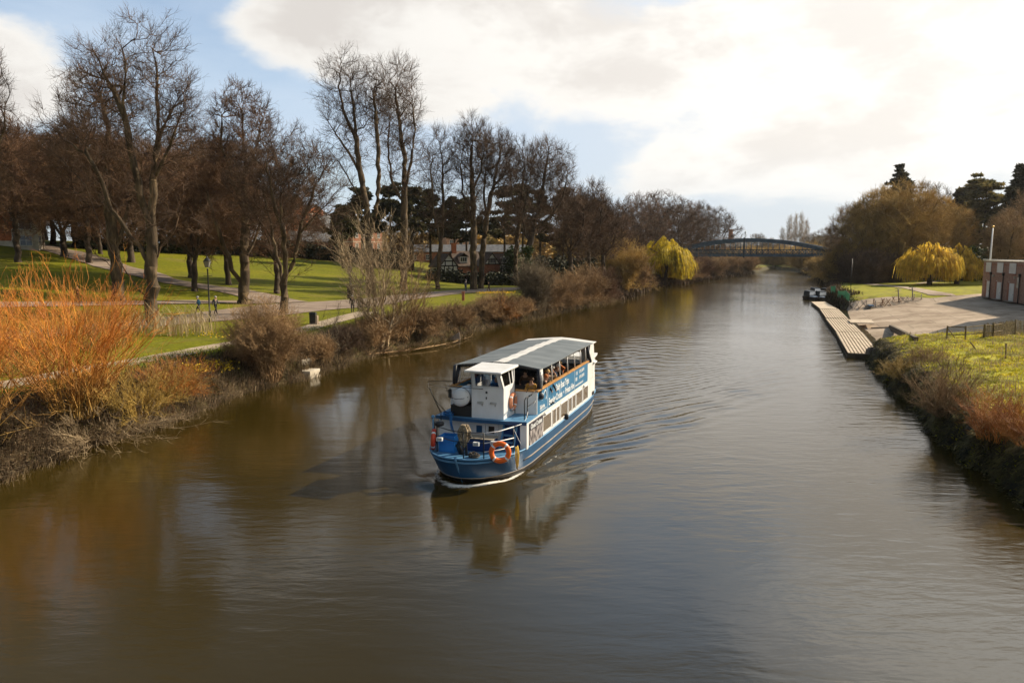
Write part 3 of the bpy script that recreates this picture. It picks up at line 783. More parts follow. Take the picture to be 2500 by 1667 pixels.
ribbon('upper_club_path', [(2240, 693), (2290, 687), (2350, 684), (2420, 680)], [1.6] * 4, M['gravel'], 'thin track along the top of the rowing club lawn', dz=.075)
# ================================================================== people
M['skin'] = mat('skin', (.52, .30, .20), rough=.6)
def cloth(n, c): return mat(n, tuple(x * .8 for x in c), tuple(min(1, x * 1.2) for x in c), 9, .85)
CLO = dict(black=cloth('black_cloth', (.015, .015, .018)), navy=cloth('navy_cloth', (.015, .03, .07)), teal=cloth('teal_cloth', (.02, .10, .16)),
           blue=cloth('blue_cloth', (.02, .12, .36)), grey=cloth('grey_cloth', (.10, .095, .09)), brown=cloth('brown_cloth', (.10, .055, .03)),
           red=cloth('red_cloth', (.40, .04, .03)), mustard=cloth('mustard_cloth', (.42, .22, .04)), pink=cloth('pink_cloth', (.50, .22, .24)),
           white=cloth('white_cloth', (.65, .62, .58)), cream=cloth('cream_cloth', (.5, .4, .28)), orange=cloth('orange_cloth', (.55, .16, .04)))
HAIR = dict(grey=mat('grey_hair', (.45, .43, .40), rough=.8), brown=mat('brown_hair', (.07, .035, .018), rough=.8),
            ginger=mat('ginger_hair', (.38, .12, .03), rough=.8), blond=mat('blond_hair', (.50, .33, .14), rough=.8), dark=mat('dark_hair', (.015, .012, .01), rough=.8))

def person(loc, rz, pose, top, legs, hair, label, group=None, s=1.0, cat='person'):
    """one continuous skinned body; it faces its local -Y"""
    J = dict(pel=(0, 0, .95, .13), wai=(0, 0, 1.10, .125), che=(0, -.01, 1.30, .15), nec=(0, 0, 1.46, .06), chi=(0, -.015, 1.55, .075), hea=(0, -.01, 1.63, .098), top=(0, .005, 1.70, .075),
             nos=(0, -.115, 1.60, .018),
             sl=(-.17, 0, 1.40, .075), el=(-.24, .02, 1.14, .055), hl=(-.25, -.06, .92, .042), fl=(-.25, -.10, .84, .032),
             sr=(.17, 0, 1.40, .075), er=(.24, .02, 1.14, .055), hr=(.25, -.06, .92, .042), fr=(.25, -.10, .84, .032),
             il=(-.09, 0, .90, .10), kl=(-.10, -.02, .50, .068), al=(-.10, 0, .10, .048), tl=(-.11, -.14, .04, .042),
             ir=(.09, 0, .90, .10), kr=(.10, -.02, .50, .068), ar=(.10, 0, .10, .048), tr=(.11, -.14, .04, .042))
    if pose == 'walk':
        J.update(kl=(-.10, -.20, .52, .068), al=(-.10, -.30, .12, .048), tl=(-.11, -.44, .07, .042), kr=(.10, .06, .50, .068), ar=(.10, .34, .14, .048), tr=(.11, .24, .04, .042),
                 el=(-.24, .12, 1.16, .055), hl=(-.25, .08, .92, .042), fl=(-.25, .04, .85, .032), er=(.24, -.06, 1.15, .055), hr=(.23, -.26, .98, .042), fr=(.22, -.34, .95, .032),
                 che=(0, -.05, 1.30, .15), nec=(0, -.06, 1.46, .06), chi=(0, -.085, 1.55, .075), hea=(0, -.08, 1.63, .098), top=(0, -.07, 1.70, .075), nos=(0, -.185, 1.60, .018))
    if pose in ('sit', 'lean', 'reach'):
        J.update(pel=(0, 0, .55, .15), wai=(0, 0, .70, .14), che=(0, -.04, .90, .155), nec=(0, -.06, 1.06, .06), chi=(0, -.08, 1.14, .075), hea=(0, -.08, 1.22, .098), top=(0, -.06, 1.29, .075), nos=(0, -.185, 1.19, .018),
                 sl=(-.17, -.03, 1.0, .075), el=(-.25, -.12, .76, .055), hl=(-.15, -.34, .70, .042), fl=(-.10, -.42, .70, .032), sr=(.17, -.03, 1.0, .075), er=(.25, -.12, .76, .055), hr=(.15, -.34, .70, .042), fr=(.10, -.42, .70, .032),
                 il=(-.10, -.06, .53, .11), kl=(-.12, -.46, .53, .075), al=(-.12, -.50, .10, .05), tl=(-.12, -.64, .05, .042), ir=(.10, -.06, .53, .11), kr=(.12, -.46, .53, .075), ar=(.12, -.50, .10, .05), tr=(.12, -.64, .05, .042))
    if pose == 'lean':
        J.update(er=(.34, -.22, 1.02, .055), hr=(.24, -.40, 1.16, .042), fr=(.18, -.44, 1.24, .032))
    if pose == 'reach':
        dy = -.22
        for k in ('che', 'nec', 'chi', 'hea', 'top', 'nos', 'sl', 'sr'): J[k] = (J[k][0], J[k][1] + dy, J[k][2] - .02, J[k][3])
        J.update(el=(-.22, -.52, .82, .055), hl=(-.20, -.64, .64, .042), fl=(-.20, -.66, .56, .032), er=(.22, -.56, .82, .055), hr=(.20, -.68, .62, .042), fr=(.20, -.70, .54, .032))
    E = [('pel', 'wai', 0), ('wai', 'che', 0), ('che', 'nec', 2), ('nec', 'chi', 2), ('chi', 'hea', 2), ('hea', 'top', 2), ('hea', 'nos', 2),
         ('che', 'sl', 0), ('sl', 'el', 0), ('el', 'hl', 0), ('hl', 'fl', 2), ('che', 'sr', 0), ('sr', 'er', 0), ('er', 'hr', 0), ('hr', 'fr', 2),
         ('pel', 'il', 1), ('il', 'kl', 1), ('kl', 'al', 1), ('al', 'tl', 3), ('pel', 'ir', 1), ('ir', 'kr', 1), ('kr', 'ar', 1), ('ar', 'tr', 3)]
    keys = list(J); me = bpy.data.meshes.new('tmp'); me.from_pydata([J[k][:3] for k in keys], [(keys.index(a), keys.index(b)) for a, b, _ in E], [])
    ob = bpy.data.objects.new('tmp', me); COL.objects.link(ob)
    md = ob.modifiers.new('skin', 'SKIN'); md.use_smooth_shade = True
    for i, k in enumerate(keys):
        sv = me.skin_vertices[0].data[i]; sv.radius = (J[k][3], J[k][3] * (.8 if k in ('che', 'wai', 'pel') else 1)); sv.use_root = (k == 'pel')
    sb = ob.modifiers.new('sub', 'SUBSURF'); sb.levels = 1; sb.render_levels = 1
    dg = bpy.context.evaluated_depsgraph_get(); ev = ob.evaluated_get(dg); m2 = bpy.data.meshes.new_from_object(ev)
    bpy.data.objects.remove(ob)
    m2.name = 'body'
    m2.materials.clear()
    for q in (CLO[top], CLO[legs], M['skin'], CLO['black']): m2.materials.append(q)
    A = np.array([J[a][:3] for a, b, _ in E]); B = np.array([J[b][:3] for a, b, _ in E]); mi = np.array([q for *_, q in E])
    for p_ in m2.polygons:
        c = np.array(p_.center); d = B - A; t = np.clip(((c - A) * d).sum(1) / (d * d).sum(1), 0, 1)
        p_.material_index = int(mi[np.argmin(((A + t[:, None] * d - c) ** 2).sum(1))]); p_.use_smooth = True
    root = empty('person', loc, rz, label, cat, group); root.scale = (s, s, s)
    bo = bpy.data.objects.new('body', m2); COL.objects.link(bo); bo.parent = root
    hp = np.array(J['hea'][:3]); hb = MB(); prof = []
    for i in range(7):
        t = i / 6 * math.pi * .58; prof.append((.118 * math.sin(t) + .002, .125 * math.cos(t)))
    hb.lathe(tuple(hp + (0, .022, .012)), prof[::-1], 10); hb.build('hair', HAIR[hair], root)
    return root

# ================================================================== the trip boat
boat = empty('passenger_boat', (BO[0], BO[1], 0), -BANG, 'blue and white two-deck river trip boat with grey awning, heading towards the viewer', 'boat')
def BW(b, a, z=0.0):
    p = BO + a * bd + b * bn; return (float(p[0]), float(p[1]), z)

def paint(name, c1, c2, rough=.35, scale=2.0, bump=.05, spec=.5, streak=True):
    return mat(name, c1, c2, scale, rough, bump, 18, spec=spec, detail=8, lo=.25, hi=.75, stretch=(1, 1, .5) if streak else None)
M['hull_blue'] = paint('hull_blue', (.009, .058, .14), (.015, .088, .20))
M['navy'] = paint('navy_paint', (.006, .030, .13), (.010, .045, .19))
M['deck_blue'] = paint('deck_blue', (.07, .20, .36), (.12, .29, .47), .6)
M['black_paint'] = paint('black_paint', (.008, .008, .009), (.022, .018, .014), .5)
M['white_paint'] = paint('white_paint', (.70, .68, .64), (.86, .86, .85), .35)
M['strake'] = paint('strake', (.14, .11, .085), (.30, .25, .19), .6, 4)
M['banner'] = paint('banner_blue', (.028, .15, .29), (.035, .17, .32), .45, 1)
M['awning'] = mat('awning_grey', (.125, .145, .155), (.175, .195, .205), .8, .75, .12, 3)
M['awning_white'] = mat('awning_white', (.62, .60, .57), (.72, .70, .67), 1.2, .75)
M['curtain'] = mat('rolled_curtain', (.012, .016, .028), (.03, .035, .05), 6, .6, .5, 12)
M['curtain_clear'] = mat('rolled_clear_sheet', (.20, .20, .20), (.42, .41, .39), 5, .35, .5, 14)
M['wood'] = mat('varnished_wood', (.38, .17, .04), (.56, .29, .09), 4, .5, .1, stretch=(4, .4, 1))
M['grey_wood'] = mat('weathered_wood', (.24, .20, .15), (.44, .38, .30), 3, .9, .5, 14, stretch=(.4, 5, 1))
M['orange_pl'] = mat('orange_plastic', (.80, .13, .015), (.88, .18, .02), 3, .4)
M['faded_or'] = mat('faded_orange_plastic', (.62, .20, .09), (.72, .30, .15), 3, .6)
M['red_pl'] = mat('red_plastic', (.62, .05, .02), (.70, .08, .03), 3, .45)
M['tape'] = mat('white_tape', (.78, .78, .76), rough=.4)
M['blackmetal'] = mat('black_metal', (.012, .012, .013), (.03, .028, .026), 8, .45)
M['steel'] = mat('steel', (.45, .44, .42), (.6, .59, .57), 8, .35, metal=.6)
M['rope'] = mat('rope', (.20, .15, .09), (.50, .40, .27), 14, .95, .8, 30)
M['rope_y'] = mat('yellow_rope', (.55, .36, .06), (.75, .52, .12), 12, .9)
M['rope_b'] = mat('blue_rope', (.02, .12, .35), (.05, .22, .5), 12, .9)
M['inside'] = mat('cabin_interior', (.02, .017, .014), (.05, .04, .03), 2, .8)
M['seat_pl'] = mat('dark_seat', (.015, .014, .016), (.04, .036, .034), 3, .6)
M['poster'] = None
gm = bpy.data.materials.new('window_glass'); gm.use_nodes = True
_b = gm.node_tree.nodes['Principled BSDF']; _b.inputs['Base Color'].default_value = (.16, .12, .075, 1); _b.inputs['Roughness'].default_value = .04; _b.inputs['Specular IOR Level'].default_value = .9
M['glass'] = gm
gm = bpy.data.materials.new('clear_glass'); gm.use_nodes = True; N_, L_ = nodes_of(gm)
tr_ = N_.new('ShaderNodeBsdfTransparent'); tr_.inputs[0].default_value = (.90, .91, .91, 1); gl_ = N_.new('ShaderNodeBsdfGlossy'); gl_.inputs['Roughness'].default_value = .02
fr_ = N_.new('ShaderNodeFresnel'); fr_.inputs['IOR'].default_value = 1.5; mx_ = N_.new('ShaderNodeMixShader')
L_.new(fr_.outputs[0], mx_.inputs[0]); L_.new(tr_.outputs[0], mx_.inputs[1]); L_.new(gl_.outputs[0], mx_.inputs[2]); L_.new(mx_.outputs[0], N_['Material Output'].inputs[0])
M['clear'] = gm

DK = [(0, -.60), (.38, -.57), (.75, -.44), (1.12, -.14), (1.46, .32), (1.72, .92), (1.86, 1.6), (1.91, 2.3), (1.92, 5), (1.92, 8.5), (1.92, 12), (1.86, 13.2), (1.74, 14.4), (1.58, 15.25), (1.0, 15.38), (0, 15.40)]
WLn = [(0, .02), (.34, .10), (.66, .28), (1.0, .60), (1.30, 1.0), (1.55, 1.50), (1.74, 2.1), (1.83, 2.9), (1.87, 5), (1.87, 8.5), (1.86, 12), (1.76, 13.2), (1.58, 14.3), (1.38, 15.0), (.9, 15.12), (0, 15.14)]
KL = [(0, .45), (.2, .5), (.45, .7), (.7, 1.0), (.95, 1.4), (1.15, 1.9), (1.3, 2.5), (1.4, 3.2), (1.5, 5), (1.5, 8.5), (1.5, 12), (1.4, 13.2), (1.2, 14.2), (1.0, 14.8), (.7, 14.9), (0, 14.9)]
def sheer(a): return 1.06 - .10 * min(1, max(0, (a + .6) / 4)) 
def ring(f, full=True):
    """outline at level f: -1 keel, 0 waterline, 1 deck edge"""
    pts = []
    for d, w, k in zip(DK, WLn, KL):
        if f >= 0:
            g = f ** .8; b = w[0] + (d[0] - w[0]) * g; a = w[1] + (d[1] - w[1]) * g; z = f * sheer(d[1])
        else: b = w[0] + (k[0] - w[0]) * -f; a = w[1] + (k[1] - w[1]) * -f; z = f * .55
        pts.append((b, a, z))
    return pts + [(-b, a, z) for b, a, z in pts[::-1]][1:-1]
hb = MB(); lv = [-1, -.3, 0, .10, .2, .35, .5, .62, .75, .9, 1.0]
rg = [ring(f) for f in lv]; n_ = len(rg[0]); VV = [p for r_ in rg for p in r_]
for i in range(len(lv) - 1):
    hb_m = 1 if lv[i + 1] <= .2 else 0
    if i == 0: hb.V = [tuple(p) for p in VV]
    for j in range(n_):
        hb.F.append([i * n_ + j, i * n_ + (j + 1) % n_, (i + 1) * n_ + (j + 1) % n_, (i + 1) * n_ + j]); hb.M.append(hb_m); hb.S.append(True)
hb.F.append(list(range(n_))); hb.M.append(1); hb.S.append(False)
hb.build('hull', [M['hull_blue'], M['black_paint']], boat)
def along(f, r, m, name, a0=-9, a1=99, off=.0, side=(1, -1), squ=1.0):
    o_ = MB()
    for s in side:
        pts = [(s * (b + off), a, z) for b, a, z in ring(f)[:16] if a0 <= a <= a1]
        o_.tube(pts, r, 6)
    return o_.build(name, m, boat)
along(.56, .035, M['strake'], 'rubbing_strake', 1.2, 15)
along(.215, .022, M['strake'], 'boot_line')
along(1.0, .035, M['deck_blue'], 'gunwale')
sp = MB(); sp.tube([(0, -.64, 1.14), (0, -.60, .98), (0, -.28, .5), (0, .0, .02)], [.05, .05, .04, .03], 6); sp.build('stem_post', M['deck_blue'], boat)
dkp = [(b * .99, a + .01) for b, a in DK[:8]]
dm = MB(); dm.prism(dkp + [(-b, a) for b, a in dkp[::-1]][:-1], .90, .97); dm.build('foredeck', M['deck_blue'], boat)
# lower saloon: white sides that follow the hull
cp = [(1.89, 2.06), (1.90, 5), (1.90, 12), (1.84, 13.2), (1.72, 14.4), (1.60, 15.02)]
cb = MB(); cb.prism(cp + [(-b, a) for b, a in cp[::-1]], .93, 1.995); cb.build('saloon', M['white_paint'], boat)
# recessed bulkhead under the upper foredeck
ud = MB(); ud.prism([(1.93, 1.84), (1.93, 3.3), (-1.93, 3.3), (-1.93, 1.84), (-1.2, 1.70), (0, 1.66), (1.2, 1.70)], 1.998, 2.05); ud.build('upper_foredeck', M['deck_blue'], boat)
fa = MB(); fa.prism([(1.93, 1.80), (1.2, 1.66), (0, 1.62), (-1.2, 1.66), (-1.93, 1.80), (-1.93, 1.838), (-1.2, 1.698), (0, 1.658), (1.2, 1.698), (1.93, 1.838)], 1.93, 2.065); fa.build('deck_edge_trim', M['hull_blue'], boat)
bp_ = MB(); bp_.box((.92, 1.98, .972), (1.62, 2.055, 1.995)); bp_.build('bulkhead_shade_panel', M['navy'], boat)  # navy panel puts the shade on this part of the bulkhead into paint
cs = MB(); cs.box((1.66, 1.84, .972), (1.93, 2.056, 1.996)); cs.build('corner_locker', M['white_paint'], boat)
for s in (0, 1):
    x0 = -.36 + s * .52
    d_ = MB(); d_.box((x0, 2.0, 1.0), (x0 + .5, 2.055, 1.88)); do = d_.build('cabin_door', M['white_paint'], boat, bevel=.008)
    g_ = MB(); g_.box((x0 + .13, 1.985, 1.45), (x0 + .37, 1.998, 1.74)); g_.build('door_pane', M['hull_blue'] if s == 0 else M['inside'], do)
st = MB()
for i in range(4): st.box((1.0, 1.35 + i * .16, 1.0 + i * .24), (1.5, 1.52 + i * .16, 1.04 + i * .24))
for x in (.98, 1.52): st.hexa([(x - .02, 1.28, .975), (x + .02, 1.28, .975), (x + .02, 1.46, .975), (x - .02, 1.46, .975), (x - .02, 1.88, 1.93), (x + .02, 1.88, 1.93), (x + .02, 1.96, 1.93), (x - .02, 1.96, 1.93)])
st.build('boarding_steps', M['deck_blue'], boat)
# saloon windows, starboard ones mirrored
wins = [(4.07, 5.2), (5.5, 5.97), (6.1, 6.57), (6.83, 7.96), (8.2, 8.7), (8.9, 9.4), (9.63, 10.76), (11.02, 12.0)]
for s in (1, -1):
    for (a0, a1) in wins:
        f_ = MB(); X = 1.905 * s
        for q in ((a0 - .045, 1.09, a1 + .045, 1.135), (a0 - .045, 1.765, a1 + .045, 1.81), (a0 - .045, 1.135, a0, 1.765), (a1, 1.135, a1 + .045, 1.765)):
            f_.box((min(X - .02 * s, X + .02 * s), q[0], q[1]), (max(X - .02 * s, X + .02 * s), q[2], q[3]))
        fo = f_.build('window', M['white_paint'], boat)
        g_ = MB(); g_.box((min(X - .02 * s, X + .004 * s), a0, 1.135), (max(X - .02 * s, X + .004 * s), a1, 1.765)); g_.build('pane', M['glass'], fo)
for a in (4.25, 11.1): vt = MB(); vt.lathe((1.915, a, 1.88), [(.07, 0), (.06, .06), (.02, .08)], 10, axis=(1, 0, 0)); vt.build('vent_cowl', M['white_paint'], boat)
fd = MB(); fd.lathe((1.99, 7.55, .92), [(.03, 0), (.09, .03), (.09, .26), (.03, .29)], 10); fd.build('fender', M['blackmetal'], boat)
sc = MB(); sc.box((1.80, 13.35, 1.0), (1.87, 13.75, 1.17)); sc.build('scupper_box', M['blackmetal'], boat)
# ghost cruises board
pm = bpy.data.materials.new('board_print'); pm.use_nodes = True; N_, L_ = nodes_of(pm); b_ = N_['Principled BSDF']
tc_ = N_.new('ShaderNodeTexCoord'); mp_ = N_.new('ShaderNodeMapping'); mp_.inputs['Scale'].default_value = (1, 5, 2.2); nz_ = N_.new('ShaderNodeTexNoise'); nz_.inputs['Scale'].default_value = 1.6; nz_.inputs['Detail'].default_value = 7
L_.new(tc_.outputs['Object'], mp_.inputs[0]); L_.new(mp_.outputs[0], nz_.inputs['Vector'])
r_ = N_.new('ShaderNodeValToRGB'); r_.color_ramp.elements[0].position = .42; r_.color_ramp.elements[0].color = (.05, .04, .045, 1); r_.color_ramp.elements[1].position = .6; r_.color_ramp.elements[1].color = (.42, .38, .36, 1)
L_.new(nz_.outputs['Fac'], r_.inputs[0]); L_.new(r_.outputs[0], b_.inputs['Base Color'])
gb = MB(); gb.box((1.90, 2.26, .985), (1.93, 4.0, 1.60)); gb.build('advert_picture', pm, boat)
gb = MB(); gb.box((1.90, 2.26, 1.602), (1.93, 4.0, 1.90)); gb.build('advert_heading', mat('advert_dark', (.035, .03, .04), rough=.5), boat)
def text(body, size, a, z, b, m, parent, name='lettering', sx=1.0, shear=0.0, align='LEFT'):
    cu = bpy.data.curves.new('t', 'FONT'); cu.body = body; cu.size = size; cu.extrude = .003; cu.align_x = align; cu.offset = .006 * size / .3; cu.resolution_u = 3
    to = bpy.data.objects.new('t', cu); COL.objects.link(to); dg = bpy.context.evaluated_depsgraph_get()
    me = bpy.data.meshes.new_from_object(to.evaluated_get(dg)); bpy.data.objects.remove(to)
    for v in me.vertices:
        x, y, zz = v.co; v.co = (b + zz, a + x * sx + y * shear, z + y)
    me.materials.clear(); me.materials.append(m); me.name = name
    o = bpy.data.objects.new(name, me); COL.objects.link(o); o.parent = parent
    return o
M['ltr'] = mat('white_lettering', (.80, .82, .82), rough=.5)
text('Ghost Cruises', .27, 2.32, 1.66, 1.936, M['ltr'], boat, sx=.96)
# banner boards and bulwarks of the upper deck
for s in (1, -1):
    b_ = MB(); b_.box((min(1.87 * s, 1.905 * s), 3.3, 2.0), (max(1.87 * s, 1.905 * s), 12.0, 2.97)); bo = b_.build('banner_board', M['banner'], boat)
    for a in (4.72, 6.82, 9.28): j_ = MB(); j_.box((min(1.904 * s, 1.909 * s), a, 2.0), (max(1.904 * s, 1.909 * s), a + .025, 2.97)); j_.build('board_joint', M['ltr'], bo)
    w_ = MB(); w_.box((min(1.80 * s, 1.95 * s), 3.25, 2.972), (max(1.80 * s, 1.95 * s), 12.2, 3.04)); w_.build('wooden_rail', M['wood'], boat, bevel=.01)
text('Daily Boat Trips', .42, 6.0, 2.53, 1.910, M['ltr'], boat, sx=.80)
text('Evening Cruises  \u2022  Private Hire', .42, 4.9, 2.12, 1.910, M['ltr'], boat, sx=.80)
text('Sabrina', .25, 3.62, 2.18, 1.910, M['ltr'], boat, sx=.95)
text('www.sabrinaboat.co.uk', .17, 9.42, 2.12, 1.910, M['ltr'], boat, sx=.98)
text('01743 369741', .22, 10.18, 2.68, 1.910, M['ltr'], boat, sx=.82)
text('01743 369743', .22, 10.18, 2.40, 1.910, M['ltr'], boat, sx=.82)
text('f', .24, 9.52, 2.66, 1.910, M['ltr'], boat)
for i_, (a_0, z_0, a_1, z_1) in enumerate(((9.48, 2.38, 9.60, 2.56), (9.68, 2.38, 9.76, 2.56), (9.68, 2.66, 9.78, 2.84))): ic = MB(); ic.box((1.908, a_0, z_0), (1.914, a_1, z_1)); ic.build('banner_icon', M['ltr'], boat)
ul = MB(); ul.box((1.908, 3.62, 2.10), (1.914, 4.55, 2.12)); ul.tube([(1.912, 3.75, 2.72), (1.912, 3.95, 2.82), (1.912, 4.08, 2.70), (1.912, 4.2, 2.80), (1.912, 4.38, 2.88), (1.912, 4.42, 2.68)], .014, 4)
ul.tube([(1.912, 4.02, 2.74), (1.912, 3.98, 2.58), (1.912, 3.84, 2.50)], .014, 4); ul.tube([(1.912, 4.42, 2.88), (1.912, 4.55, 2.62), (1.912, 4.50, 2.48), (1.912, 4.36, 2.5)], .014, 4)
ul.build('horse_emblem', M['ltr'], boat)
# upper deck floor, front walls, benches
fl = MB(); fl.box((-1.86, 3.3, 2.0), (1.86, 12.9, 2.055)); fl.build('upper_deck_floor', M['inside'], boat)
for (b0, b1) in ((.98, 1.9), (-1.9, -.42)):
    f_ = MB(); f_.box((b0, 3.24, 2.052), (b1, 3.296, 2.97)); f_.build('front_wall', M['white_paint'], boat)
    w_ = MB(); w_.box((b0, 3.2, 2.972), (b1 if b1 < 1 else 1.8, 3.32, 3.04)); w_.build('wooden_rail', M['wood'], boat, bevel=.01)
for a in np.arange(4.4, 11.8, 1.15):
    for b0, b1 in ((.35, 1.75), (-1.75, -.35)):
        q = MB(); q.box((b0, a, 2.44), (b1, a + .42, 2.50)); q.box((b0, a + .40, 2.50), (b1, a + .45, 2.92))
        q.box((b0 + .1, a + .1, 2.056), (b0 + .15, a + .15, 2.44)); q.box((b1 - .15, a + .1, 2.056), (b1 - .1, a + .15, 2.44))
        q.build('bench', M['seat_pl'], boat)
# posts and awning
for s in (1, -1):
    for a in (4.1, 5.6, 6.85, 8.2, 9.5, 10.7, 11.75):
        p_ = MB(); p_.tube([(1.86 * s, a, 3.04), (1.80 * s, a, 3.83)], .03, 6); p_.build('post', M['white_paint'], boat)
    p_ = MB(); p_.tube([(1.84 * s, 3.5, 2.97), (1.80 * s, 3.62, 3.84)], .035, 6); p_.build('post', M['blackmetal'], boat)
    c_ = MB()
    for k in range(5):
        t = k * .10
        c_.tube([((1.86 - .02 * k) * s, 3.62 + t * .9, 3.84), ((1.88) * s, 3.60 + t * .8, 3.4), ((1.90) * s, 3.56 + t * .35, 2.75)], [.06, .075, .05], 6)
    c_.tube([(1.93 * s, 3.5, 2.82), (1.93 * s, 3.75, 2.70)], .13, 8)
    c_.build('rolled_curtain', M['curtain'], boat)
    c_ = MB()
    for k in range(3): c_.tube([((1.88) * s, 3.80 + k * .09, 3.82), (1.92 * s, 3.76 + k * .07, 3.4), (1.93 * s, 3.7 + k * .03, 3.0)], [.03, .05, .04], 5)
    c_.build('clear_sheet', M['curtain_clear'], boat)
    c_ = MB(); c_.tube([(1.87 * s, 12.0, 3.80), (1.90 * s, 12.1, 3.4), (1.95 * s, 12.3, 2.95)], [.07, .08, .11], 6); c_.build('rolled_curtain', M['curtain'], boat)
def roofz(b, a):
    sag = .025 * math.sin((a - 3.9) * math.pi / 1.22) ** 2
    return 4.02 - .17 * (abs(b) / 1.87) ** 1.3 - sag * (abs(b) < 1.7) + .02 * math.sin(a * .8)
def roof(b0, b1, a0f, a1f, name, m, dz=0.0, nb=6, na=60):
    V = []; Q = []
    for i in range(na + 1):
        for j in range(nb + 1):
            b = b0 + (b1 - b0) * j / nb; a = a0f(b) + (a1f(b) - a0f(b)) * i / na
            V.append((b, a, roofz(b, a) + dz)); 
    k = nb + 1
    F_ = [(i * k + j, i * k + j + 1, (i + 1) * k + j + 1, (i + 1) * k + j) for i in range(na) for j in range(nb)]
    n0 = len(V); V2 = V + [(x, y, z - .03) for x, y, z in V]
    F_ += [tuple(q + n0 for q in f[::-1]) for f in F_]
    ed = [i for i in range(nb + 1)] + [i * k + nb for i in range(1, na + 1)] + [na * k + j for j in range(nb - 1, -1, -1)] + [i * k for i in range(na - 1, 0, -1)]
    for x, y in zip(ed, ed[1:] + ed[:1]): F_.append((x, y, y + n0, x + n0))
    q = MB(); q.add(V2, F_, 0, False); return q.build(name, m, boat)
fa_ = lambda b: 3.72 + .35 * (1 - abs(b) / 1.9)
roof(-1.90, -.26, fa_, lambda b: 13.15, 'awning', M['awning'])
roof(.22, 1.90, fa_, lambda b: 13.15, 'awning', M['awning'])
roof(-.26, .22, lambda b: fa_(b) - .02, lambda b: 13.15, 'awning_stripe', M['awning_white'], .006, 2)
roof(-1.92, 1.92, lambda b: 13.15, lambda b: 13.85, 'awning_end', M['awning_white'], .004, 8, 4)
va = MB(); va.tube([(-1.88, 3.78, 3.76), (-.9, 3.95, 3.86), (0, 4.06, 3.91), (.9, 3.95, 3.86), (1.88, 3.78, 3.76)], .05, 6)
for a in np.arange(5.0, 13, 1.3): va.tube([(-1.86, a, 3.79), (0, a, 3.94), (1.86, a, 3.79)], .018, 5)
for s in (1, -1): va.tube([(1.87 * s, 3.78, 3.80), (1.87 * s, 13.7, 3.80)], .028, 5)
va.build('awning_frame', M['blackmetal'], boat)
tl = MB()
for s in (1, -1):
    tl.lathe((1.86 * s, 3.66, 3.76), [(.02, -.05), (.07, -.03), (.07, .03), (.02, .05)], 8, axis=(0, 1, 0))
tl.build('corner_lamp', M['white_paint'], boat)
# aft superstructure
for s in (1, -1):
    q = MB(); X0, X1 = (1.86, 1.90) if s > 0 else (-1.90, -1.86)
    pl = [(12.0, 2.0), (12.02, 2.9), (12.55, 3.8), (13.30, 3.8), (13.5, 3.05), (13.6, 2.0)]
    V = [(X0, a, z) for a, z in pl] + [(X1 - (0 if s > 0 else 0), a, z) for a, z in pl]
    q.add(V, [tuple(range(6))[::-1], tuple(range(6, 12))] + [(i, (i + 1) % 6, 6 + (i + 1) % 6, 6 + i) for i in range(6)]); q.build('aft_side', M['white_paint'], boat)
q = MB(); q.box((-1.855, 13.0, 2.0), (1.855, 13.05, 2.95)); q.box((-1.855, 13.0, 2.95), (-1.3, 13.05, 3.82)); q.box((1.3, 13.0, 2.95), (1.855, 13.05, 3.82)); q.build('aft_bulkhead', M['white_paint'], boat)
ab = MB(); ab.prism([(1.78, 13.52), (1.66, 14.55), (1.54, 14.98), (-1.54, 14.98), (-1.66, 14.55), (-1.78, 13.52)], 1.998, 2.98); ab.build('aft_cabin', M['white_paint'], boat)
ar = MB(); ar.prism([(1.92, 13.45), (1.80, 14.6), (1.70, 15.15), (-1.70, 15.15), (-1.80, 14.6), (-1.92, 13.45)], 2.982, 3.05); ar.build('aft_cabin_roof', M['white_paint'], boat, bevel=.015)
aw = MB(); aw.hexa([(1.77, 13.2, 2.80), (2.02, 13.2, 2.74), (1.98, 13.85, 2.74), (1.74, 13.85, 2.80), (1.77, 13.2, 2.86), (2.02, 13.2, 2.80), (1.98, 13.85, 2.80), (1.74, 13.85, 2.86)]); aw.build('window_hood', M['white_paint'], boat)
for (a0, a1, z0, z1) in ((13.62, 13.86, 1.9, 2.72), (13.98, 14.30, 2.0, 2.72), (14.5, 14.75, 2.15, 2.80)):
    xm = lambda a: np.interp(a, [13.5, 14.55, 14.98], [1.79, 1.67, 1.545])
    q = MB(); V = []
    for off in (-.03, .022):
        V += [(xm(a0) + off, a0, z0), (xm(a1) + off, a1, z0), (xm(a1) + off, a1, z1), (xm(a0) + off, a0, z1)]
    q.hexa(V); wo = q.build('window', M['glass'], boat)
    q = MB()
    for (p0, p1) in (((a0, z0), (a1, z0)), ((a1, z0), (a1, z1)), ((a1, z1), (a0, z1)), ((a0, z1), (a0, z0))): q.tube([(xm(p0[0]) + .02, p0[0], p0[1]), (xm(p1[0]) + .02, p1[0], p1[1])], .022, 4)
    q.build('window_frame', M['white_paint'], wo)
ad = MB(); ad.box((-1.4, 14.985, 1.0), (1.4, 15.02, 1.99)); ad.build('transom_panel', M['white_paint'], boat)
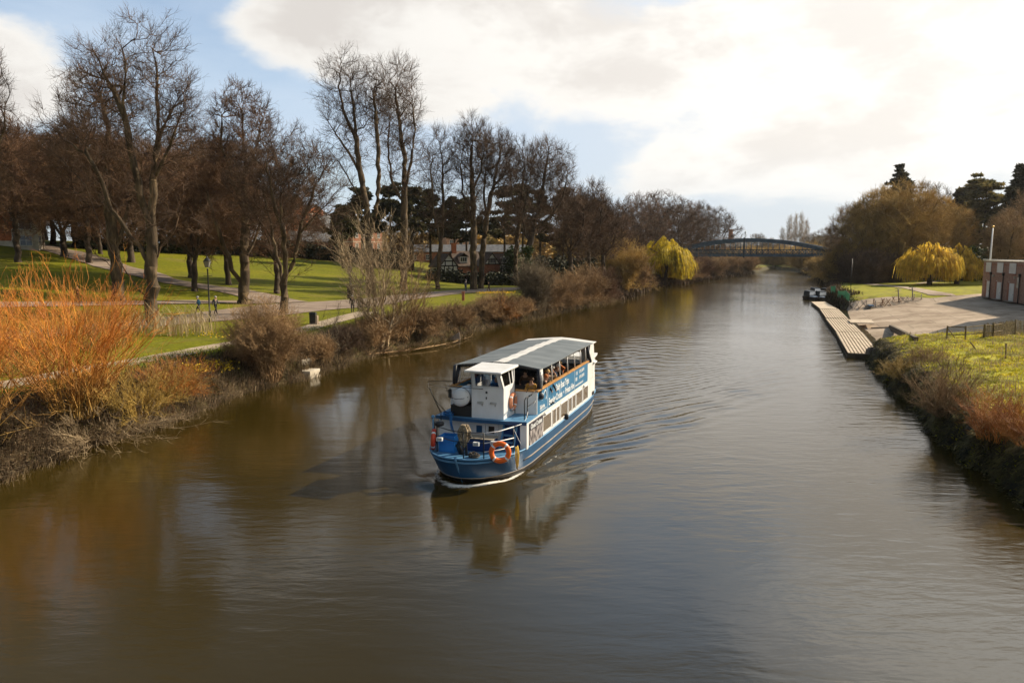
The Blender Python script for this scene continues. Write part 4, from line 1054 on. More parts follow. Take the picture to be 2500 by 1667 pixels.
# ---- wheelhouse
B0, B1 = -.40, .95; WA0, WA1 = 1.93, 3.18; ZW = 3.27; ZT = 3.95; LEAN = .30; TIN = .07
wh = empty('wheelhouse', (0, 0, 0)); wh.parent = boat
q = MB()
q.box((B0, WA0, 2.052), (B1, WA0 + .04, ZW)); q.box((B0, WA0 + .04, 2.052), (B0 + .04, WA1, ZW)); q.box((B1 - .04, WA0 + .04, 2.052), (B1, WA1, ZW)); q.box((B0, WA1, 2.052), (B0 + .35, WA1 + .04, ZT)); q.box((B1 - .35, WA1, 2.052), (B1, WA1 + .04, ZT))
q.build('wheelhouse_body', M['white_paint'], wh)
def fr(u, t, off=0.0):   # leaning front plane: u 0..1 across, t 0..1 up
    bl = B0 - .0 + TIN * 0 * t; br = B1
    return (B0 + (B1 - B0) * u + (TIN * t * (1 - 2 * u)) * 1.0, WA0 - LEAN * t + off, ZW + (ZT - ZW) * t)
q = MB()
def patch(u0, t0, u1, t1):
    V = [fr(u0, t0), fr(u1, t0), fr(u1, t0, .05), fr(u0, t0, .05), fr(u0, t1), fr(u1, t1), fr(u1, t1, .05), fr(u0, t1, .05)]; q.hexa(V)
for p_ in ((0, 0, 1, .12), (0, .88, 1, 1), (0, .12, .13, .88), (.87, .12, 1, .88)): patch(*p_)
q.build('windscreen_frame', M['white_paint'], wh)
q = MB(); V = [fr(.13, .12, .02), fr(.87, .12, .02), fr(.87, .12, .03), fr(.13, .12, .03), fr(.13, .88, .02), fr(.87, .88, .02), fr(.87, .88, .03), fr(.13, .88, .03)]; q.hexa(V); q.build('windscreen', M['clear'], wh)
for s in (0, 1):
    Xf = (B1 - .045, B1 - .002) if s else (B0 + .002, B0 + .045)
    def sp_(a, t): 
        a_f = WA0 - LEAN * t; ins = TIN * t * (1 if not s else -1)
        return (a_f + (WA1 - a_f) * a, ZW + (ZT - ZW) * t, ins)
    def sidep(a0, t0, a1, t1, mb, x0, x1):
        P4 = [sp_(a0, t0), sp_(a1, t0), sp_(a1, t1), sp_(a0, t1)]
        V = [(x0 + p_[2], p_[0], p_[1]) for p_ in P4] + [(x1 + p_[2], p_[0], p_[1]) for p_ in P4]; mb.hexa(V)
    q = MB()
    for p_ in ((0, 0, 1, .1), (0, .9, 1, 1), (0, .1, .12, .9), (.9, .1, 1, .9), (.66, .1, .70, .9)): sidep(*p_, q, *Xf)
    q.build('side_window_frame', M['white_paint'], wh)
    q = MB(); sidep(.12, .1, .9, .9, q, (Xf[0] + Xf[1]) / 2, (Xf[0] + Xf[1]) / 2 + .008); q.build('side_window', M['clear'], wh)
q = MB(); q.hexa([(B0 - .05, 1.30, 3.97), (B1 + .12, 1.30, 3.95), (B1 + .16, 3.25, 3.97), (B0 - .08, 3.25, 3.99), (B0 - .05, 1.30, 4.04), (B1 + .12, 1.30, 4.02), (B1 + .16, 3.25, 4.07), (B0 - .08, 3.25, 4.09)]); q.build('wheelhouse_roof', M['white_paint'], wh, bevel=.02)
q = MB(); q.box((B0 + .1, 2.02, 3.02), (B1 - .1, 2.5, 3.2)); q.torus((.28, 2.56, 3.15), (0, 1, .5), .2, .015, 20, 6); q.build('helm_console', M['inside'], wh)
for x in (-.02, .52):
    q = MB(); q.box((x - .13, 1.895, 2.635), (x + .13, 1.93, 2.665)); q.box((x - .13, 1.895, 2.70), (x + .13, 1.93, 2.72)); q.box((x - .13, 1.90, 2.665), (x - .10, 1.93, 2.70)); q.box((x + .05, 1.9, 2.56), (x + .10, 1.93, 2.635)); q.build('step_handle', M['steel'], wh)
q = MB(); q.box((.20, 1.905, 3.06), (.27, 1.93, 3.14)); q.box((.21, 1.905, 2.83), (.25, 1.93, 2.92)); q.build('wall_fitting', M['blackmetal'], wh)
q = MB(); q.tube([(.1, 1.88, 3.24), (-.3, 1.80, 3.25), (-1.35, 1.7, 3.30), (-1.37, 1.7, 3.10), (-1.2, 1.65, 3.08)], .014, 5); q.build('mirror_arm', M['blackmetal'], wh)
q = MB(); q.box((-1.27, 1.60, 2.86), (-1.13, 1.66, 3.20)); q.build('wing_mirror', M['blackmetal'], wh, bevel=.02)
# lifebuoy on the wheelhouse side
def banded(c, ax, R0, r0, m, name, parent, extra=None):
    q = MB(); q.torus(c, ax, R0, r0, 32, 10, mfun=lambda t: 1 if (t * 4 + .06) % 1 < .13 else 0); return q.build(name, [m, M['tape']], parent)
lb = MB()
b_ = empty('lifebuoy', BW(1.02, 2.85, 2.62), -BANG, 'faded orange lifebuoy hung on the side of the white wheelhouse', 'lifebuoy', 'lifebuoys on the trip boat')
banded((0, 0, 0), (1, 0, 0), .30, .075, M['faded_or'], 'ring', b_)
b_ = empty('lifebuoy', BW(1.50, .02, 1.30), -BANG, 'bright orange lifebuoy with white bands hung on the bow rail beside the yellow rope', 'lifebuoy', 'lifebuoys on the trip boat')
banded((0, 0, 0), (.25, -.97, .1), .32, .095, M['orange_pl'], 'ring', b_)
b_ = empty('lifebuoy', BW(-1.42, .55, 1.42), -BANG, 'red lifebuoy seen edge-on outside the far bow rail', 'lifebuoy', 'lifebuoys on the trip boat')
banded((0, 0, 0), (-.93, -.35, .05), .32, .09, M['red_pl'], 'ring', b_)
# liferaft drum on its black housing
rt = empty('liferaft', BW(-.86, 1.7, 2.84), -BANG, 'white barrel-shaped liferaft canister lying beside the wheelhouse', 'liferaft')
q = MB(); q.lathe((0, 0, 0), [(.06, -.04), (.22, -.02), (.33, .04), (.365, .14), (.37, .6), (.375, .62), (.375, .66), (.37, .68), (.365, 1.1), (.33, 1.2), (.2, 1.26)], 24, axis=(0, 1, 0)); q.build('canister', M['white_paint'], rt)
q = MB(); q.tube([(-.38, .02, .0), (-.1, -.04, -.03), (.2, -.03, .0), (.37, .1, .05)], .012, 5); q.torus((0, .3, 0), (0, 1, 0), .375, .010, 24, 5); q.torus((0, .9, 0), (0, 1, 0), .375, .010, 24, 5); q.build('lashing', M['blackmetal'], rt)
q = MB(); q.box((-1.32, 1.95, 2.052), (-.43, 3.1, 2.50)); q.build('raft_housing', M['black_paint'], boat)
# gangway handrail hoops on the upper foredeck
for a in (2.25, 2.62):
    q = MB(); q.tube([(1.70, a, 2.05), (1.70, a, 2.80), (1.72, a + .04, 2.88), (1.74, a + .14, 2.92), (1.80, a + .24, 2.92)], .022, 6); q.build('handrail', M['blackmetal'], boat)
q = MB(); q.tube([(1.80, 2.5, 2.92), (1.86, 3.0, 3.02), (1.86, 3.5, 3.05)], .018, 5); q.tube([(1.72, 2.62, 2.5), (1.84, 3.3, 2.62)], .012, 5); q.tube([(1.55, 2.95, 3.0), (1.55, 3.2, 3.15), (1.75, 3.2, 3.15)], .015, 5); q.build('gangway_rail', M['blackmetal'], boat)
q = MB(); q.tube([(1.75, 2.9, 2.35), (1.9, 3.35, 2.75)], .012, 5); q.tube([(1.72, 2.62, 2.3), (1.80, 2.2, 2.12), (1.75, 1.75, 1.92)], .010, 4); q.build('safety_chain', M['tape'], boat)
# bow rail: stanchions and three rails
stan = [(-1.66, 1.15), (-1.22, .42), (-.6, 0), (.1, -.1), (.86, .02), (1.62, 1.15)]
for (b, a) in stan:
    if (b, a) == (-.6, 0): continue
    q = MB(); q.tube([(b, a, .97), (b, a, 1.97)], .024, 6); q.build('stanchion', M['blackmetal'], boat)
for k, z in enumerate((1.96, 1.58, 1.25)):
    q = MB(); q.tube([(-1.66, 1.15, z), (-1.22, .42, z), (-.4, -.02, z), (.1, -.1, z), (.86, .02, z)] if k < 2 else [(-1.22, .42, z), (-1.66, 1.15, z)], .018, 6); q.build('rail', M['blackmetal'], boat)
    q = MB(); q.tube([(.86, .02, z), (1.3, .5, z), (1.64, 1.15, z + (.05 if k == 0 else 0))], .02, 6); q.build('rail', M['tape'], boat)
q = MB(); q.tube([(1.64, 1.15, 2.01), (1.76, 1.7, 2.0)], .014, 5); q.tube([(1.64, 1.15, 1.9), (1.76, 1.75, 1.1)], .014, 5); q.build('rail_stay', M['tape'], boat)
for (b, a) in ((-.95, .12), (.62, -.08), (1.18, .25)):
    q = MB(); q.box((b - .12, a - .10, 1.50), (b + .12, a + .02, 1.64)); fo = q.build('floodlight', M['tape'], boat, bevel=.015)
    q = MB(); q.box((b - .09, a - .106, 1.525), (b + .09, a - .102, 1.615)); q.build('lens', M['steel'], fo)
q = MB(); q.lathe((-1.12, .45, 1.98), [(.10, 0), (.17, .03), (.18, .12), (.14, .17), (.03, .19)], 14); q.build('horn_cover', M['blackmetal'], boat)
q = MB(); q.tube([(-1.7, 1.1, 1.0), (-1.7, 1.1, 2.12)], .03, 6); q.lathe((-1.7, 1.1, 2.1), [(.03, 0), (.08, .03), (.08, .09), (.02, .13)], 10); q.build('nav_post', M['deck_blue'], boat)
q = MB(); q.tube([(-1.45, 1.3, 2.0), (-1.45, 1.3, 2.3), (-1.75, 1.15, 3.05), (-1.85, 1.12, 3.30)], .02, 5); q.tube([(-1.30, 1.8, 2.06), (-1.68, 1.2, 2.85)], .012, 5); q.tube([(-1.9, 1.12, 3.55), (-1.9, 1.12, 3.32), (-1.78, 1.12, 3.25)], .012, 5)
q.build('signal_mast', M['blackmetal'], boat)
q = MB(); q.tube([(-1.9, 1.12, 3.55), (-1.2, 1.6, 3.52), (-.45, 1.8, 3.42)], .012, 5); q.tube([(-1.9, 1.12, 3.45), (-1.7, 2.6, 3.05)], .010, 4); q.build('mast_stay', M['blackmetal'], boat)
# foredeck furniture
q = MB(); q.box((-.40, .95, .975), (.85, 1.52, 1.46)); q.build('rope_locker', M['navy'], boat, bevel=.015)
for k in range(3):
    q = MB(); q.box((-.44, .88 + k * .22, 1.463), (.89, 1.08 + k * .22, 1.50)); q.build('bench_slat', M['grey_wood'], boat, bevel=.006)
cr_ = empty('storage_crate', BW(-.85, .75, .972), -BANG, 'bright blue open plastic crate standing at the far side of the foredeck', 'crate')
q = MB(); w, l, h = .32, .26, .62
q.box((-w, -l, 0), (w, l, .03)); q.box((-w, -l, .03), (-w + .03, l, h)); q.box((w - .03, -l, .03), (w, l, h)); q.box((-w + .03, -l, .03), (w - .03, -l + .03, h)); q.box((-w + .03, l - .03, .03), (w - .03, l, h))
q.box((-w - .02, -l - .02, h - .05), (w + .02, -l, h)); q.box((-w - .02, -l - .02, h * .5), (w + .02, -l, h * .5 + .03)); q.build('bin', mat('blue_plastic', (.02, .17, .50), (.03, .22, .58), 2, .4), cr_)
q = MB(); q.tube([(-.2, .45, .97), (-.32, .35, 1.3), (-.12, .3, 1.62), (-.05, .3, 1.9)], [.12, .10, .07, .05], 8); q.tube([(.05, .3, .97), (.0, .3, 1.9)], .05, 8); q.tube([(-.3, .3, 1.72), (.25, .3, 1.72)], .05, 8); q.build('mooring_bitt', M['blackmetal'], boat)
rp = empty('rope_coil', BW(.0, .22, 1.35), -BANG, 'thick tan mooring rope hung in long loops over the black bow bitt', 'rope')
q = MB(); rg_ = random.Random(3)
for k in range(22):
    w = rg_.uniform(.06, .19); y = rg_.uniform(-.12, .08); L = rg_.uniform(.55, .86); o_ = rg_.uniform(-.06, .06); top = .82
    q.tube([(o_ - w * .3, y, top), (o_ - w, y - .03, top - .25), (o_ - w * .9, y - .04, top - L * .7), (o_, y - .04, top - L - .02), (o_ + w * .9, y - .02, top - L * .7), (o_ + w, y, top - .25), (o_ + w * .3, y, top)], .024, 5)
q.build('coil', M['rope'], rp)
def heap(name, loc, rad, hgt, r, n, m, label, seed=1, cat='rope'):
    e_ = empty(name, loc, -BANG, label, cat); q = MB(); g = random.Random(seed)
    for k in range(n):
        a0 = g.uniform(0, 6.28); R_ = rad * g.uniform(.35, 1); z0 = g.uniform(.02, hgt)
        q.tube([(R_ * math.cos(a0 + t * .9), R_ * .7 * math.sin(a0 + t * .9), max(.02, z0 + g.uniform(-.04, .04))) for t in range(7)], r, 5)
    q.build('coil', m, e_); return e_
heap('rope_heap', BW(.42, .15, .98), .28, .14, .022, 12, mat('dark_rope', (.04, .035, .03), (.16, .13, .10), 14, .95), 'dark rope heaped on the bow deck below the rail', 4)
ye = empty('throw_line', BW(1.86, .75, 1.0), -BANG, 'yellow rope hanging over the gunwale beside the bright orange lifebuoy', 'rope')
q = MB(); g = random.Random(8)
for k in range(9):
    w = g.uniform(.05, .13); L = g.uniform(.35, .75); y = g.uniform(-.12, .1); x0 = g.uniform(.02, .10)
    q.tube([(x0, y, .38), (x0 + .03, y - w, .15), (x0 + .03, y - w * .8, .2 - L * .5), (x0 + .02, y, .25 - L), (x0 + .03, y + w * .8, .2 - L * .5), (x0 + .03, y + w, .15), (x0, y, .38)], .015, 5)
q.build('coil', M['rope_y'], ye)
be = empty('blue_line', BW(-1.35, 1.75, 2.06), -BANG, 'tangled blue rope tied at the corner of the upper foredeck', 'rope')
q = MB(); g = random.Random(5)
for k in range(12): q.tube([(g.uniform(-.22, .22), g.uniform(-.15, .1), g.uniform(0, .2)) for _ in range(4)], .02, 5)
for k in range(5): q.tube([(.1 + k * .03, -.10, .05), (.15 + k * .02, -.14, -.25), (.2 + k * .04, -.15, -.5 - .05 * k)], .010, 4)
q.build('coil', M['rope_b'], be)

# crew and passengers aboard
AB = -BANG
person(BW(.42, 2.72, 2.30), AB, 'sit', 'blue', 'navy', 'grey', 'skipper in a blue jacket steering inside the white wheelhouse', s=1.12)
PAX = 'passengers on the upper deck'
seat = 2.056
person(BW(1.36, 5.35, seat), AB + R(86), 'reach', 'black', 'navy', 'ginger', 'ginger-haired passenger leaning both arms over the banner rail', PAX)
person(BW(1.30, 4.35, seat), AB + R(20), 'sit', 'mustard', 'navy', 'brown', 'passenger in a mustard jacket sitting at the front corner of the upper deck', PAX)
person(BW(1.42, 6.25, seat), AB + R(35), 'lean', 'cream', 'brown', 'blond', 'blond passenger in cream raising an arm beside the second awning post', PAX, 1.04)
person(BW(1.32, 7.4, seat), AB + R(15), 'sit', 'navy', 'black', 'grey', 'grey-haired passenger in navy sitting behind the blond passenger', PAX, 1.04)
person(BW(1.42, 8.0, seat), AB + R(5), 'sit', 'black', 'black', 'grey', 'grey-haired passenger in black looking forward, second from the grey-haired one in navy', PAX, 1.04)
person(BW(1.25, 9.0, seat), AB + R(-10), 'lean', 'orange', 'navy', 'blond', 'passenger in an orange top near the middle of the upper deck', PAX, 1.04)
person(BW(.45, 6.2, seat), AB + R(0), 'sit', 'brown', 'black', 'dark', 'dark-haired passenger in brown sitting by the aisle', PAX)
person(BW(-.8, 7.4, seat), AB + R(0), 'sit', 'red', 'black', 'brown', 'passenger in a red coat on the far side of the upper deck', PAX)
# ================================================================== vegetation
def hero(name, base, limbs, crown, label, bark='bark', twig='twig', group=None, seed=1, n=520, R0=.45, depth=None, cat='tree', dy=.8, **kw):
    """a tree built from surveyed limbs: bearings at the tree's own distance, in metres about its foot"""
    b = ground(*base) if depth is None else atd(base[0], base[1], depth)
    b = np.array([b[0], b[1], gmesh(b[0], b[1])]); y = b[1]; rng = random.Random(seed)
    def P(u, v, o=0): return atd(u, v, y) - b + np.array([0, o, 0])
    sk = []
    for i, l in enumerate(limbs):
        pts = []
        off = 0; dr_ = rng.uniform(-.9, .9) if i else 0
        for k, q in enumerate(l):
            p = P(*q); s = np.linalg.norm(P(*q) - P(*l[0])) * .30 * dr_
            p[1] += s; pts.append(p)
        if i == 0: pts[0] = np.array([0, 0, -.4])
        else:
            allp = np.concatenate([np.array(s_) for s_ in sk]); j = np.argmin(((allp[:, [0, 2]] - pts[0][[0, 2]]) ** 2).sum(1)); oy = allp[j, 1]
            for p in pts: p[1] += oy
        sk.append(pts)
    cr = []
    for (u, v, ru, rv, w) in crown:
        c = P(u, v); m = y / F; cr.append((c[0], 0, c[2], ru * m, ru * m * dy, rv * m, w))
    geo = tree_geo(seed, sk, cr, n, R0, **kw)
    return make_tree(name, geo, tuple(b), M[bark], M[twig], label, cat, group)

hero('lime_tree', (372, 797),
     [[(372, 797), (369, 700), (368, 600), (372, 510), (378, 440), (384, 350), (388, 270), (385, 190), (372, 120)],
      [(368, 560), (350, 480), (338, 410), (330, 330), (322, 260), (334, 190), (326, 110)],
      [(369, 650), (395, 600), (425, 560), (460, 530), (505, 498)],
      [(369, 655), (340, 600), (310, 560), (280, 510), (255, 440), (225, 380)],
      [(330, 330), (300, 250), (265, 180), (240, 130)],
      [(385, 345), (420, 260), (450, 215), (470, 200)],
      [(371, 735), (347, 712), (293, 612), (262, 520), (250, 460), (200, 400), (130, 330), (105, 290)],
      [(378, 440), (410, 380), (450, 320), (475, 260)]],
     [(360, 185, 105, 150, 3), (255, 215, 100, 130, 2.2), (430, 290, 75, 130, 2), (160, 330, 80, 85, 1), (330, 400, 170, 120, 1.6), (400, 540, 130, 60, .5)],
     'tallest bare tree on the left, with a split pale trunk rising behind the orange willow', seed=3, n=900, R0=.52, twigs=8, tw_len=1.0, tw_r=.011, inner=.1)
hero('lime_tree', (292, 735),
     [[(292, 735), (287, 690), (279, 620), (268, 520), (264, 420), (262, 320), (245, 230)],
      [(285, 660), (260, 640), (235, 620), (205, 590)], [(279, 620), (300, 540), (315, 460), (320, 380)], [(268, 520), (230, 450), (200, 370), (185, 300)]],
     [(240, 300, 90, 150, 2), (180, 420, 90, 120, 1.5), (310, 440, 80, 110, 1)], 'bare tree with a dark leaning trunk, standing just left of the tallest tree', twig='twig_red', seed=5, n=620, R0=.6, tw_r=.02, tw_len=1.3)
hero('lime_tree', (-70, 790), [[(-70, 790), (-72, 650), (-68, 500), (-66, 380), (-60, 280)], [(-70, 560), (-110, 450), (-130, 330)], [(-68, 500), (-30, 400), (-15, 300), (-10, 220)]],
     [(-62, 230, 75, 130, 3), (-60, 400, 80, 110, 2)], 'bare tree cut by the left edge of the picture, only its outer twigs showing', seed=6, n=420, R0=.4)
hero('beech_tree', (597, 742),
     [[(597, 742), (596, 680), (597, 600), (600, 520), (598, 430), (594, 340), (590, 270)], [(593, 700), (570, 660), (556, 610), (535, 540), (520, 470)], [(598, 640), (620, 580), (640, 500), (655, 400)],
      [(600, 520), (570, 430), (555, 350), (560, 290)], [(598, 430), (625, 350), (635, 290)]],
     [(592, 330, 82, 118, 2.4), (590, 480, 120, 110, 2), (530, 430, 60, 110, 1)], 'dense reddish bare tree with a thick dark trunk, left of the lone forked tree', twig='twig_red', seed=8, n=900, R0=.62, twigs=10, tw_r=.017, tw_len=1.0)
hero('beech_tree', (694, 767),
     [[(694, 767), (694, 725), (691, 694)], [(691, 694), (665, 668), (640, 645), (620, 627), (600, 618)], [(693, 692), (720, 660), (745, 640), (775, 622), (810, 612)], [(694, 700), (730, 672), (765, 650), (800, 620), (835, 606)],
      [(691, 694), (678, 650), (665, 600), (650, 540), (632, 480), (612, 420)], [(692, 692), (700, 640), (700, 560), (706, 480), (700, 400), (692, 330)], [(692, 692), (716, 640), (731, 570), (752, 500), (782, 440), (800, 390)],
      [(665, 600), (640, 560), (600, 510), (565, 470)], [(731, 570), (770, 530), (815, 490), (840, 460)], [(700, 560), (675, 480), (662, 400)]],
     [(700, 420, 110, 115, 3), (770, 470, 95, 110, 2), (640, 460, 95, 110, 2), (700, 560, 130, 60, .7)], 'low-forked bare tree with a rounded crown standing alone at the promenade edge', seed=9, n=950, R0=.40, twigs=9, tw_r=.013, tw_len=.9, inner=.15)
hero('lime_tree', (903, 716),
     [[(903, 716), (903, 650), (898, 560), (893, 500), (880, 430), (870, 340), (862, 260), (855, 190)], [(898, 600), (918, 520), (926, 430), (922, 330), (915, 250), (920, 180)], [(880, 430), (850, 370), (820, 330), (795, 290)],
      [(870, 340), (840, 280), (825, 210), (830, 160)], [(893, 500), (865, 460), (835, 400), (800, 360)]],
     [(850, 240, 72, 110, 3), (920, 255, 40, 105, 1.4), (845, 370, 75, 70, 1)], 'tall slender bare tree with two main stems, highest of the group left of the boat', seed=12, n=520, R0=.6, tw_r=.016, tw_len=1.5, up=.6, twigs=7)
hero('lime_tree', (984, 711),
     [[(984, 711), (985, 640), (987, 560), (986, 470), (988, 390), (975, 300), (965, 220)], [(987, 470), (1005, 400), (1015, 320), (1010, 250)], [(986, 500), (955, 440), (945, 360), (950, 280)]],
     [(975, 260, 55, 115, 3), (985, 400, 65, 80, 1)], 'tall bare tree with an upright crown, second of the high group left of the boat', seed=13, n=480, R0=.55, tw_r=.017, tw_len=1.4, up=.6, twigs=7)
hero('lime_tree', (1068, 706),
     [[(1068, 706), (1072, 640), (1080, 560), (1082, 470), (1080, 390)], [(1076, 600), (1060, 520), (1058, 440), (1050, 370)]],
     [(1068, 410, 45, 95, 3), (1070, 520, 45, 60, 1)], 'thin bare tree with two light stems beside the timber-framed house', seed=14, n=300, R0=.38, tw_r=.018, tw_len=1.4, up=.6, twigs=7)
hero('lime_tree', (1158, 707),
     [[(1158, 707), (1155, 640), (1156, 560), (1153, 470), (1150, 390), (1152, 330)], [(1156, 560), (1130, 480), (1122, 400), (1130, 340)], [(1153, 470), (1175, 420), (1185, 360)]],
     [(1155, 380, 52, 92, 3), (1155, 500, 50, 50, .7)], 'tall bare tree right of the timber-framed gable, its trunk lit on one side', seed=15, n=480, R0=.6, tw_r=.018, tw_len=1.4, up=.5, twigs=8)
hero('lime_tree', (1174, 704),
     [[(1174, 704), (1178, 620), (1186, 540), (1202, 460), (1218, 390), (1226, 345)], [(1186, 540), (1182, 460), (1190, 390)], [(1202, 460), (1235, 420), (1250, 380)]],
     [(1215, 400, 50, 78, 3), (1205, 500, 50, 45, .6)], 'bare tree leaning right, close against the tall one by the timber-framed house', seed=16, n=420, R0=.5, tw_r=.018, tw_len=1.4, up=.5, twigs=8)
hero('lime_tree', (1262, 698),
     [[(1262, 698), (1258, 620), (1268, 540), (1274, 470), (1280, 400)], [(1268, 540), (1250, 480), (1245, 420)]],
     [(1272, 430, 45, 82, 3), (1265, 540, 45, 50, .8)], 'bare tree with a pale straight trunk behind the dark ivy-clad one', seed=17, n=380, R0=.45, tw_r=.02, tw_len=1.5, up=.5, twigs=8)
hero('lime_tree', (1287, 712),
     [[(1287, 712), (1290, 650), (1292, 600), (1302, 560), (1318, 500), (1330, 430), (1338, 380)], [(1302, 560), (1345, 530), (1375, 480), (1385, 420)], [(1292, 600), (1275, 530), (1290, 460), (1300, 400)], [(1290, 640), (1250, 600), (1232, 560)]],
     [(1340, 430, 62, 82, 3), (1330, 530, 75, 50, 1)], 'dark bare tree with a rounded crown at the bend of the promenade', bark='bark_dark', seed=18, n=520, R0=.55, tw_r=.018, tw_len=1.4, twigs=8)
for i, (u, v, top, w_, lb) in enumerate([(1395, 694, 465, 55, 'dark bare tree at the promenade end, first of the three right of the rounded one'), (1440, 690, 440, 50, 'leaning bare tree in the middle of three beyond the promenade'), (1475, 686, 505, 50, 'lower bare tree nearest the brown riverside bush')]):
    hero('bare_tree', (u, v), [[(u, v), (u - 3, (v * 2 + top) / 3), (u + 4, (v + 2 * top) / 3)], [(u - 3, (v * 2 + top) / 3), (u - 22, (v + top) / 2 - 10), (u - 28, top + 60)], [(u - 3, (v * 2 + top) / 3), (u + 22, (v + top) / 2), (u + 30, top + 50)]],
         [(u, (v + top) / 2 - 30, w_, (v - top) * .38, 1)], lb, twig='twig', bark='bark_dark', group='bare trees beyond the promenade', seed=30 + i, n=400, R0=.4, tw_r=.022, tw_len=1.4, depth=128 + i * 6)

# generic bare trees reused for the mass on the hill
protos = {}
def proto(key, *a, **k):
    protos[key] = std_tree(*a, **k)
proto('A', 101, 20, 15, n=620, R0=.42, stems=6, twigs=10, tw_r=.020, tw_len=1.2)
proto('B', 102, 22, 13, n=600, R0=.45, stems=5, twigs=10, tw_r=.020, tw_len=1.2, shape='leader')
proto('C', 103, 18, 17, n=640, R0=.48, stems=7, twigs=10, tw_r=.020, tw_len=1.2, shape='round')
proto('D', 104, 20, 11, n=420, R0=.36, stems=4, twigs=9, tw_r=.032, tw_len=1.4, lean=1.2)
MESHC = {}
def gen_tree(key, u, v, h, label, twig='twig_red', name='bare_tree', depth=None, rz=None, group=None, wide=1.0, trunk='bark_dark', dz=0):
    hh = {'A': 20, 'B': 22, 'C': 18, 'D': 20}[key]; s = h / hh
    p = ground(u, v) if depth is None else atd(u, v, depth); z = gmesh(p[0], p[1])
    root = empty(name, (p[0], p[1], z + dz), random.uniform(0, 6.28) if rz is None else rz, label, 'tree', group); root.scale = (s * wide, s * wide, s)
    if (key, twig) not in MESHC:
        (Vt, Qt), (Vc, Qc) = protos[key]
        a = mesh_np('trunk', Vt, Qt, M[trunk], root, smooth=True); b = mesh_np('crown', Vc, Qc, M[twig], root); MESHC[(key, twig)] = (a.data, b.data)
    else:
        for nm, me in zip(('trunk', 'crown'), MESHC[(key, twig)]):
            o = bpy.data.objects.new(nm, me); COL.objects.link(o); o.parent = root
    return root
AV = 'park trees lining the hill path'
for key, u, v, h, lb in [('A', 466, 678, 21, 'bare park tree with a slim pale-sided trunk left of the lamp post'), ('D', 475, 711, 19, 'bare park tree whose dark trunk stands directly left of the black lamp post'),
                         ('D', 558, 695, 20, 'bare park tree with a slim trunk between the lamp post and the thick reddish tree'), ('A', 676, 716, 18, 'bare park tree half hidden behind the low-forked tree'),
                         ('B', 219, 643, 21, 'bare park tree with a dark trunk beside the hill path, right of two others'), ('C', 157, 627, 18, 'bare park tree with a broad root flare on the shady slope'),
                         ('A', 103, 609, 18, 'bare park tree left of the broad-rooted one, on the shady slope'), ('D', 246, 620, 18, 'slim bare park tree beyond the hill path on the sunny grass'),
                         ('C', 320, 640, 19, 'bare park tree behind the tallest tree, across the hill path'), ('B', 46, 640, 20, 'bare park tree on the shaded grass near the left edge'), ('A', -30, 640, 20, 'bare park tree mostly beyond the left edge of the picture')]:
    gen_tree(key, u, v, h, lb, group=AV)
BG = 'bare trees along the crest of the hill'
crest = [(-60, 594, 19, 'A'), (20, 588, 20, 'B'), (70, 590, 16, 'C'), (130, 592, 19, 'A'), (185, 596, 20, 'C'), (235, 600, 21, 'B'), (290, 604, 19, 'A'), (345, 607, 20, 'C'), (400, 611, 19, 'B'), (450, 613, 18, 'A'), (505, 616, 18, 'C'), (555, 620, 17, 'B'),
         (610, 622, 14, 'A'), (1000, 648, 13, 'A')]
places = ['far left behind the brick wall', 'behind the first park trees', 'above the stone lodge', 'above the dark hedge left of the hill path', 'over the top end of the hill path', 'just right of the path top', 'left of the tallest tree',
          'directly behind the tallest tree', 'between the tallest tree and the lamp post', 'above the black lamp post', 'right of the lamp post', 'behind the thick reddish tree', 'between the reddish tree and the forked one', 'left of the timber-framed house']
for (u, v, h, key), pl in zip(crest, places):
    p = ground(u, v + 8); gen_tree(key, u, v + 8, h, 'reddish-brown bare tree on the hill crest ' + pl, group=BG, wide=1.15 if h > 15 else 1.3, depth=min(p[1], 178) + 3)
for i, (u, h, key, dp, lb) in enumerate([(30, 22, 'C', 150, 'dense brown bare tree massed behind the crest at far left'), (110, 21, 'A', 155, 'dense brown bare tree massed behind the crest above the lodge'), (270, 23, 'B', 165, 'dense brown bare tree massed behind the crest left of the tallest tree'),
                                       (350, 22, 'C', 168, 'dense brown bare tree massed behind the crest right behind the tallest tree'), (440, 21, 'A', 170, 'dense brown bare tree massed behind the crest above the lamp post'), (520, 18, 'C', 172, 'dense brown bare tree massed behind the crest behind the reddish tree')]):
    gen_tree(key, u, 600, h, lb, group='dense trees massed behind the hill crest', depth=dp, wide=1.2, twig='twig')
# far left bank beyond the promenade, towards the bridge
FB = 'bare trees on the far left bank before the bridge'
for u, h, key, dp, lb, w in [(1515, 19, 'C', 205, 'rounded bare tree left of the yellow weeping willow', 1.0), (1560, 24, 'A', 225, 'broad bare tree rising behind the yellow weeping willow', 1.1), (1610, 25, 'C', 235, 'tallest bare tree behind the right side of the yellow willow', 1.1), (1655, 30, 'A', 338, 'bare tree between the yellow willow and the bridge end', 1.1),
                             (1700, 30, 'B', 345, 'upright bare tree just behind the bridge end', 1.2), (1735, 28, 'C', 360, 'bare tree rising above the left part of the blue bridge', 1.1), (1590, 17, 'B', 215, 'lower bare tree tucked behind the yellow willow crown', 1.2), (1475, 17, 'A', 185, 'bare tree behind the brown riverside bush', 1.1)]:
    gen_tree(key, u, 650, h, lb, group=FB, depth=dp, wide=w, twig='twig_red' if key == 'A' else 'twig')
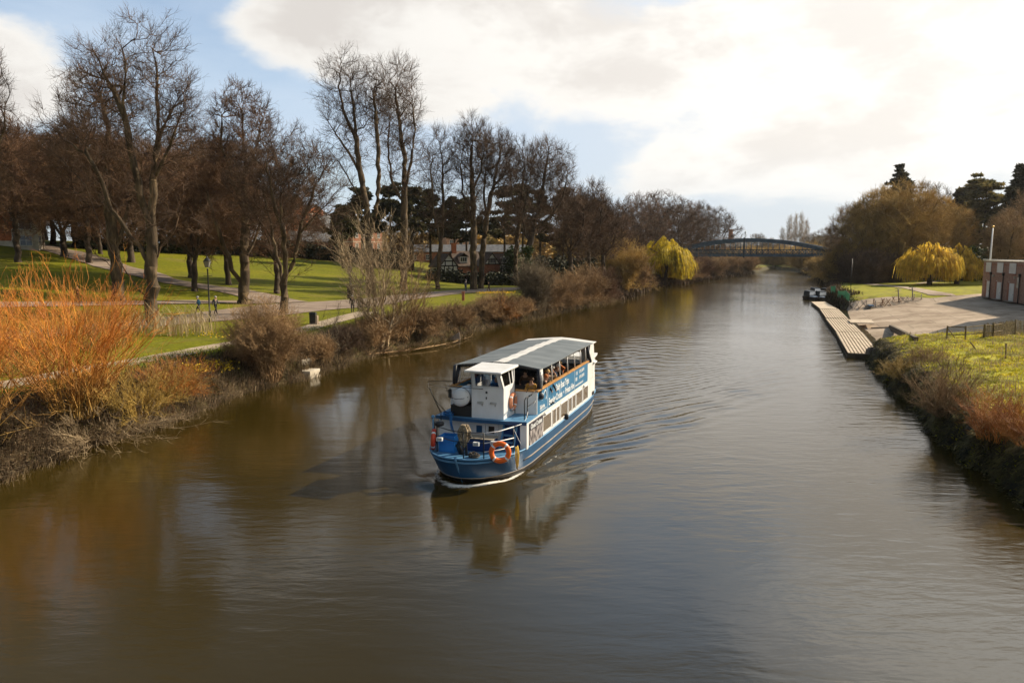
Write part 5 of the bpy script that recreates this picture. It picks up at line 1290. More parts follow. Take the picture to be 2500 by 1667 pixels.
for u, h, key, dp, lb in [(1530, 9, 'C', 420, 'small distant bare tree seen left of the bridge'), (1850, 20, 'D', 520, 'distant open-branched bare tree above the bridge, left of the poplars'), (1880, 17, 'D', 530, 'distant bare tree just left of the poplar row'), (1985, 20, 'A', 520, 'distant bare tree right of the poplars by the far roofs'), (2020, 22, 'C', 470, 'distant bare tree above the right end of the bridge'), (1800, 13, 'C', 560, 'low distant bare tree above the middle of the bridge')]:
    gen_tree(key, u, 640, h, lb, group='distant trees beyond the bridge', depth=dp, twig='twig_grey', wide=1.3)
# poplars
pg = tree_geo(211, [[(0, 0, -.4), (0, 0, 6), (0, 0, 14), (0, 0, 24)]] + [[(0, 0, 2 + k), (math.cos(k) * .9, math.sin(k) * .9, 6 + k), (math.cos(k) * 1.3, math.sin(k) * 1.3, 14 + k)] for k in range(6)], [(0, 0, 16, 1.9, 1.9, 11, 1)], 260, .3, 5, 2.0, .035, up=2.5, sub=1)
for u, dp, h, lb in [(1908, 520, 24, 'leftmost and shortest tall bare poplar above the bridge'), (1924, 530, 33, 'second tall bare poplar from the left above the bridge'), (1938, 525, 34, 'middle tall bare poplar above the bridge'), (1953, 520, 34.5, 'tallest bare poplar, right of the middle of the row'), (1966, 525, 30, 'rightmost tall bare poplar above the bridge')]:
    p = atd(u, 640, dp); r_ = make_tree('poplar_tree', pg, (p[0], p[1], gmesh(p[0], p[1])), M['bark_pale'], M['bark_pale'], lb, group='row of bare poplars', rz=u)
    r_.scale = (1.0, 1.0, h / 27)
# dark pines around the houses
pp = [(838, 150, 12.5, 'squat dark pine left of the slender tall tree'), (885, 165, 17, 'dark pine behind the slender tall tree'), (955, 168, 18, 'dark pine with a broad crown behind the two tallest riverside trees'), (1008, 165, 19, 'dark pine left of the timber-framed house, behind a thin tree'), (1052, 172, 18.5, 'dark pine over the roof of the timber-framed house'),
      (1108, 170, 17, 'dark pine directly behind the timber-framed chimney'), (1140, 178, 18, 'dark pine right of the timber-framed chimney'), (1232, 172, 21, 'tall dark pine behind the pale straight trunk'), (1275, 175, 22, 'tall dark pine behind the ivy-clad tree'), (1320, 180, 21, 'dark pine right of the ivy-clad tree'),
      (1375, 180, 22, 'dark pine among the bare trees at the end of the promenade'), (1412, 188, 22, 'dark pine with a lit top, second from the right of the pines'), (1452, 195, 20, 'rightmost dark pine of the left bank group')]
for i, (u, dp, h, lb) in enumerate(pp):
    p = atd(u, 640, dp); conifer('pine_tree', 300 + i, (p[0], p[1], gmesh(p[0], p[1])), h, 9.5 if i != 0 else 7, 'pine', lb, 'dark pines around the houses', n_each=85, size=.36)

# ---- shrubs
def shrub(name, u, v, h, spread, n, m, label, seed, at=None, group=None, cat='shrub', sc=1.0, **kw):
    p = ground(u, v) if at is None else np.array([at[0], at[1], 0]); z = gmesh(p[0], p[1])
    V, Q = shrub_geo(seed, n, h, spread, **kw)
    o = mesh_np(name, V, Q, m if not isinstance(m, str) else M[m], loc=(p[0], p[1], max(z, -.15)))
    return tag(o, label, cat, group)
OW = 'orange-stemmed willows on the left bank'
shrub('orange_willow', 185, 1010, 7.3, 5.0, 135, 'twig_orange', 'large orange-stemmed willow fanning out over the river at lower left', 41, base=1.0, r=.030, twigs=17, tw_len=.95, tw_r=.007, low=.08, group=OW, sub=1, spr2=.32, bend=.75)
shrub('orange_willow', -60, 1060, 6.2, 4.0, 80, 'twig_orange', 'orange-stemmed willow cut by the left edge of the picture', 42, base=.8, r=.028, twigs=16, tw_len=.9, tw_r=.008, group=OW, sub=1, spr2=.32, bend=.7)
shrub('orange_willow', 60, 905, 5.2, 3.8, 110, 'twig_orange', 'thicket of orange shoots behind the large willow, nearer the path', 43, base=1.6, r=.02, twigs=14, tw_len=.8, tw_r=.008, group=OW, sub=1, spr2=.3, bend=.5)
shrub('orange_willow', 250, 850, 4.3, 3.4, 130, 'twig_orange', 'reddish-orange thicket between the large willow and the tall pale trunk', 44, base=1.8, r=.018, twigs=14, tw_len=.7, tw_r=.008, group=OW, sub=1, spr2=.3, bend=.4)
shrub('riverside_shrub', 330, 1000, 2.6, 3.2, 85, 'twig_gold', 'low spreading golden shrub at the water, right of the large orange willow', 45, base=.9, r=.018, twigs=22, tw_len=.7, tw_r=.007, low=.35, sub=1)
shrub('riverside_shrub', 425, 968, 2.0, 2.3, 80, 'twig_rust', 'small russet shrub on the bank, between the golden shrub and the round brown bush', 46, base=.8, r=.014, twigs=22, tw_len=.6, tw_r=.007, low=.2, sub=1)
shrub('dead_willow_stems', 235, 1062, 1.5, 3.6, 70, 'bark_pale', 'bleached dead willow stems trailing into the water below the large orange willow', 57, base=1.0, r=.016, twigs=14, tw_len=.6, tw_r=.007, low=.75, sub=1, lean=(.8, -.6), bend=.6)
shrub('riverside_bush', 652, 930, 5.3, 2.5, 230, 'twig_tan', 'round-headed dense brown bush standing over the concrete step', 47, base=.8, r=.022, twigs=42, tw_len=.62, tw_r=.008, up=.8, sub=2, bend=.8, tw_lo=.45, spr2=.7)
shrub('grey_sapling', 932, 852, 12.2, 3.6, 15, 'bark_pale', 'tall multi-stemmed sapling with pale straight stems on the left bank', 48, base=.55, r=.10, twigs=60, tw_len=2.0, tw_r=.013, sub=2, bend=.35, segs=12, tw_lo=.3, spr2=.35, up=1.05)
shrub('grey_sapling', 985, 838, 8.5, 3.0, 12, 'twig_tan', 'shorter brown multi-stemmed sapling leaning right of the tall pale one', 49, base=.5, r=.06, twigs=52, tw_len=1.5, tw_r=.012, sub=2, lean=(1.4, 0), bend=.3, segs=10)
shrub('grey_sapling', 815, 880, 5.0, 1.6, 7, 'twig_grey', 'thin young sapling with a few bare stems left of the tall pale one', 50, base=.4, r=.03, twigs=26, tw_len=.9, tw_r=.008, sub=1)
LBk = 'brown shrubs lining the left bank'
bank = [(775, 905, 1.4, 1.5, 'twig_tan', 'low tan bramble right of the concrete step'), (845, 880, 1.5, 1.6, 'twig', 'dark low bush over the eroded bank, left of the pale saplings'), (905, 862, 2.2, 1.8, 'twig_tan', 'tan bush at the foot of the tall pale sapling'), (965, 848, 1.8, 1.8, 'twig_tan', 'low tan bush right of the tall pale sapling'),
        (1030, 835, 2.6, 2.4, 'twig_tan', 'spreading tan bush above the fallen branch'), (1085, 815, 2.0, 2.0, 'twig_tan', 'pinkish-tan bush beside the pale rock'), (1140, 795, 1.8, 2.0, 'twig_tan', 'tan bush right of the pale rock'), (1195, 790, 2.1, 2.0, 'twig_rust', 'rust-coloured bush below the daffodils'),
        (1245, 782, 1.7, 1.8, 'twig_tan', 'low tan bush right below the bright grass'), (1300, 775, 7.0, 2.6, 'twig_grey', 'leaning multi-stemmed grey shrub at the bend of the bank'), (1340, 768, 5.0, 3.6, 'twig_tan', 'wide tan thicket right of the leaning grey shrub'), (1385, 757, 5.0, 3.6, 'twig_tan', 'brown thicket in the middle of the left bank'),
        (1425, 748, 5.6, 4.0, 'twig_tan', 'tan thicket left of the tall brown riverside bush'), (1465, 740, 5.0, 3.4, 'twig_red', 'low reddish thicket touching the tall brown bush'), (1330, 790, 3.0, 3.0, 'twig_tan', 'low tan scrub overhanging the water at the bend'), (1440, 760, 3.0, 3.5, 'twig_tan', 'low scrub overhanging the water left of the brown bush')]
for i, (u, v, h, sp_, m, lb) in enumerate(bank):
    g_ = atz(u, v, 0); yy = g_[1]; xx = float(xl(yy)) - 1.0
    shrub('riverside_bush', u, v, h, sp_, int(90 + 14 * h), m, lb, 60 + i, at=(xx, yy), group=LBk, base=.9, r=.02 + .003 * h, twigs=24, tw_len=.5 + .1 * h, tw_r=.010 + yy * .00006, low=.18, sub=2, bend=.7, spr2=.6)
big = [(1512, 722, 11.0, 5.4, 'haze_brown', 'tall rounded brown bush beside the yellow willow'), (1560, 712, 7.0, 4.0, 'twig_tan', 'brown bush tucked under the left side of the yellow willow'), (1668, 690, 5.5, 4.5, 'twig_tan', 'tan bush right of the yellow willow'), (1712, 686, 6, 5, 'twig_red', 'brown bush below the left end of the bridge'), (1752, 680, 5.5, 5, 'twig_tan', 'brown bush beneath the bridge, second from its left end'),
       (1790, 674, 5.5, 5, 'twig_tan', 'brown bush beneath the bridge, third from its left end'), (1825, 668, 6.5, 6, 'twig_tan', 'rounded brown bush overhanging the water below mid-bridge'), (1640, 694, 6, 5, 'twig_red', 'low brown bush behind the hanging willow strands')]
for i, (u, v, h, sp_, m, lb) in enumerate(big):
    g_ = atz(u, v, 0); yy = g_[1]; xx = float(xl(yy)) - 1.5
    shrub('riverside_bush', u, v, h, sp_, 170, m, lb, 90 + i, at=(xx, yy), group='large bushes on the far left bank', base=1.2, r=.06, twigs=34, tw_len=1.5, tw_r=.022 + yy * .00004, low=.12, sub=2, bend=.8, spr2=.7)
for i, (u, dp, h, lb) in enumerate([(1870, 440, 9, 'distant dark bush left of centre beneath the bridge'), (1905, 445, 10, 'distant olive bush beneath the middle of the bridge'), (1945, 430, 11, 'distant dark bush beneath the right half of the bridge'), (1985, 410, 12, 'distant olive bush near the right end of the bridge'), (1830, 470, 10, 'distant brown bush at the far river bend'), (1960, 480, 10, 'distant olive bush behind the others at the far bend')]):
    p = atd(u, 650, dp)
    shrub('riverside_bush', 0, 0, h, 9, 150, 'haze_brown', lb, 110 + i, at=(p[0], p[1]), group='bushes at the far river bend', base=3, r=.1, twigs=36, tw_len=2.6, tw_r=.07, low=.2, sub=2, bend=.8, spr2=.7)
wp = ground(1600, 692); weeping('weeping_willow', 5, (wp[0] + 2.5, wp[1], .9), 12.6, 15.0, M['willow'], 'bright yellow weeping willow trailing into the river before the bridge', rib=.13, n=3000, bottom=.22)

# ---- right bank trees
RT = 'large trees behind the rowing club lawn'
def rtree(name, u, v, dp, h, w, seed, label, twig, n=620, shape='round', tw_r=.03, group=RT, th=.14, **kw):
    p = atd(u, v, dp); g = std_tree(seed, h, w, th, 7, n, R0=.5, twigs=12, tw_r=tw_r, tw_len=1.4, shape=shape, **kw)
    return make_tree(name, g, (p[0], p[1], gmesh(p[0], p[1])), M['bark_dark'], M[twig], label, 'tree', group)
rtree('bare_tree', 2195, 690, 168, 22.5, 19, 401, 'largest golden-brown tree on the right bank, with a dense rounded crown', 'haze_brown', n=950)
rtree('bare_tree', 2130, 690, 172, 20, 15, 402, 'golden-brown tree leaning over the river side of the largest one', 'haze_brown', n=750)
rtree('bare_tree', 2080, 690, 180, 18, 13, 403, 'twisted bare tree nearest the river on the right bank', 'twig_tan', n=620, tw_r=.022, inner=.1)
rtree('bare_tree', 2260, 685, 176, 20, 13, 404, 'brown tree right of the largest golden-brown tree', 'haze_brown', n=650)
rtree('bare_tree', 2315, 680, 185, 18, 12, 405, 'brown tree behind the golden weeping willow', 'haze_brown', n=600)
rtree('bare_tree', 2270, 660, 215, 27, 14, 406, 'pale open bare tree rising behind the brown crowns', 'twig_grey', n=380, shape='tall', tw_r=.024)
rtree('bare_tree', 2450, 680, 150, 14, 9, 407, 'slim bare tree behind the flat boathouse roof', 'twig_tan', n=380, shape='tall', tw_r=.024)
rtree('bare_tree', 2530, 680, 160, 19, 12, 408, 'bare tree at the right edge behind the boathouse', 'twig_tan', n=420, tw_r=.024)
for i, (u, v, dp, h, sp_, m, lb) in enumerate([(2052, 700, 178, 9, 5, 'haze_brown', 'dark riverside bush right of the bridge end, dipping to the water'), (2040, 700, 205, 6.5, 4.5, 'twig_tan', 'bush overhanging the river below the right end of the bridge'), (2085, 700, 165, 7, 4, 'twig', 'dark bush at the river corner of the lawn'), (2118, 698, 158, 7, 4, 'twig', 'dark bush left of the gap under the trees'), (2165, 696, 163, 6, 4, 'twig', 'shadowy bush right of the gap under the trees'),
                                            (2025, 690, 230, 6, 5, 'haze_brown', 'olive bush beneath the right half of the bridge'), (2000, 680, 262, 5.5, 5, 'haze_brown', 'olive bush on the right bank just short of the bridge'), (1955, 668, 345, 11, 8, 'haze_brown', 'olive bush on the right bank beyond the bridge')]):
    p = atd(u, v, dp); xx = max(p[0], float(xr(p[1])) + 1.5)
    shrub('riverside_bush', 0, 0, h, sp_, 170, m, lb, 130 + i, at=(xx, p[1]), group='bushes under the right bank trees', base=1.5, r=.06, twigs=32, tw_len=1.4, tw_r=.024 + dp * .00004, low=.25, sub=2, bend=.8, spr2=.7)
for i, (u, dp, h, w, kind, lb) in enumerate([(2183, 225, 33.5, 17, 'spire', 'lone spiky conifer poking above the golden-brown trees'), (2330, 205, 24, 11, 'spire', 'dark spired conifer, leftmost of the right-hand group'), (2395, 195, 25, 16, 'cedar', 'broad layered cedar behind the flagpole'), (2368, 215, 25, 13, 'cedar', 'layered cedar between the spired conifer and the broad one'),
                                         (2475, 180, 25.5, 12, 'spire', 'tallest dark conifer near the right edge'), (2440, 178, 14, 11, 'cedar', 'low dark cedar directly behind the boathouse'), (2545, 185, 25, 12, 'spire', 'dark conifer cut by the right edge of the picture'), (2345, 190, 13, 11, 'cedar', 'low dark cedar beside the golden weeping willow'), (2290, 205, 15, 10, 'cedar', 'dark conifer deep behind the golden willow')]):
    p = atd(u, 660, dp); conifer('cedar_tree' if kind == 'cedar' else 'fir_tree', 500 + i, (p[0], p[1], gmesh(p[0], p[1])), h, w, kind, lb, 'conifers on the right bank hillside', trunk_r=.5, n_each=80 if kind == 'spire' else 130, size=.42)
for i, (x, y, h, lb) in enumerate([(2268, 146, 9.4, 'golden weeping willow on the rowing club lawn, left and larger of two crowns'), (2335, 150, 8.4, 'golden weeping willow crown touching the boathouse side')]):
    p = atd(x, 690, y); weeping('weeping_willow', 20 + i, (p[0], p[1], gmesh(p[0], p[1])), h, 11.5 if i == 0 else 9.0, M['willow_gold'], lb, rib=.11, n=2400, bottom=.34, gap=False)
# hedges and ivy masses as leaf clouds
def leafmass(name, pts, rad, hgt, m, label, seed, size=.3, n=120, cat='hedge', kind=None, group=None):
    rng = np.random.default_rng(seed); C = []; Rd = []
    pts = np.array(pts, float)
    for a, b in zip(pts[:-1], pts[1:]):
        L = np.linalg.norm(b[:2] - a[:2]); k = max(2, int(L / (rad * .7)))
        for i in range(k):
            q = a + (b - a) * (i + rng.random() * .5) / k; z = gmesh(q[0], q[1])
            for hh in np.arange(hgt * .2, hgt, rad * .7):
                C.append((q[0] + rng.normal(0, rad * .2), q[1] + rng.normal(0, rad * .3), z + hh + rng.normal(0, hgt * .06))); Rd.append((rad, rad, rad * .7))
    V, Q = leaf_cloud(rng, np.array(C), np.array(Rd), n, size)
    o = mesh_np(name, V, Q, m); return tag(o, label, cat, group, kind)
def hp(*uv): return [ground(u, v) for u, v in uv]
leafmass('hedge', hp((190, 606), (300, 612), (420, 618), (520, 620), (640, 626), (760, 632)), 1.6, 3.4, M['hedge'], 'long dark hedge along the top of the sunny lawn', 1, .35, 110)
leafmass('hedge', hp((760, 633), (850, 640), (930, 652), (1000, 660)), 1.5, 2.8, M['hedge'], 'dark hedge dipping from the lawn top towards the timber-framed house', 2, .35, 110)
leafmass('hedge', [atd(u, 690, d) for u, d in ((1060, 143), (1140, 141), (1240, 140), (1300, 142))], 1.5, 2.2, M['hedge'], 'dark clipped hedge in front of the timber-framed house', 3, .3, 130)
leafmass('evergreen_bush', [atd(1250, 660, 149), atd(1262, 660, 149)], 1.6, 6.0, M['ivy'], 'dark evergreen bush at the corner of the timber-framed house', 4, .3, 200, 'bush')
leafmass('undergrowth', [atd(u, 690, d) for u, d in ((2270, 172), (2330, 172), (2400, 165), (2480, 160), (2600, 160))], 3.0, 7, M['ivy'], 'dark ivy and brambles on the slope behind the boathouse', 5, .5, 120, 'undergrowth', 'stuff')
leafmass('undergrowth', [atd(u, 690, d) for u, d in ((2070, 186), (2120, 186), (2200, 184), (2270, 184))], 2.5, 6.5, M['hedge'], 'shadowy evergreen scrub under the golden-brown trees', 6, .5, 120, 'undergrowth', 'stuff')
leafmass('undergrowth', [atd(u, 690, d) for u, d in ((1240, 150), (1330, 155), (1420, 160), (1500, 175))], 2.2, 4.5, M['hedge'], 'dark scrub under the trees right of the timber-framed house', 7, .4, 110, 'undergrowth', 'stuff')
iv = tag(leafmass('ivy', [atd(1288, 690, 117.5), atd(1292, 690, 117.5)], .9, 7.5, M['ivy'], 'ivy climbing the dark trunk at the promenade bend', 8, .22, 60), None)
iv['category'] = 'ivy'

# ---- ground cover: arcs of dead grass and fresh blades
def blades(name, XY, L, wd, m, label, lean=None, seed=1, droop=.5, kind='stuff', cat='grass', z=None, vert=.8):
    rng = np.random.default_rng(seed); n = len(XY)
    Z = np.array([gmesh(x, y) for x, y in XY]) if z is None else z
    P = np.stack([XY[:, 0], XY[:, 1], np.maximum(Z - .03, -.05)], 1)
    d = rng.normal(size=(n, 3)) * (1, 1, 0)
    if lean is not None: d[:, :2] += lean
    d = unit(d); Lr = L * (.45 + .9 * rng.random(n))[:, None]
    up = np.array([0, 0, 1.])
    m1 = P + (up * vert + d * (1 - vert) * 1.4) * Lr * .55
    e = m1 + (up * (vert - droop) + d * .75) * Lr * .5
    s = unit(np.cross(d, up)) * wd / 2; s += rng.normal(0, wd * .25, (n, 3)) * (1, 1, 0)
    V = np.stack([P - s, P + s, m1 + s * .8, m1 - s * .8, e + s * .25, e - s * .25], 1).reshape(-1, 3)
    f = np.array([(0, 1, 2, 3), (3, 2, 4, 5)]); Q = (np.arange(n) * 6)[:, None, None] + f[None]
    o = mesh_np(name, V, Q.reshape(-1, 4), m); return tag(o, label, cat, kind=kind)
def clumped(n, fy, fx, seed, k=14, sp=.35):
    rng = np.random.default_rng(seed); c = max(1, n // k); y = fy(rng, c); x = fx(rng, y)
    y = np.repeat(y, k) + rng.normal(0, sp, c * k); x = np.repeat(x, k) + rng.normal(0, sp, c * k); return np.stack([x, y], 1)
M['dead'] = mat('dead_grass', (.18, .12, .055), (.52, .39, .23), .8, .9, trans=.2)
M['dead_dark'] = mat('dark_dead_stems', (.045, .028, .014), (.17, .105, .055), .8, .9)
M['fresh'] = mat('fresh_grass', (.07, .10, .010), (.25, .27, .02), .6, .8, trans=.3)
M['lime'] = mat('yellow_green_leaves', (.30, .29, .008), (.80, .66, .02), .55, .8, trans=.35, c3=(.56, .50, .012))
M['straw'] = mat('straw', (.28, .20, .09), (.56, .44, .24), .8, .9, trans=.2)
yw = lambda a, b, p=1.6: (lambda r, n: a + (b - a) * r.random(n) ** p)
blades('bank_dead_grass', clumped(52000, yw(24, 135), lambda r, y: xl(y) - (r.random(len(y)) ** 1.3 * 3.0 - .15), 1), .75, .022, M['dead'], 'pale dead grass and stems matted along the foot of the left bank', (1.2, -.3), 1, .75)
blades('bank_dark_stems', clumped(30000, yw(24, 135), lambda r, y: xl(y) - (r.random(len(y)) * 3.4 - .1), 2), .9, .028, M['dead_dark'], 'dark tangled stems on the face of the left bank', (.6, 0), 2, .6)
blades('bank_grass', clumped(40000, yw(24, 135), lambda r, y: xl(y) - (1.4 + r.random(len(y)) * 4.2), 3), .32, .03, M['fresh'], 'fresh green and yellow grass on top of the left bank', None, 3, .4)
blades('bank_dead_grass', clumped(26000, yw(135, 330, 1.0), lambda r, y: xl(y) - (r.random(len(y)) * 4 - .3), 4, sp=.9), 1.8, .10, M['dead_dark'], 'brown bank growth further up the left side of the river', (.5, -.2), 4, .5)
blades('bank_dead_grass', clumped(14000, yw(118, 330, 1.0), lambda r, y: xr(y) + (r.random(len(y)) * 3 - .2), 5, sp=.6), 1.0, .07, M['dead_dark'], 'dark bank growth along the right side of the river past the lawn', (-.5, -.2), 5, .5)
# reeds by the tall pale trunk
def areaxy(n, u0, u1, v0, v1, seed):
    rng = np.random.default_rng(seed); pts = [ground(u0 + (u1 - u0) * rng.random(), v0 + (v1 - v0) * rng.random())[:2] for _ in range(n)]
    return np.array(pts)
def around(n, c, s, seed): rng = np.random.default_rng(seed); return np.repeat(c, n, 0) + rng.normal(0, s, (len(c) * n, 2))
blades('reeds', around(6, areaxy(95, 330, 520, 795, 822, 7), .25, 7), 1.9, .03, M['straw'], 'pale dry reeds standing around the foot of the tall pale trunk', None, 7, .1, vert=.93)
blades('reeds', around(8, areaxy(110, -20, 330, 800, 850, 8), .25, 8), 1.3, .025, M['twig_gold'], 'golden dry stems behind the orange willows', None, 8, .1, vert=.93)
# rough herb field on the right bank
def fieldxy(n, y0, y1, d0, d1, seed, p=1.2):
    rng = np.random.default_rng(seed); y = y0 + (y1 - y0) * rng.random(n) ** p; x = xr(y) + d0 + (d1 - d0) * rng.random(n); return np.stack([x, y], 1)
blades('herb_field', around(16, fieldxy(6500, 22, 59, .1, 26, 21), .16, 21), .24, .05, M['lime'], 'rough yellow-green herbs and grass covering the right bank', None, 21, .5, vert=.6)
blades('field_straw', around(10, fieldxy(1100, 24, 59.5, .2, 15, 22), .28, 22), .50, .022, M['straw'], 'dry straw-coloured stems among the herbs of the right bank', None, 22, .4)
blades('bank_moss', around(14, fieldxy(1900, 22, 60, -.15, 1.3, 23), .12, 23), .38, .045, mat('dark_bank_leaves', (.018, .015, .005), (.17, .13, .03), 1.2, .9), 'dark moss and leaves on the face of the right bank wall', (-1.5, 0), 23, .9, vert=.3)
blades('lawn_edge_grass', around(8, np.stack([xr(np.linspace(112, 160, 420)) + RNG.uniform(-.1, 1.4, 420), np.linspace(112, 160, 420)], 1), .2, 24), .4, .04, M['dead_dark'], 'rough grass along the river edge of the rowing club lawn', (-1, -.4), 24, .6)
RS = 'shrubs on the right bank'
shrub('riverside_shrub', 2306, 1010, 2.9, 1.9, 110, 'twig_tan', 'upright tan shrub of thin stems growing from the right bank wall', 151, base=.5, r=.016, twigs=16, tw_len=.5, tw_r=.006, group=RS, spr2=.3, low=.12)
shrub('riverside_shrub', 2440, 1068, 2.0, 1.7, 100, 'twig_rust', 'rust-red shrub at the right edge, its left stems bleached', 152, base=.8, r=.013, twigs=16, tw_len=.45, tw_r=.006, group=RS, spr2=.3)
shrub('riverside_shrub', 2545, 1090, 2.1, 1.9, 85, 'twig_rust', 'rust-red shrub cut by the right edge of the picture', 153, base=.8, r=.013, twigs=16, tw_len=.45, tw_r=.006, group=RS, spr2=.3)
shrub('riverside_shrub', 2200, 912, 1.2, 1.3, 90, 'twig_gold', 'low golden bramble near the corner of the bank wall', 154, base=.6, r=.010, twigs=14, tw_len=.35, tw_r=.006, group=RS, low=.3)
shrub('riverside_shrub', 2262, 880, 1.0, 1.2, 80, 'twig_tan', 'low straw-coloured scrub at the field edge by the apron', 155, base=.7, r=.009, twigs=14, tw_len=.3, tw_r=.006, group=RS, low=.3)
# flowers
M['daff'] = mat('daffodil_yellow', (.75, .50, .02), (.85, .62, .04), 3, .6, trans=.2)
def flowers(name, C, n, s, label, seed, sz=.07):
    rng = np.random.default_rng(seed); P = np.repeat(np.array([(x, y, gmesh(x, y) + .28) for x, y in C]), n, 0) + rng.normal(0, 1, (len(C) * n, 3)) * (s, s, .04)
    V, Q = leaf_cloud(rng, P, np.full((len(P), 3), .03), 3, sz, 1.1); return tag(mesh_np(name, V, Q, M['daff']), label, 'flowers', kind='stuff')
flowers('daffodils', areaxy(60, 1180, 1245, 717, 720, 31), 9, .5, 'line of yellow daffodils along the promenade edge', 31, .13)
flowers('daffodils', areaxy(26, 470, 600, 812, 832, 32), 3, .5, 'scattered daffodils on the grass near the round brown bush', 32, .09)
flowers('daffodils', areaxy(30, 130, 330, 850, 905, 33), 2, .6, 'scattered daffodils on the grass behind the orange willow', 33, .07)
flowers('gorse_bloom', areaxy(60, 430, 560, 890, 915, 34), 8, .35, 'yellow blossom on the bank left of the round brown bush', 34, .08)
# ================================================================== built things
M['brick'] = mat('red_brick', (.38, .12, .05), (.54, .19, .08), 2.5, .9, .3, 10)
M['brick_dark'] = mat('dark_brick', (.24, .09, .05), (.36, .15, .085), 2.5, .9, .3, 10)
M['brick_pink'] = mat('pale_brick', (.40, .22, .15), (.52, .31, .21), 1.2, .9, .3, 10)
M['slate'] = mat('slate_roof', (.10, .10, .105), (.19, .185, .18), 1.5, .7, .3, 8)
M['tile'] = mat('brown_tiles', (.075, .05, .035), (.15, .105, .075), 1.8, .85, .3, 8)
M['stone'] = mat('pale_stone', (.42, .36, .27), (.60, .53, .42), 1.4, .85, .3, 8)
M['render_w'] = mat('white_render', (.62, .59, .53), (.74, .71, .65), .8, .85)
M['timber'] = mat('black_timber', (.012, .010, .009), (.035, .028, .024), 4, .8)
M['dglass'] = mat('dark_pane', (.02, .025, .03), (.05, .06, .07), 1, .08, spec=.8)
M['bridge'] = mat('blue_grey_iron', (.035, .068, .10), (.065, .11, .155), .6, .55, .15, 4)
M['bridge_dk'] = mat('dark_blue_iron', (.025, .040, .055), (.045, .07, .09), .6, .6)
M['post_wood'] = mat('brown_fence_wood', (.12, .085, .04), (.27, .20, .10), 5, .9, .4, 20, stretch=(1, 1, .3))
M['deckboard'] = mat('bleached_deck_board', (.47, .37, .26), (.66, .54, .40), 1.5, .85, .3, 12, stretch=(3, .3, 1), detail=8)
M['deckgap'] = mat('pontoon_gap', (.07, .05, .03), (.13, .10, .065), 2, .9)

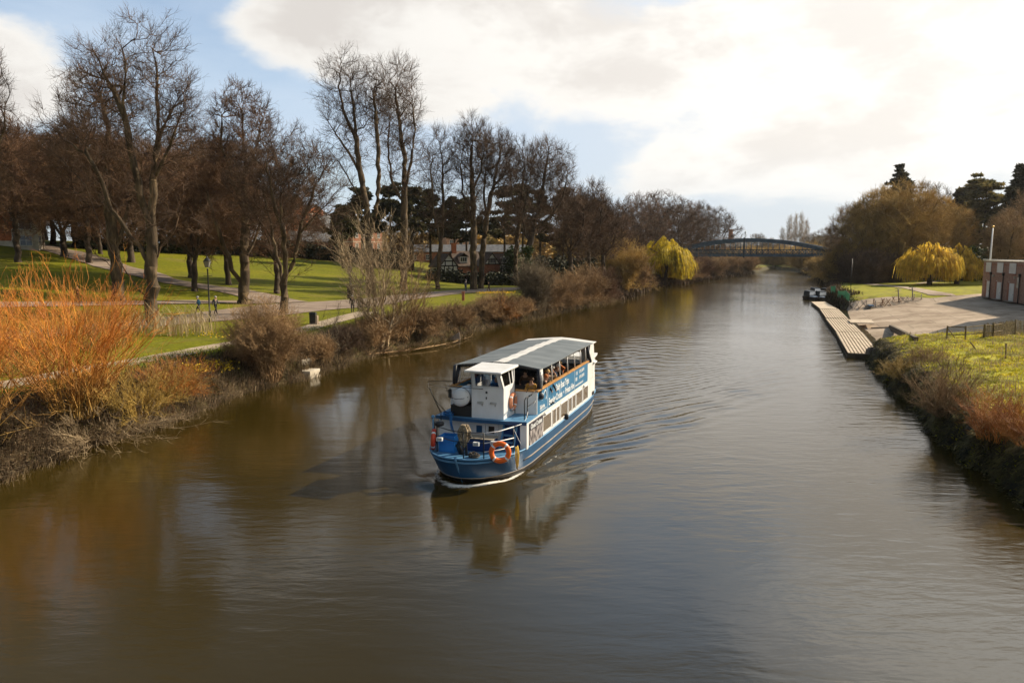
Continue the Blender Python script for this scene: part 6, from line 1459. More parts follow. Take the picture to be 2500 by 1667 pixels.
def house(name, u, dp, rz, w, d, h, pitch, wall, roofm, label, cat='house', rows=2, cols=3, gable='side', base=None, win=(.9, 1.3), group=None, chims=(), z0=None, trim=None, sidecols=2):
    p = atd(u, 640, dp); z = (gmesh(p[0], p[1]) if z0 is None else z0) - .3
    root = empty(name, (p[0], p[1], z), rz, label, cat, group)
    q = MB(); q.box((-w / 2, -d / 2, 0), (w / 2, d / 2, h))
    if gable == 'front': q.add([(-w / 2, -d / 2, h), (w / 2, -d / 2, h), (0, -d / 2, h + pitch), (-w / 2, d / 2, h), (w / 2, d / 2, h), (0, d / 2, h + pitch)], [(0, 1, 2), (5, 4, 3)])
    else: q.add([(-w / 2, -d / 2, h), (-w / 2, d / 2, h), (-w / 2, 0, h + pitch), (w / 2, -d / 2, h), (w / 2, d / 2, h), (w / 2, 0, h + pitch)], [(2, 1, 0), (3, 4, 5)])
    q.build('wall', wall, root)
    q = MB(); o = .35; t = .16
    if gable == 'front':
        for s in (-1, 1):
            e = (s * (w / 2 + o), h - o * pitch / (w / 2))
            V = [(0, -d / 2 - o, h + pitch + .02), (e[0], -d / 2 - o, e[1] + .02), (e[0], d / 2 + o, e[1] + .02), (0, d / 2 + o, h + pitch + .02)]
            q.hexa(V + [(x, y, zz + t) for x, y, zz in V])
    else:
        for s in (-1, 1):
            e = (s * (d / 2 + o), h - o * pitch / (d / 2))
            V = [(-w / 2 - o, 0, h + pitch + .02), (-w / 2 - o, e[0], e[1] + .02), (w / 2 + o, e[0], e[1] + .02), (w / 2 + o, 0, h + pitch + .02)]
            q.hexa(V + [(x, y, zz + t) for x, y, zz in V])
    rf = q.build('roof', roofm, root)
    for (cx, cy, ch) in chims:
        q = MB(); q.box((cx - .45, cy - .3, h), (cx + .45, cy + .3, h + pitch + ch)); q.box((cx - .52, cy - .37, h + pitch + ch + .003), (cx + .52, cy + .37, h + pitch + ch + .2))
        for k in (-.22, .22): q.lathe((cx + k, cy, h + pitch + ch + .2), [(.12, 0), (.10, .35)], 8)
        q.build('chimney', wall, rf)
    def window(c, ax, nrm, ww, wh):
        c = Vector(c); ax = Vector(ax); nv = Vector(nrm); f = MB()
        def bar(x0, x1, z0_, z1_, o0, o1, mb):
            V = []
            for zz in (z0_, z1_):
                for (x, oo) in ((x0, o0), (x1, o0), (x1, o1), (x0, o1)): V.append(tuple(c + ax * x + nv * oo + Vector((0, 0, zz))))
            mb.hexa(V)
        k = .08
        bar(-ww / 2 - k, ww / 2 + k, -k - .04, 0, -.02, .10, f); bar(-ww / 2 - k, ww / 2 + k, wh, wh + k, -.02, .06, f); bar(-ww / 2 - k, -ww / 2, 0, wh, -.02, .05, f); bar(ww / 2, ww / 2 + k, 0, wh, -.02, .05, f)
        bar(-.03, .03, 0, wh, -.01, .04, f); bar(-ww / 2, -.03, wh * .5, wh * .5 + .05, -.01, .04, f); bar(.03, ww / 2, wh * .5, wh * .5 + .05, -.01, .04, f)
        fo = f.build('window', M['render_w'], root); g = MB(); bar(-ww / 2, ww / 2, 0, wh, -.02, .02, g); g.build('pane', M['dglass'], fo)
    for r in range(rows):
        zz = (r + .35) * h / rows
        for c in range(cols): window(((c + .5) / cols * w - w / 2, -d / 2, zz), (1, 0, 0), (0, -1, 0), *win)
        for c in range(sidecols): window((w / 2, (c + .5) / sidecols * d - d / 2, zz), (0, 1, 0), (1, 0, 0), *win)
    if trim:
        q = MB()
        for r in range(1, rows + 1): q.box((-w / 2 - .06, -d / 2 - .06, r * h / rows - .18), (w / 2 + .06, d / 2 + .06, r * h / rows - .02))
        q.build('string_course', trim, root)
    return root, window
mz = 8.3
house('brick_mansion', 752, 205, R(60), 7.5, 7, 11.5, 2.4, M['brick'], M['slate'], 'tall red brick mansion with pale bands behind the low-forked tree', 'house', 4, 2, 'front', win=(1.0, 1.5), chims=((-2, 0, 1.6),), trim=M['stone'], z0=mz)
house('brick_turret', 722, 200, R(60), 3.0, 3.0, 14.5, 1.6, M['brick'], M['slate'], 'narrow red brick turret at the left end of the mansion', 'tower', 5, 1, 'front', win=(.7, 1.2), z0=mz, sidecols=1)
house('brick_villa', 688, 215, R(58), 7, 7, 13.0, 3, M['brick_dark'], M['slate'], 'shaded red brick villa furthest left of the mansion, high among the branches', 'house', 4, 2, 'front', z0=mz, chims=((1.5, 0, 1.2),))
house('brick_terrace', 812, 200, R(58), 10, 8, 8.5, 3.6, M['brick_dark'], M['slate'], 'red brick house with white windows, left of the two with dormers', 'house', 3, 4, 'side', z0=6.8, chims=((-3.6, 0, 1.2), (3.6, 0, 1.2)), trim=M['stone'])
house('brick_terrace', 872, 196, R(58), 11, 8, 8.6, 3.6, M['brick_dark'], M['slate'], 'red brick house with a big slate roof, seen through the pale saplings', 'house', 3, 4, 'side', z0=6.3, chims=((-4, 0, 1.2),), trim=M['stone'])
house('brick_cottage', 770, 172, R(25), 11, 6, 4.2, 2.2, M['brick_dark'], M['slate'], 'low brick outbuilding with a slate roof behind the top hedge', 'house', 1, 4, 'side', z0=7.5)
house('brick_block', 1118, 228, R(20), 9, 7, 11.0, 1.2, M['brick_pink'], M['slate'], 'pale pink brick block rising behind the timber-framed chimney', 'building', 3, 3, 'side', z0=3)
house('long_building', 1140, 205, R(4), 32, 8, 6.6, 1.8, M['brick_dark'], M['slate'], 'long grey-roofed building behind the timber-framed house', 'building', 2, 9, 'side', z0=2.8)
house('brick_house', -8, 128, R(30), 10, 9, 8.5, 3, M['brick'], M['slate'], 'red brick house at the far left edge, behind the trees', 'house', 3, 3, 'side', chims=((2, 0, 1.2),))
house('stone_lodge', 76, 122, R(20), 3.4, 4, 5.2, 1.4, M['stone'], M['slate'], 'small pale stone lodge with a white bay window at the top of the slope', 'house', 2, 1, 'front', win=(1.6, 1.5), sidecols=2)
for k, (u, v, lb) in enumerate([(10, 594, 'low white garden wall by the brick house at far left')]):
    p = ground(u, v + 6); rt_ = empty('garden_wall', tuple(p), R(10), lb, 'wall'); q = MB(); q.box((-2, -.15, -.3), (2, .15, .7)); q.box((-2.05, -.2, .703), (2.05, .2, .8)); q.box((1.3, -.25, -.3), (1.8, -.151, 1.3)); q.build('wall', M['stone'], rt_)

# ---- timber-framed house
TH = atd(1145, 640, 152); thz = gmesh(TH[0], TH[1]) - .2
th = empty('timber_house', (TH[0], TH[1], thz), R(22), 'black and white timber-framed house with three gables and a brick chimney', 'house')
def beams(mb, pl, y, t=.07, w=.11):
    for (a, b) in pl: mb.tube([(a[0], y, a[1]), (b[0], y, b[1])], w, 4, cap=True, smooth=False)
q = MB(); q.box((-3.6, -2.2, 0), (3.0, 4.5, 3.3)); q.build('wall', M['brick_dark'], th)
for (x0, x1, yf, hw, hp_, wm, nm, lit) in ((-7.2, -3.6, -3.4, 3.2, 2.3, 'render_w', 'left', 0), (2.2, 5.6, -3.2, 3.5, 2.2, 'brick_dark', 'mid', 1), (5.62, 8.0, -2.4, 3.6, 1.9, 'render_w', 'right', 0)):
    q = MB(); q.box((x0, yf, 0), (x1, 4.5, hw)); xm = (x0 + x1) / 2
    q.build('wall', M[wm], th)
    q = MB(); q.add([(x0, yf, hw), (x1, yf, hw), (xm, yf, hw + hp_), (x0, 4.5, hw), (x1, 4.5, hw), (xm, 4.5, hw + hp_)], [(0, 1, 2), (5, 4, 3), (0, 3, 4, 1)]); q.build('gable_panel', M['render_w'], th)
    q = MB()
    for s, xe in ((-1, x0 - .3), (1, x1 + .3)):
        ze = hw - .3 * hp_ / ((x1 - x0) / 2)
        V = [(xm, yf - .3, hw + hp_ + .02), (xe, yf - .3, ze + .02), (xe, 4.6, ze + .02), (xm, 4.6, hw + hp_ + .02)]; q.hexa(V + [(a, b, c + .16) for a, b, c in V])
    q.build('roof', M['tile'], th)
    q = MB(); y = yf - .05
    beams(q, [((x0, hw), (x1, hw)), ((x0, hw), (xm, hw + hp_)), ((x1, hw), (xm, hw + hp_)), ((xm - .75, hw), (xm - .75, hw + hp_ * .5)), ((xm + .75, hw), (xm + .75, hw + hp_ * .5)), ((xm - 1.1, hw + hp_ * .42), (xm + 1.1, hw + hp_ * .42))], y)
    if wm == 'render_w':
        for k in range(5): beams(q, [((x0 + (x1 - x0) * k / 4, 0), (x0 + (x1 - x0) * k / 4, hw))], y)
        beams(q, [((x0, hw * .5), (x1, hw * .5)), ((x0, hw * .98), (x0 + (x1 - x0) / 4, hw * .5))], y)
    q.build('timber_frame', M['timber'], th)
    for zz in ((.9, hw + .25) if hw > 3.3 else (.8,)):
        q = MB(); q.box((xm - .72, yf - .10, zz - .06), (xm + .72, yf - .001, zz + 1.06)); fo = q.build('window', M['render_w'], th)
        q = MB()
        for k in range(4): q.box((xm - .64 + k * .33, yf - .115, zz), (xm - .64 + k * .33 + .27, yf - .101, zz + 1.0))
        q.build('pane', M['dglass'], fo)
q = MB(); V = [(-3.7, 1.2, 6.0), (-3.7, -2.6, 3.0), (2.3, -2.6, 3.0), (2.3, 1.2, 6.0)]; q.hexa(V + [(a, b, c + .16) for a, b, c in V]); V = [(-3.7, 1.2, 6.0), (-3.7, 4.8, 3.0), (2.3, 4.8, 3.0), (2.3, 1.2, 6.0)]; q.hexa(V + [(a, b, c + .16) for a, b, c in V]); q.build('roof', M['tile'], th)
q = MB(); q.box((-3.4, .6, 4.5), (-2.5, 1.4, 7.6)); q.box((-3.48, .52, 7.6), (-2.42, 1.48, 7.8)); q.build('chimney', M['brick'], th)
q = MB(); q.box((-2.6, -2.0, 3.8), (-1.0, .2, 5.0)); do_ = q.build('dormer', M['render_w'], th)
q = MB(); q.hexa([(-2.8, -2.3, 4.95), (-1.8, -2.3, 5.7), (-1.8, 1, 5.7), (-2.8, 1, 4.95), (-2.8, -2.3, 5.05), (-1.8, -2.3, 5.8), (-1.8, 1, 5.8), (-2.8, 1, 5.05)]); q.hexa([(-.8, -2.3, 4.95), (-1.8, -2.3, 5.7), (-1.8, 1, 5.7), (-.8, 1, 4.95), (-.8, -2.3, 5.05), (-1.8, -2.3, 5.8), (-1.8, 1, 5.8), (-.8, 1, 5.05)]); q.build('dormer_roof', M['tile'], do_)
q = MB()
for k in range(3): q.box((-2.45 + k * .45, -2.04, 4.05), (-2.10 + k * .45, -2.001, 4.85))
q.build('pane', M['dglass'], do_)

# ---- brick boathouse on the right
WA = ground(2396, 723); WB = ground(2491, 746); WA = np.array([WA[0], WA[1], 0]); wd_ = np.array([WB[0] - WA[0], WB[1] - WA[1]]); wl_ = np.linalg.norm(wd_); wd_ /= wl_
bz = gmesh(WA[0], WA[1]) - .1
brot = math.atan2(wd_[1], wd_[0])        # local +x runs along the wall from the far corner to the near end, local -y ... river side
def wst(u, v):
    r = ray(u, v); n = np.array([-wd_[1], wd_[0]]); t = np.dot(WA[:2], n) / np.dot(r[:2], n); P = np.array([0, 0, H]) + t * r
    return float(np.dot(P[:2] - WA[:2], wd_)), float(P[2]) - bz
bh = empty('boathouse', (WA[0], WA[1], bz), brot, 'flat-roofed brick boathouse with white doors, white window boards and black drainpipes', 'boathouse')
HB = wst(2397, 638)[1]; LBH = 27.0
# local frame: x along the wall, river side is -y when the normal (wd.y,-wd.x) points to the river
sg = -1 if (wd_[1] * -1) > 0 else 1
rn = np.array([wd_[1], -wd_[0]]); side_ = -1 if rn[0] < 0 else 1     # rn = local -y
RV = -1 if side_ < 0 else 1        # river side sign along local y is RV*-1
def by(o): return -o if rn[0] < 0 else o    # o metres out from the wall towards the river
def bx_(q, x0, x1, o0, o1, z0, z1):
    a, b = sorted((by(o0), by(o1))); q.box((x0, a, z0), (x1, b, z1))
M['brick_club'] = mat('club_brick', (.27, .145, .10), (.38, .22, .155), 2.5, .9, .3, 10)
q = MB(); bx_(q, 0, LBH, -11, 0, 0, HB); q.build('wall', M['brick_club'], bh)
q = MB(); bx_(q, -.08, LBH, -11.08, .08, HB + .002, HB + .16); q.build('coping', M['stone'], bh)
q = MB(); bx_(q, -.02, LBH, .001, .05, HB - .5, HB - .32); q.build('fascia_band', M['brick_dark'], bh)
q = MB(); q.tube([(-.1, by(.1), HB + .28), (LBH, by(.1), HB + .28)], .045, 5); q.build('roof_rail', M['tape'], bh)
def z4(x, y): return (2280 + x / 6.03, 600 + y / 6.03)
for (x0, x1, y0, y1) in ((790, 830, 470, 750), (940, 1000, 490, 785), (1122, 1190, 520, 830)):
    s0, zt = wst(*z4(x0, y0)); s1, _ = wst(*z4(x1, y0)); s1 = max(s1, s0 + .95); zt = min(zt, 2.5) if zt > 1.9 else 2.3
    q = MB(); bx_(q, s0 - .62, s0 - .02, .001, .012, 0.0, zt + .15); bx_(q, s0, s1, .004, .05, .12, zt); dr_ = q.build('door', [M['render_w']], bh)
    q2 = MB(); bx_(q2, s0 - .85, s0 - .04, .014, .03, .1, zt + .1); q2.build('door_recess', M['brick_dark'], bh)
    q2 = MB(); bx_(q2, s0 - .5, s1 + .3, .003, .45, 0, .12); q2.build('door_step', M['concrete_dark'], bh)
    q2 = MB(); bx_(q2, s1 - .16, s1 - .06, .05, .10, 1.0, 1.06); q2.build('handle', M['blackmetal'], dr_)
for (x0, x1, y0, y1) in ((782, 848, 240, 340), (945, 1025, 242, 352), (1125, 1215, 246, 370)):
    s0, zt = wst(*z4(x0, y0)); s1, zb = wst(*z4((x0 + x1) / 2 + (x1 - x0) / 2, y1)); zb = HB - 1.55; zt = HB - .12
    q = MB(); bx_(q, s0, s1, .051, .075, zb, zt); wo_ = q.build('window_board', M['render_w'], bh)
    q = MB(); bx_(q, s0 - .1, s1 + .1, .003, .12, zb - .12, zb - .002); q.build('sill', M['brick_dark'], wo_)
for x in (855, 1042, 1285):
    s0, _ = wst(*z4(x, 370)); q = MB(); q.tube([(s0, by(.12), 0), (s0, by(.12), HB - 1.7)], .075, 6); bx_(q, s0 - .16, s0 + .16, .02, .26, HB - 1.9, HB - 1.5); q.build('drainpipe', M['blackmetal'], bh)
for x in (890, 1212):
    s0, zz = wst(*z4(x, 405)); q = MB(); bx_(q, s0 - .12, s0 + .12, .003, .22, HB - 2.2, HB - 1.9); q.build('wall_lamp', M['stone'], bh)
s0, zz = wst(*z4(1250, 540)); q = MB(); bx_(q, s0 - .35, s0 + .3, .003, .12, 2.0, 3.4); q.build('notice_board', M['stone'], bh)
q = MB(); bx_(q, LBH - 5.6, LBH - 3.2, .003, .05, .1, 2.6); q.build('grey_shutter', M['steel'], bh)
# the taller gabled club rooms next to it, only their shadow reaches the apron
cl_ = empty('clubhouse', (WA[0], WA[1], bz), brot, 'gabled brick clubhouse adjoining the flat boathouse beyond the right edge', 'building')
for k in range(2):
    x0 = LBH + .02 + k * 9.2; x1 = x0 + 9.0; xm = (x0 + x1) / 2; q = MB(); bx_(q, x0, x1, -12, .0, 0, 8.2)
    q.add([(x0, by(0), 8.2), (x1, by(0), 8.2), (xm, by(0), 13.2), (x0, by(-12), 8.2), (x1, by(-12), 8.2), (xm, by(-12), 13.2)], [(0, 1, 2), (5, 4, 3)]); q.build('wall', M['brick'], cl_)
    q = MB()
    for xe in (x0 - .1, x1 + .1):
        V = [(xm, by(.3), 13.22), (xe, by(.3), 8.12), (xe, by(-12.3), 8.12), (xm, by(-12.3), 13.22)]; q.hexa(V + [(a, b, c + .18) for a, b, c in V])
    q.build('roof', M['tile'], cl_)
    for j in (-2.2, 0, 2.2):
        for zz in (1.0, 4.6):
            q = MB(); bx_(q, xm + j - .6, xm + j + .6, .003, .08, zz, zz + 1.8); q.build('window', M['dglass'], cl_)

# flagpole behind the boathouse
p = atd(2417, 640, 121); fp = empty('flagpole', (p[0], p[1], gmesh(p[0], p[1])), 0, 'white flagpole with a gilded finial rising behind the flat roof', 'flagpole')
hh = 8.5 + (620 - 558) / F * 121 - fp.location.z
q = MB(); q.tube([(0, 0, -.3), (0, 0, hh * .5), (.05, 0, hh)], [.16, .14, .09], 8); q.build('pole', M['tape'], fp)
q = MB(); q.lathe((.05, 0, hh), [(.05, 0), (.16, .1), (.2, .2), (.14, .3), (.02, .36)], 10); q.build('finial', mat('gilt', (.65, .40, .08), rough=.3, metal=.6), fp)

# post and rail fence, then paling
fpnts = [ground(*c) for c in ((2311, 828), (2357, 829), (2402, 824), (2424, 824), (2478, 816), (2540, 812), (2600, 810))]
fr_ = empty('post_and_rail_fence', tuple(fpnts[0]), 0, 'brown post-and-rail fence with a slanting brace at the apron edge', 'fence')
O_ = np.array(fpnts[0])
def rel(p_, dz=0.0): return (p_[0] - O_[0], p_[1] - O_[1], p_[2] - O_[2] + dz)
for k in range(4):
    q = MB(); r0 = rel(fpnts[k]); q.tube([(r0[0], r0[1], -.3 + r0[2]), (r0[0] + (.0 if k != 1 else -.06), r0[1], r0[2] + 1.02)], .06, 5, smooth=False); q.build('post', M['post_wood'], fr_)
for z in (.38, .92):
    q = MB(); q.tube([rel(fpnts[0], z - (.04 if z < .5 else 0)), rel(fpnts[1], z), rel(fpnts[2], z), rel(fpnts[3], z + .03), rel(fpnts[3] * .6 + fpnts[4] * .4, z + .05)], .04, 5, smooth=False); q.build('rail', M['post_wood'], fr_)
q = MB(); r0 = rel(fpnts[0]); q.tube([(r0[0] + .1, r0[1], .75), (r0[0] + .75, r0[1] - .1, -.1)], .035, 5); q.build('brace', M['post_wood'], fr_)
pl_ = empty('paling_fence', tuple(fpnts[2]), 0, 'weathered paling fence of thin upright slats running off to the right', 'fence'); O_ = np.array(fpnts[2])
q = MB(); g = random.Random(4); pts = [np.array(f_) for f_ in fpnts[2:]]
for a, b in zip(pts[:-1], pts[1:]):
    L = np.linalg.norm(b - a); k = int(L / .115)
    for i in range(k):
        c = a + (b - a) * i / k; r0 = rel(c); hgt = 1.05 + g.uniform(-.1, .07) + .003 * i; tl_ = g.uniform(-.03, .03)
        q.hexa([(r0[0] - .03, r0[1] + .06, r0[2] - .1), (r0[0] + .03, r0[1] + .06, r0[2] - .1), (r0[0] + .03, r0[1] + .08, r0[2] - .1), (r0[0] - .03, r0[1] + .08, r0[2] - .1), (r0[0] - .03 + tl_, r0[1] + .06, r0[2] + hgt), (r0[0] + .03 + tl_, r0[1] + .06, r0[2] + hgt), (r0[0] + .03 + tl_, r0[1] + .08, r0[2] + hgt), (r0[0] - .03 + tl_, r0[1] + .08, r0[2] + hgt)])
q.build('slats', mat('weathered_slats', (.20, .15, .10), (.40, .32, .23), 8, .9), pl_)
for c in pts[1:]:
    q = MB(); r0 = rel(c); q.tube([(r0[0], r0[1], r0[2] - .2), (r0[0], r0[1], r0[2] + 1.15)], .06, 5); q.build('post', M['post_wood'], pl_)
for (u, v, h, ln, lb) in ((2455, 876, .95, 0, 'lone upright wooden post in the herb field'), (2388, 852, .7, -.55, 'leaning wooden stake in the herb field below the fence')):
    p = ground(u, v); q = MB(); q.tube([(0, 0, -.2), (ln, .05, h - abs(ln) * .4)], .045, 5); tag(q.build('wooden_post', M['post_wood'], loc=tuple(p)), lb, 'post')

# ---- pontoon of four decks, gangplank, kerb
def z5(x, y): return (1950 + x / 6.72, 680 + y / 6.72)
secs = [((800, 1215), (1350, 1240), (612, 872), (1045, 880), 'nearest and widest-looking pontoon deck with long grooved boards'), ((610, 868), (1040, 875), (442, 650), (812, 658), 'second pontoon deck from the near end, beside the gangplank'), ((440, 640), (812, 650), (347, 497), (650, 500), 'third pontoon deck, striped, just before the plain one'), ((345, 490), (640, 495), (205, 380), (425, 376), 'plain sandy pontoon deck at the far end by the moored boats')]
for k, (a, b, c, d_, lb) in enumerate(secs):
    zt = .42; P4 = [atz(*z5(*q_), zt) for q_ in (a, b, d_, c)]; o = sum(P4) / 4
    rt_ = empty('pontoon', (o[0], o[1], 0), 0, lb, 'pontoon', 'rowing club pontoon decks')
    L = [p_ - np.array([o[0], o[1], 0]) for p_ in P4]      # near-left, near-right, far-right, far-left
    sh = .12
    L[3] = L[3] + (L[0] - L[3]) / np.linalg.norm(L[0] - L[3]) * .04; L[2] = L[2] + (L[1] - L[2]) / np.linalg.norm(L[1] - L[2]) * .04
    q = MB(); q.hexa([(p_[0], p_[1], -.25) for p_ in L] + [(p_[0], p_[1], zt - .07) for p_ in L]); q.build('float', M['deckgap'], rt_)
    q = MB(); nb = 9 if k < 3 else 1; g = random.Random(k)
    for i in range(nb):
        u0 = i / nb + (.018 if nb > 1 else 0); u1 = (i + 1) / nb - (.018 if nb > 1 else 0)
        N0 = L[0] + (L[1] - L[0]) * u0; N1 = L[0] + (L[1] - L[0]) * u1; F0 = L[3] + (L[2] - L[3]) * u0; F1 = L[3] + (L[2] - L[3]) * u1
        dz = g.uniform(-.008, .008); q.hexa([(p_[0], p_[1], zt - .068) for p_ in (N0, N1, F1, F0)] + [(p_[0], p_[1], zt + dz) for p_ in (N0, N1, F1, F0)])
    q.build('deck_boards', M['deckboard'], rt_)
    for A_, B_ in ((L[0], L[3]), (L[1], L[2])):
        q = MB(); q.tube([(A_[0], A_[1], zt - .05), (B_[0], B_[1], zt - .05)], .07, 5); q.build('fender_rail', M['deckgap'], rt_)
g0, g1, g2, g3 = atz(*z5(812, 682), .5), atz(*z5(850, 733), .48), atz(*z5(1240, 742), .62), atz(*z5(1190, 682), .62)
o = (g0 + g1 + g2 + g3) / 4; q = MB(); L = [p_ - o for p_ in (g1, g2, g3, g0)]
q.hexa([(p_[0], p_[1], p_[2] + .0) for p_ in L] + [(p_[0], p_[1], p_[2] + .09) for p_ in L]); gp_ = q.build('gangplank', M['deckboard'], loc=tuple(o)); tag(gp_, 'pale wooden gangplank bridging from the pontoon to the apron', 'gangplank')
k0, k1, k2 = ground(*z5(1190, 828)), ground(*z5(1500, 812)), ground(*z5(1925, 1035))
q = MB()
for a, b in ((k0, k1), (k1, k2)):
    d_ = unit((b - a)[:2]); nn = np.array([-d_[1], d_[0]]) * .14
    V = [(a[0] - nn[0], a[1] - nn[1], a[2] - .2), (b[0] - nn[0], b[1] - nn[1], b[2] - .2), (b[0] + nn[0], b[1] + nn[1], b[2] - .2), (a[0] + nn[0], a[1] + nn[1], a[2] - .2)]
    q.hexa(V + [(x, y, z + .2 + (.16 if a is k0 else .36)) for x, y, z in V])
ke = q.build('slipway_kerb', M['deckgap']); tag(ke, 'dark low kerb wall bending across the concrete slipway', 'kerb')
p = ground(2155, 872); q = MB(); g = random.Random(2)
for k in range(9):
    x, y, z = g.uniform(-.5, .9), g.uniform(-1.6, .8), g.uniform(-.9, -.1); s = g.uniform(.18, .34)
    q.hexa([(x - s, y - s, z - s), (x + s * 1.1, y - s, z - s), (x + s, y + s, z - s), (x - s, y + s * .9, z - s), (x - s * .8, y - s * .9, z + s * .7), (x + s, y - s * .8, z + s * .8), (x + s * .9, y + s, z + s * .6), (x - s, y + s * .8, z + s * .7)])
rk = q.build('bank_stones', M['concrete_dark'], loc=(float(xr(58.5)) + .1, 58.3, 1.15), bevel=.06); tag(rk, 'broken pale stones at the corner of the bank wall by the pontoon', 'stones', kind='stuff')

# ---- moored day boats
def day_boat(u, v, rz, label, hull, canopy):
    p = atz(u, v, 0); rt_ = empty('day_boat', (p[0], p[1], 0), rz, label, 'boat', 'small day boats moored beyond the pontoon')
    q = MB(); out_ = [(0, -2.2), (.45, -1.9), (.75, -1.2), (.85, 0), (.85, 1.9), (0, 1.95)]; full = out_ + [(-x, y) for x, y in out_[::-1]][1:-1]
    n_ = len(full); V = [(x * .8, y * .94, -.15) for x, y in full] + [(x, y, .55) for x, y in full] + [(x * .86, y * .93, .55) for x, y in full] + [(x * .8, y * .9, .12) for x, y in full]
    Fq = [(i + k_ * n_, (i + 1) % n_ + k_ * n_, (i + 1) % n_ + (k_ + 1) * n_, i + (k_ + 1) * n_) for k_ in range(3) for i in range(n_)] + [tuple(range(n_))[::-1], tuple(range(3 * n_, 4 * n_))]
    q.add(V, Fq); q.build('hull', hull, rt_)
    q = MB(); q.add([(-.5, -1.9, .56), (.5, -1.9, .56), (.8, -.9, .56), (-.8, -.9, .56), (-.35, -1.5, .68), (.35, -1.5, .68), (.6, -.9, .74), (-.6, -.9, .74)], [(0, 1, 5, 4), (1, 2, 6, 5), (2, 3, 7, 6), (3, 0, 4, 7), (4, 5, 6, 7)]); q.build('foredeck', M['white_paint'], rt_)
    q = MB(); q.hexa([(-.8, -.7, .60), (.8, -.7, .60), (.82, 1.6, .60), (-.82, 1.6, .60), (-.62, -.35, 1.62), (.62, -.35, 1.62), (.68, 1.5, 1.66), (-.68, 1.5, 1.66)]); co_ = q.build('canopy', canopy, rt_, bevel=.08)
    q = MB(); q.hexa([(-.62, -.66, .85), (.62, -.66, .85), (.62, -.6, .85), (-.62, -.6, .85), (-.52, -.48, 1.45), (.52, -.48, 1.45), (.52, -.42, 1.45), (-.52, -.42, 1.45)]); q.build('canopy_window', M['steel'], co_)
    q = MB(); q.box((-.15, 1.95, .1), (.15, 2.2, .9)); q.build('outboard_motor', M['blackmetal'], rt_)
dkc = mat('dark_canopy', (.012, .018, .022), (.035, .045, .05), 3, .5)
day_boat(1980, 731, R(4), 'small day boat with a dark canopy and white bow, outermost of the front pair', M['black_paint'], dkc)
day_boat(2006, 732, R(-4), 'small day boat with a dark canopy, front pair, against the lawn bank', M['black_paint'], dkc)
day_boat(1993, 722, R(0), 'small day boat behind the outer one, only its canopy showing', M['black_paint'], dkc)
day_boat(2020, 723, R(2), 'small day boat with a brownish canopy tucked in behind the inner one', M['black_paint'], mat('brown_canopy', (.04, .035, .03), (.08, .07, .06), 3, .6))

# green netting
nm_ = bpy.data.materials.new('green_net'); nm_.use_nodes = True; N_, L_ = nodes_of(nm_)
pb = N_['Principled BSDF']; pb.inputs['Base Color'].default_value = (.10, .50, .27, 1); pb.inputs['Roughness'].default_value = .8
tr_ = N_.new('ShaderNodeBsdfTransparent'); mx_ = N_.new('ShaderNodeMixShader'); mx_.inputs[0].default_value = .55
L_.new(tr_.outputs[0], mx_.inputs[1]); L_.new(pb.outputs[0], mx_.inputs[2]); L_.new(mx_.outputs[0], N_['Material Output'].inputs[0])
def net(pts, h, label):
    P_ = [ground(*z5(*c)) for c in pts]; o = P_[0]; rt_ = empty('net_fence', tuple(o), 0, label, 'net')
    for i, c in enumerate(P_):
        r_ = c - o; q = MB(); q.tube([(r_[0], r_[1], r_[2] - .2), (r_[0], r_[1], r_[2] + h + .1)], .03, 5); q.build('pole', M['blackmetal'], rt_)
    V = []; Fq = []
    for i, (a, b) in enumerate(zip(P_[:-1], P_[1:])):
        for s in (0, .012):
            n0 = len(V)
            for t in range(9):
                c = a + (b - a) * t / 8 - o; sag = .08 * math.sin(t / 8 * math.pi)
                V += [(c[0], c[1] + s + .05 * math.sin(t * 2), c[2] + .02), (c[0], c[1] + s + .05 * math.sin(t * 2), c[2] + h - sag)]
            for t in range(8): Fq.append((n0 + 2 * t, n0 + 2 * t + 2, n0 + 2 * t + 3, n0 + 2 * t + 1))
    q = MB(); q.add(V, Fq); q.build('netting', nm_, rt_)
net([(520, 262), (600, 262)], 1.5, 'upright green net panel by the moored boats')
net([(635, 330), (770, 335), (832, 392)], 1.35, 'low green net fence wrapping the corner of the lawn')
for (x, y, t, lb) in ((845, 320, 3.6, 'thin dark pole standing on the lawn beside the green net'),):
    p = ground(*z5(x, y)); q = MB(); q.tube([(0, 0, -.2), (0, 0, 6.2)], .05, 6); tag(q.build('thin_pole', M['blackmetal'], loc=tuple(p)), lb, 'pole')
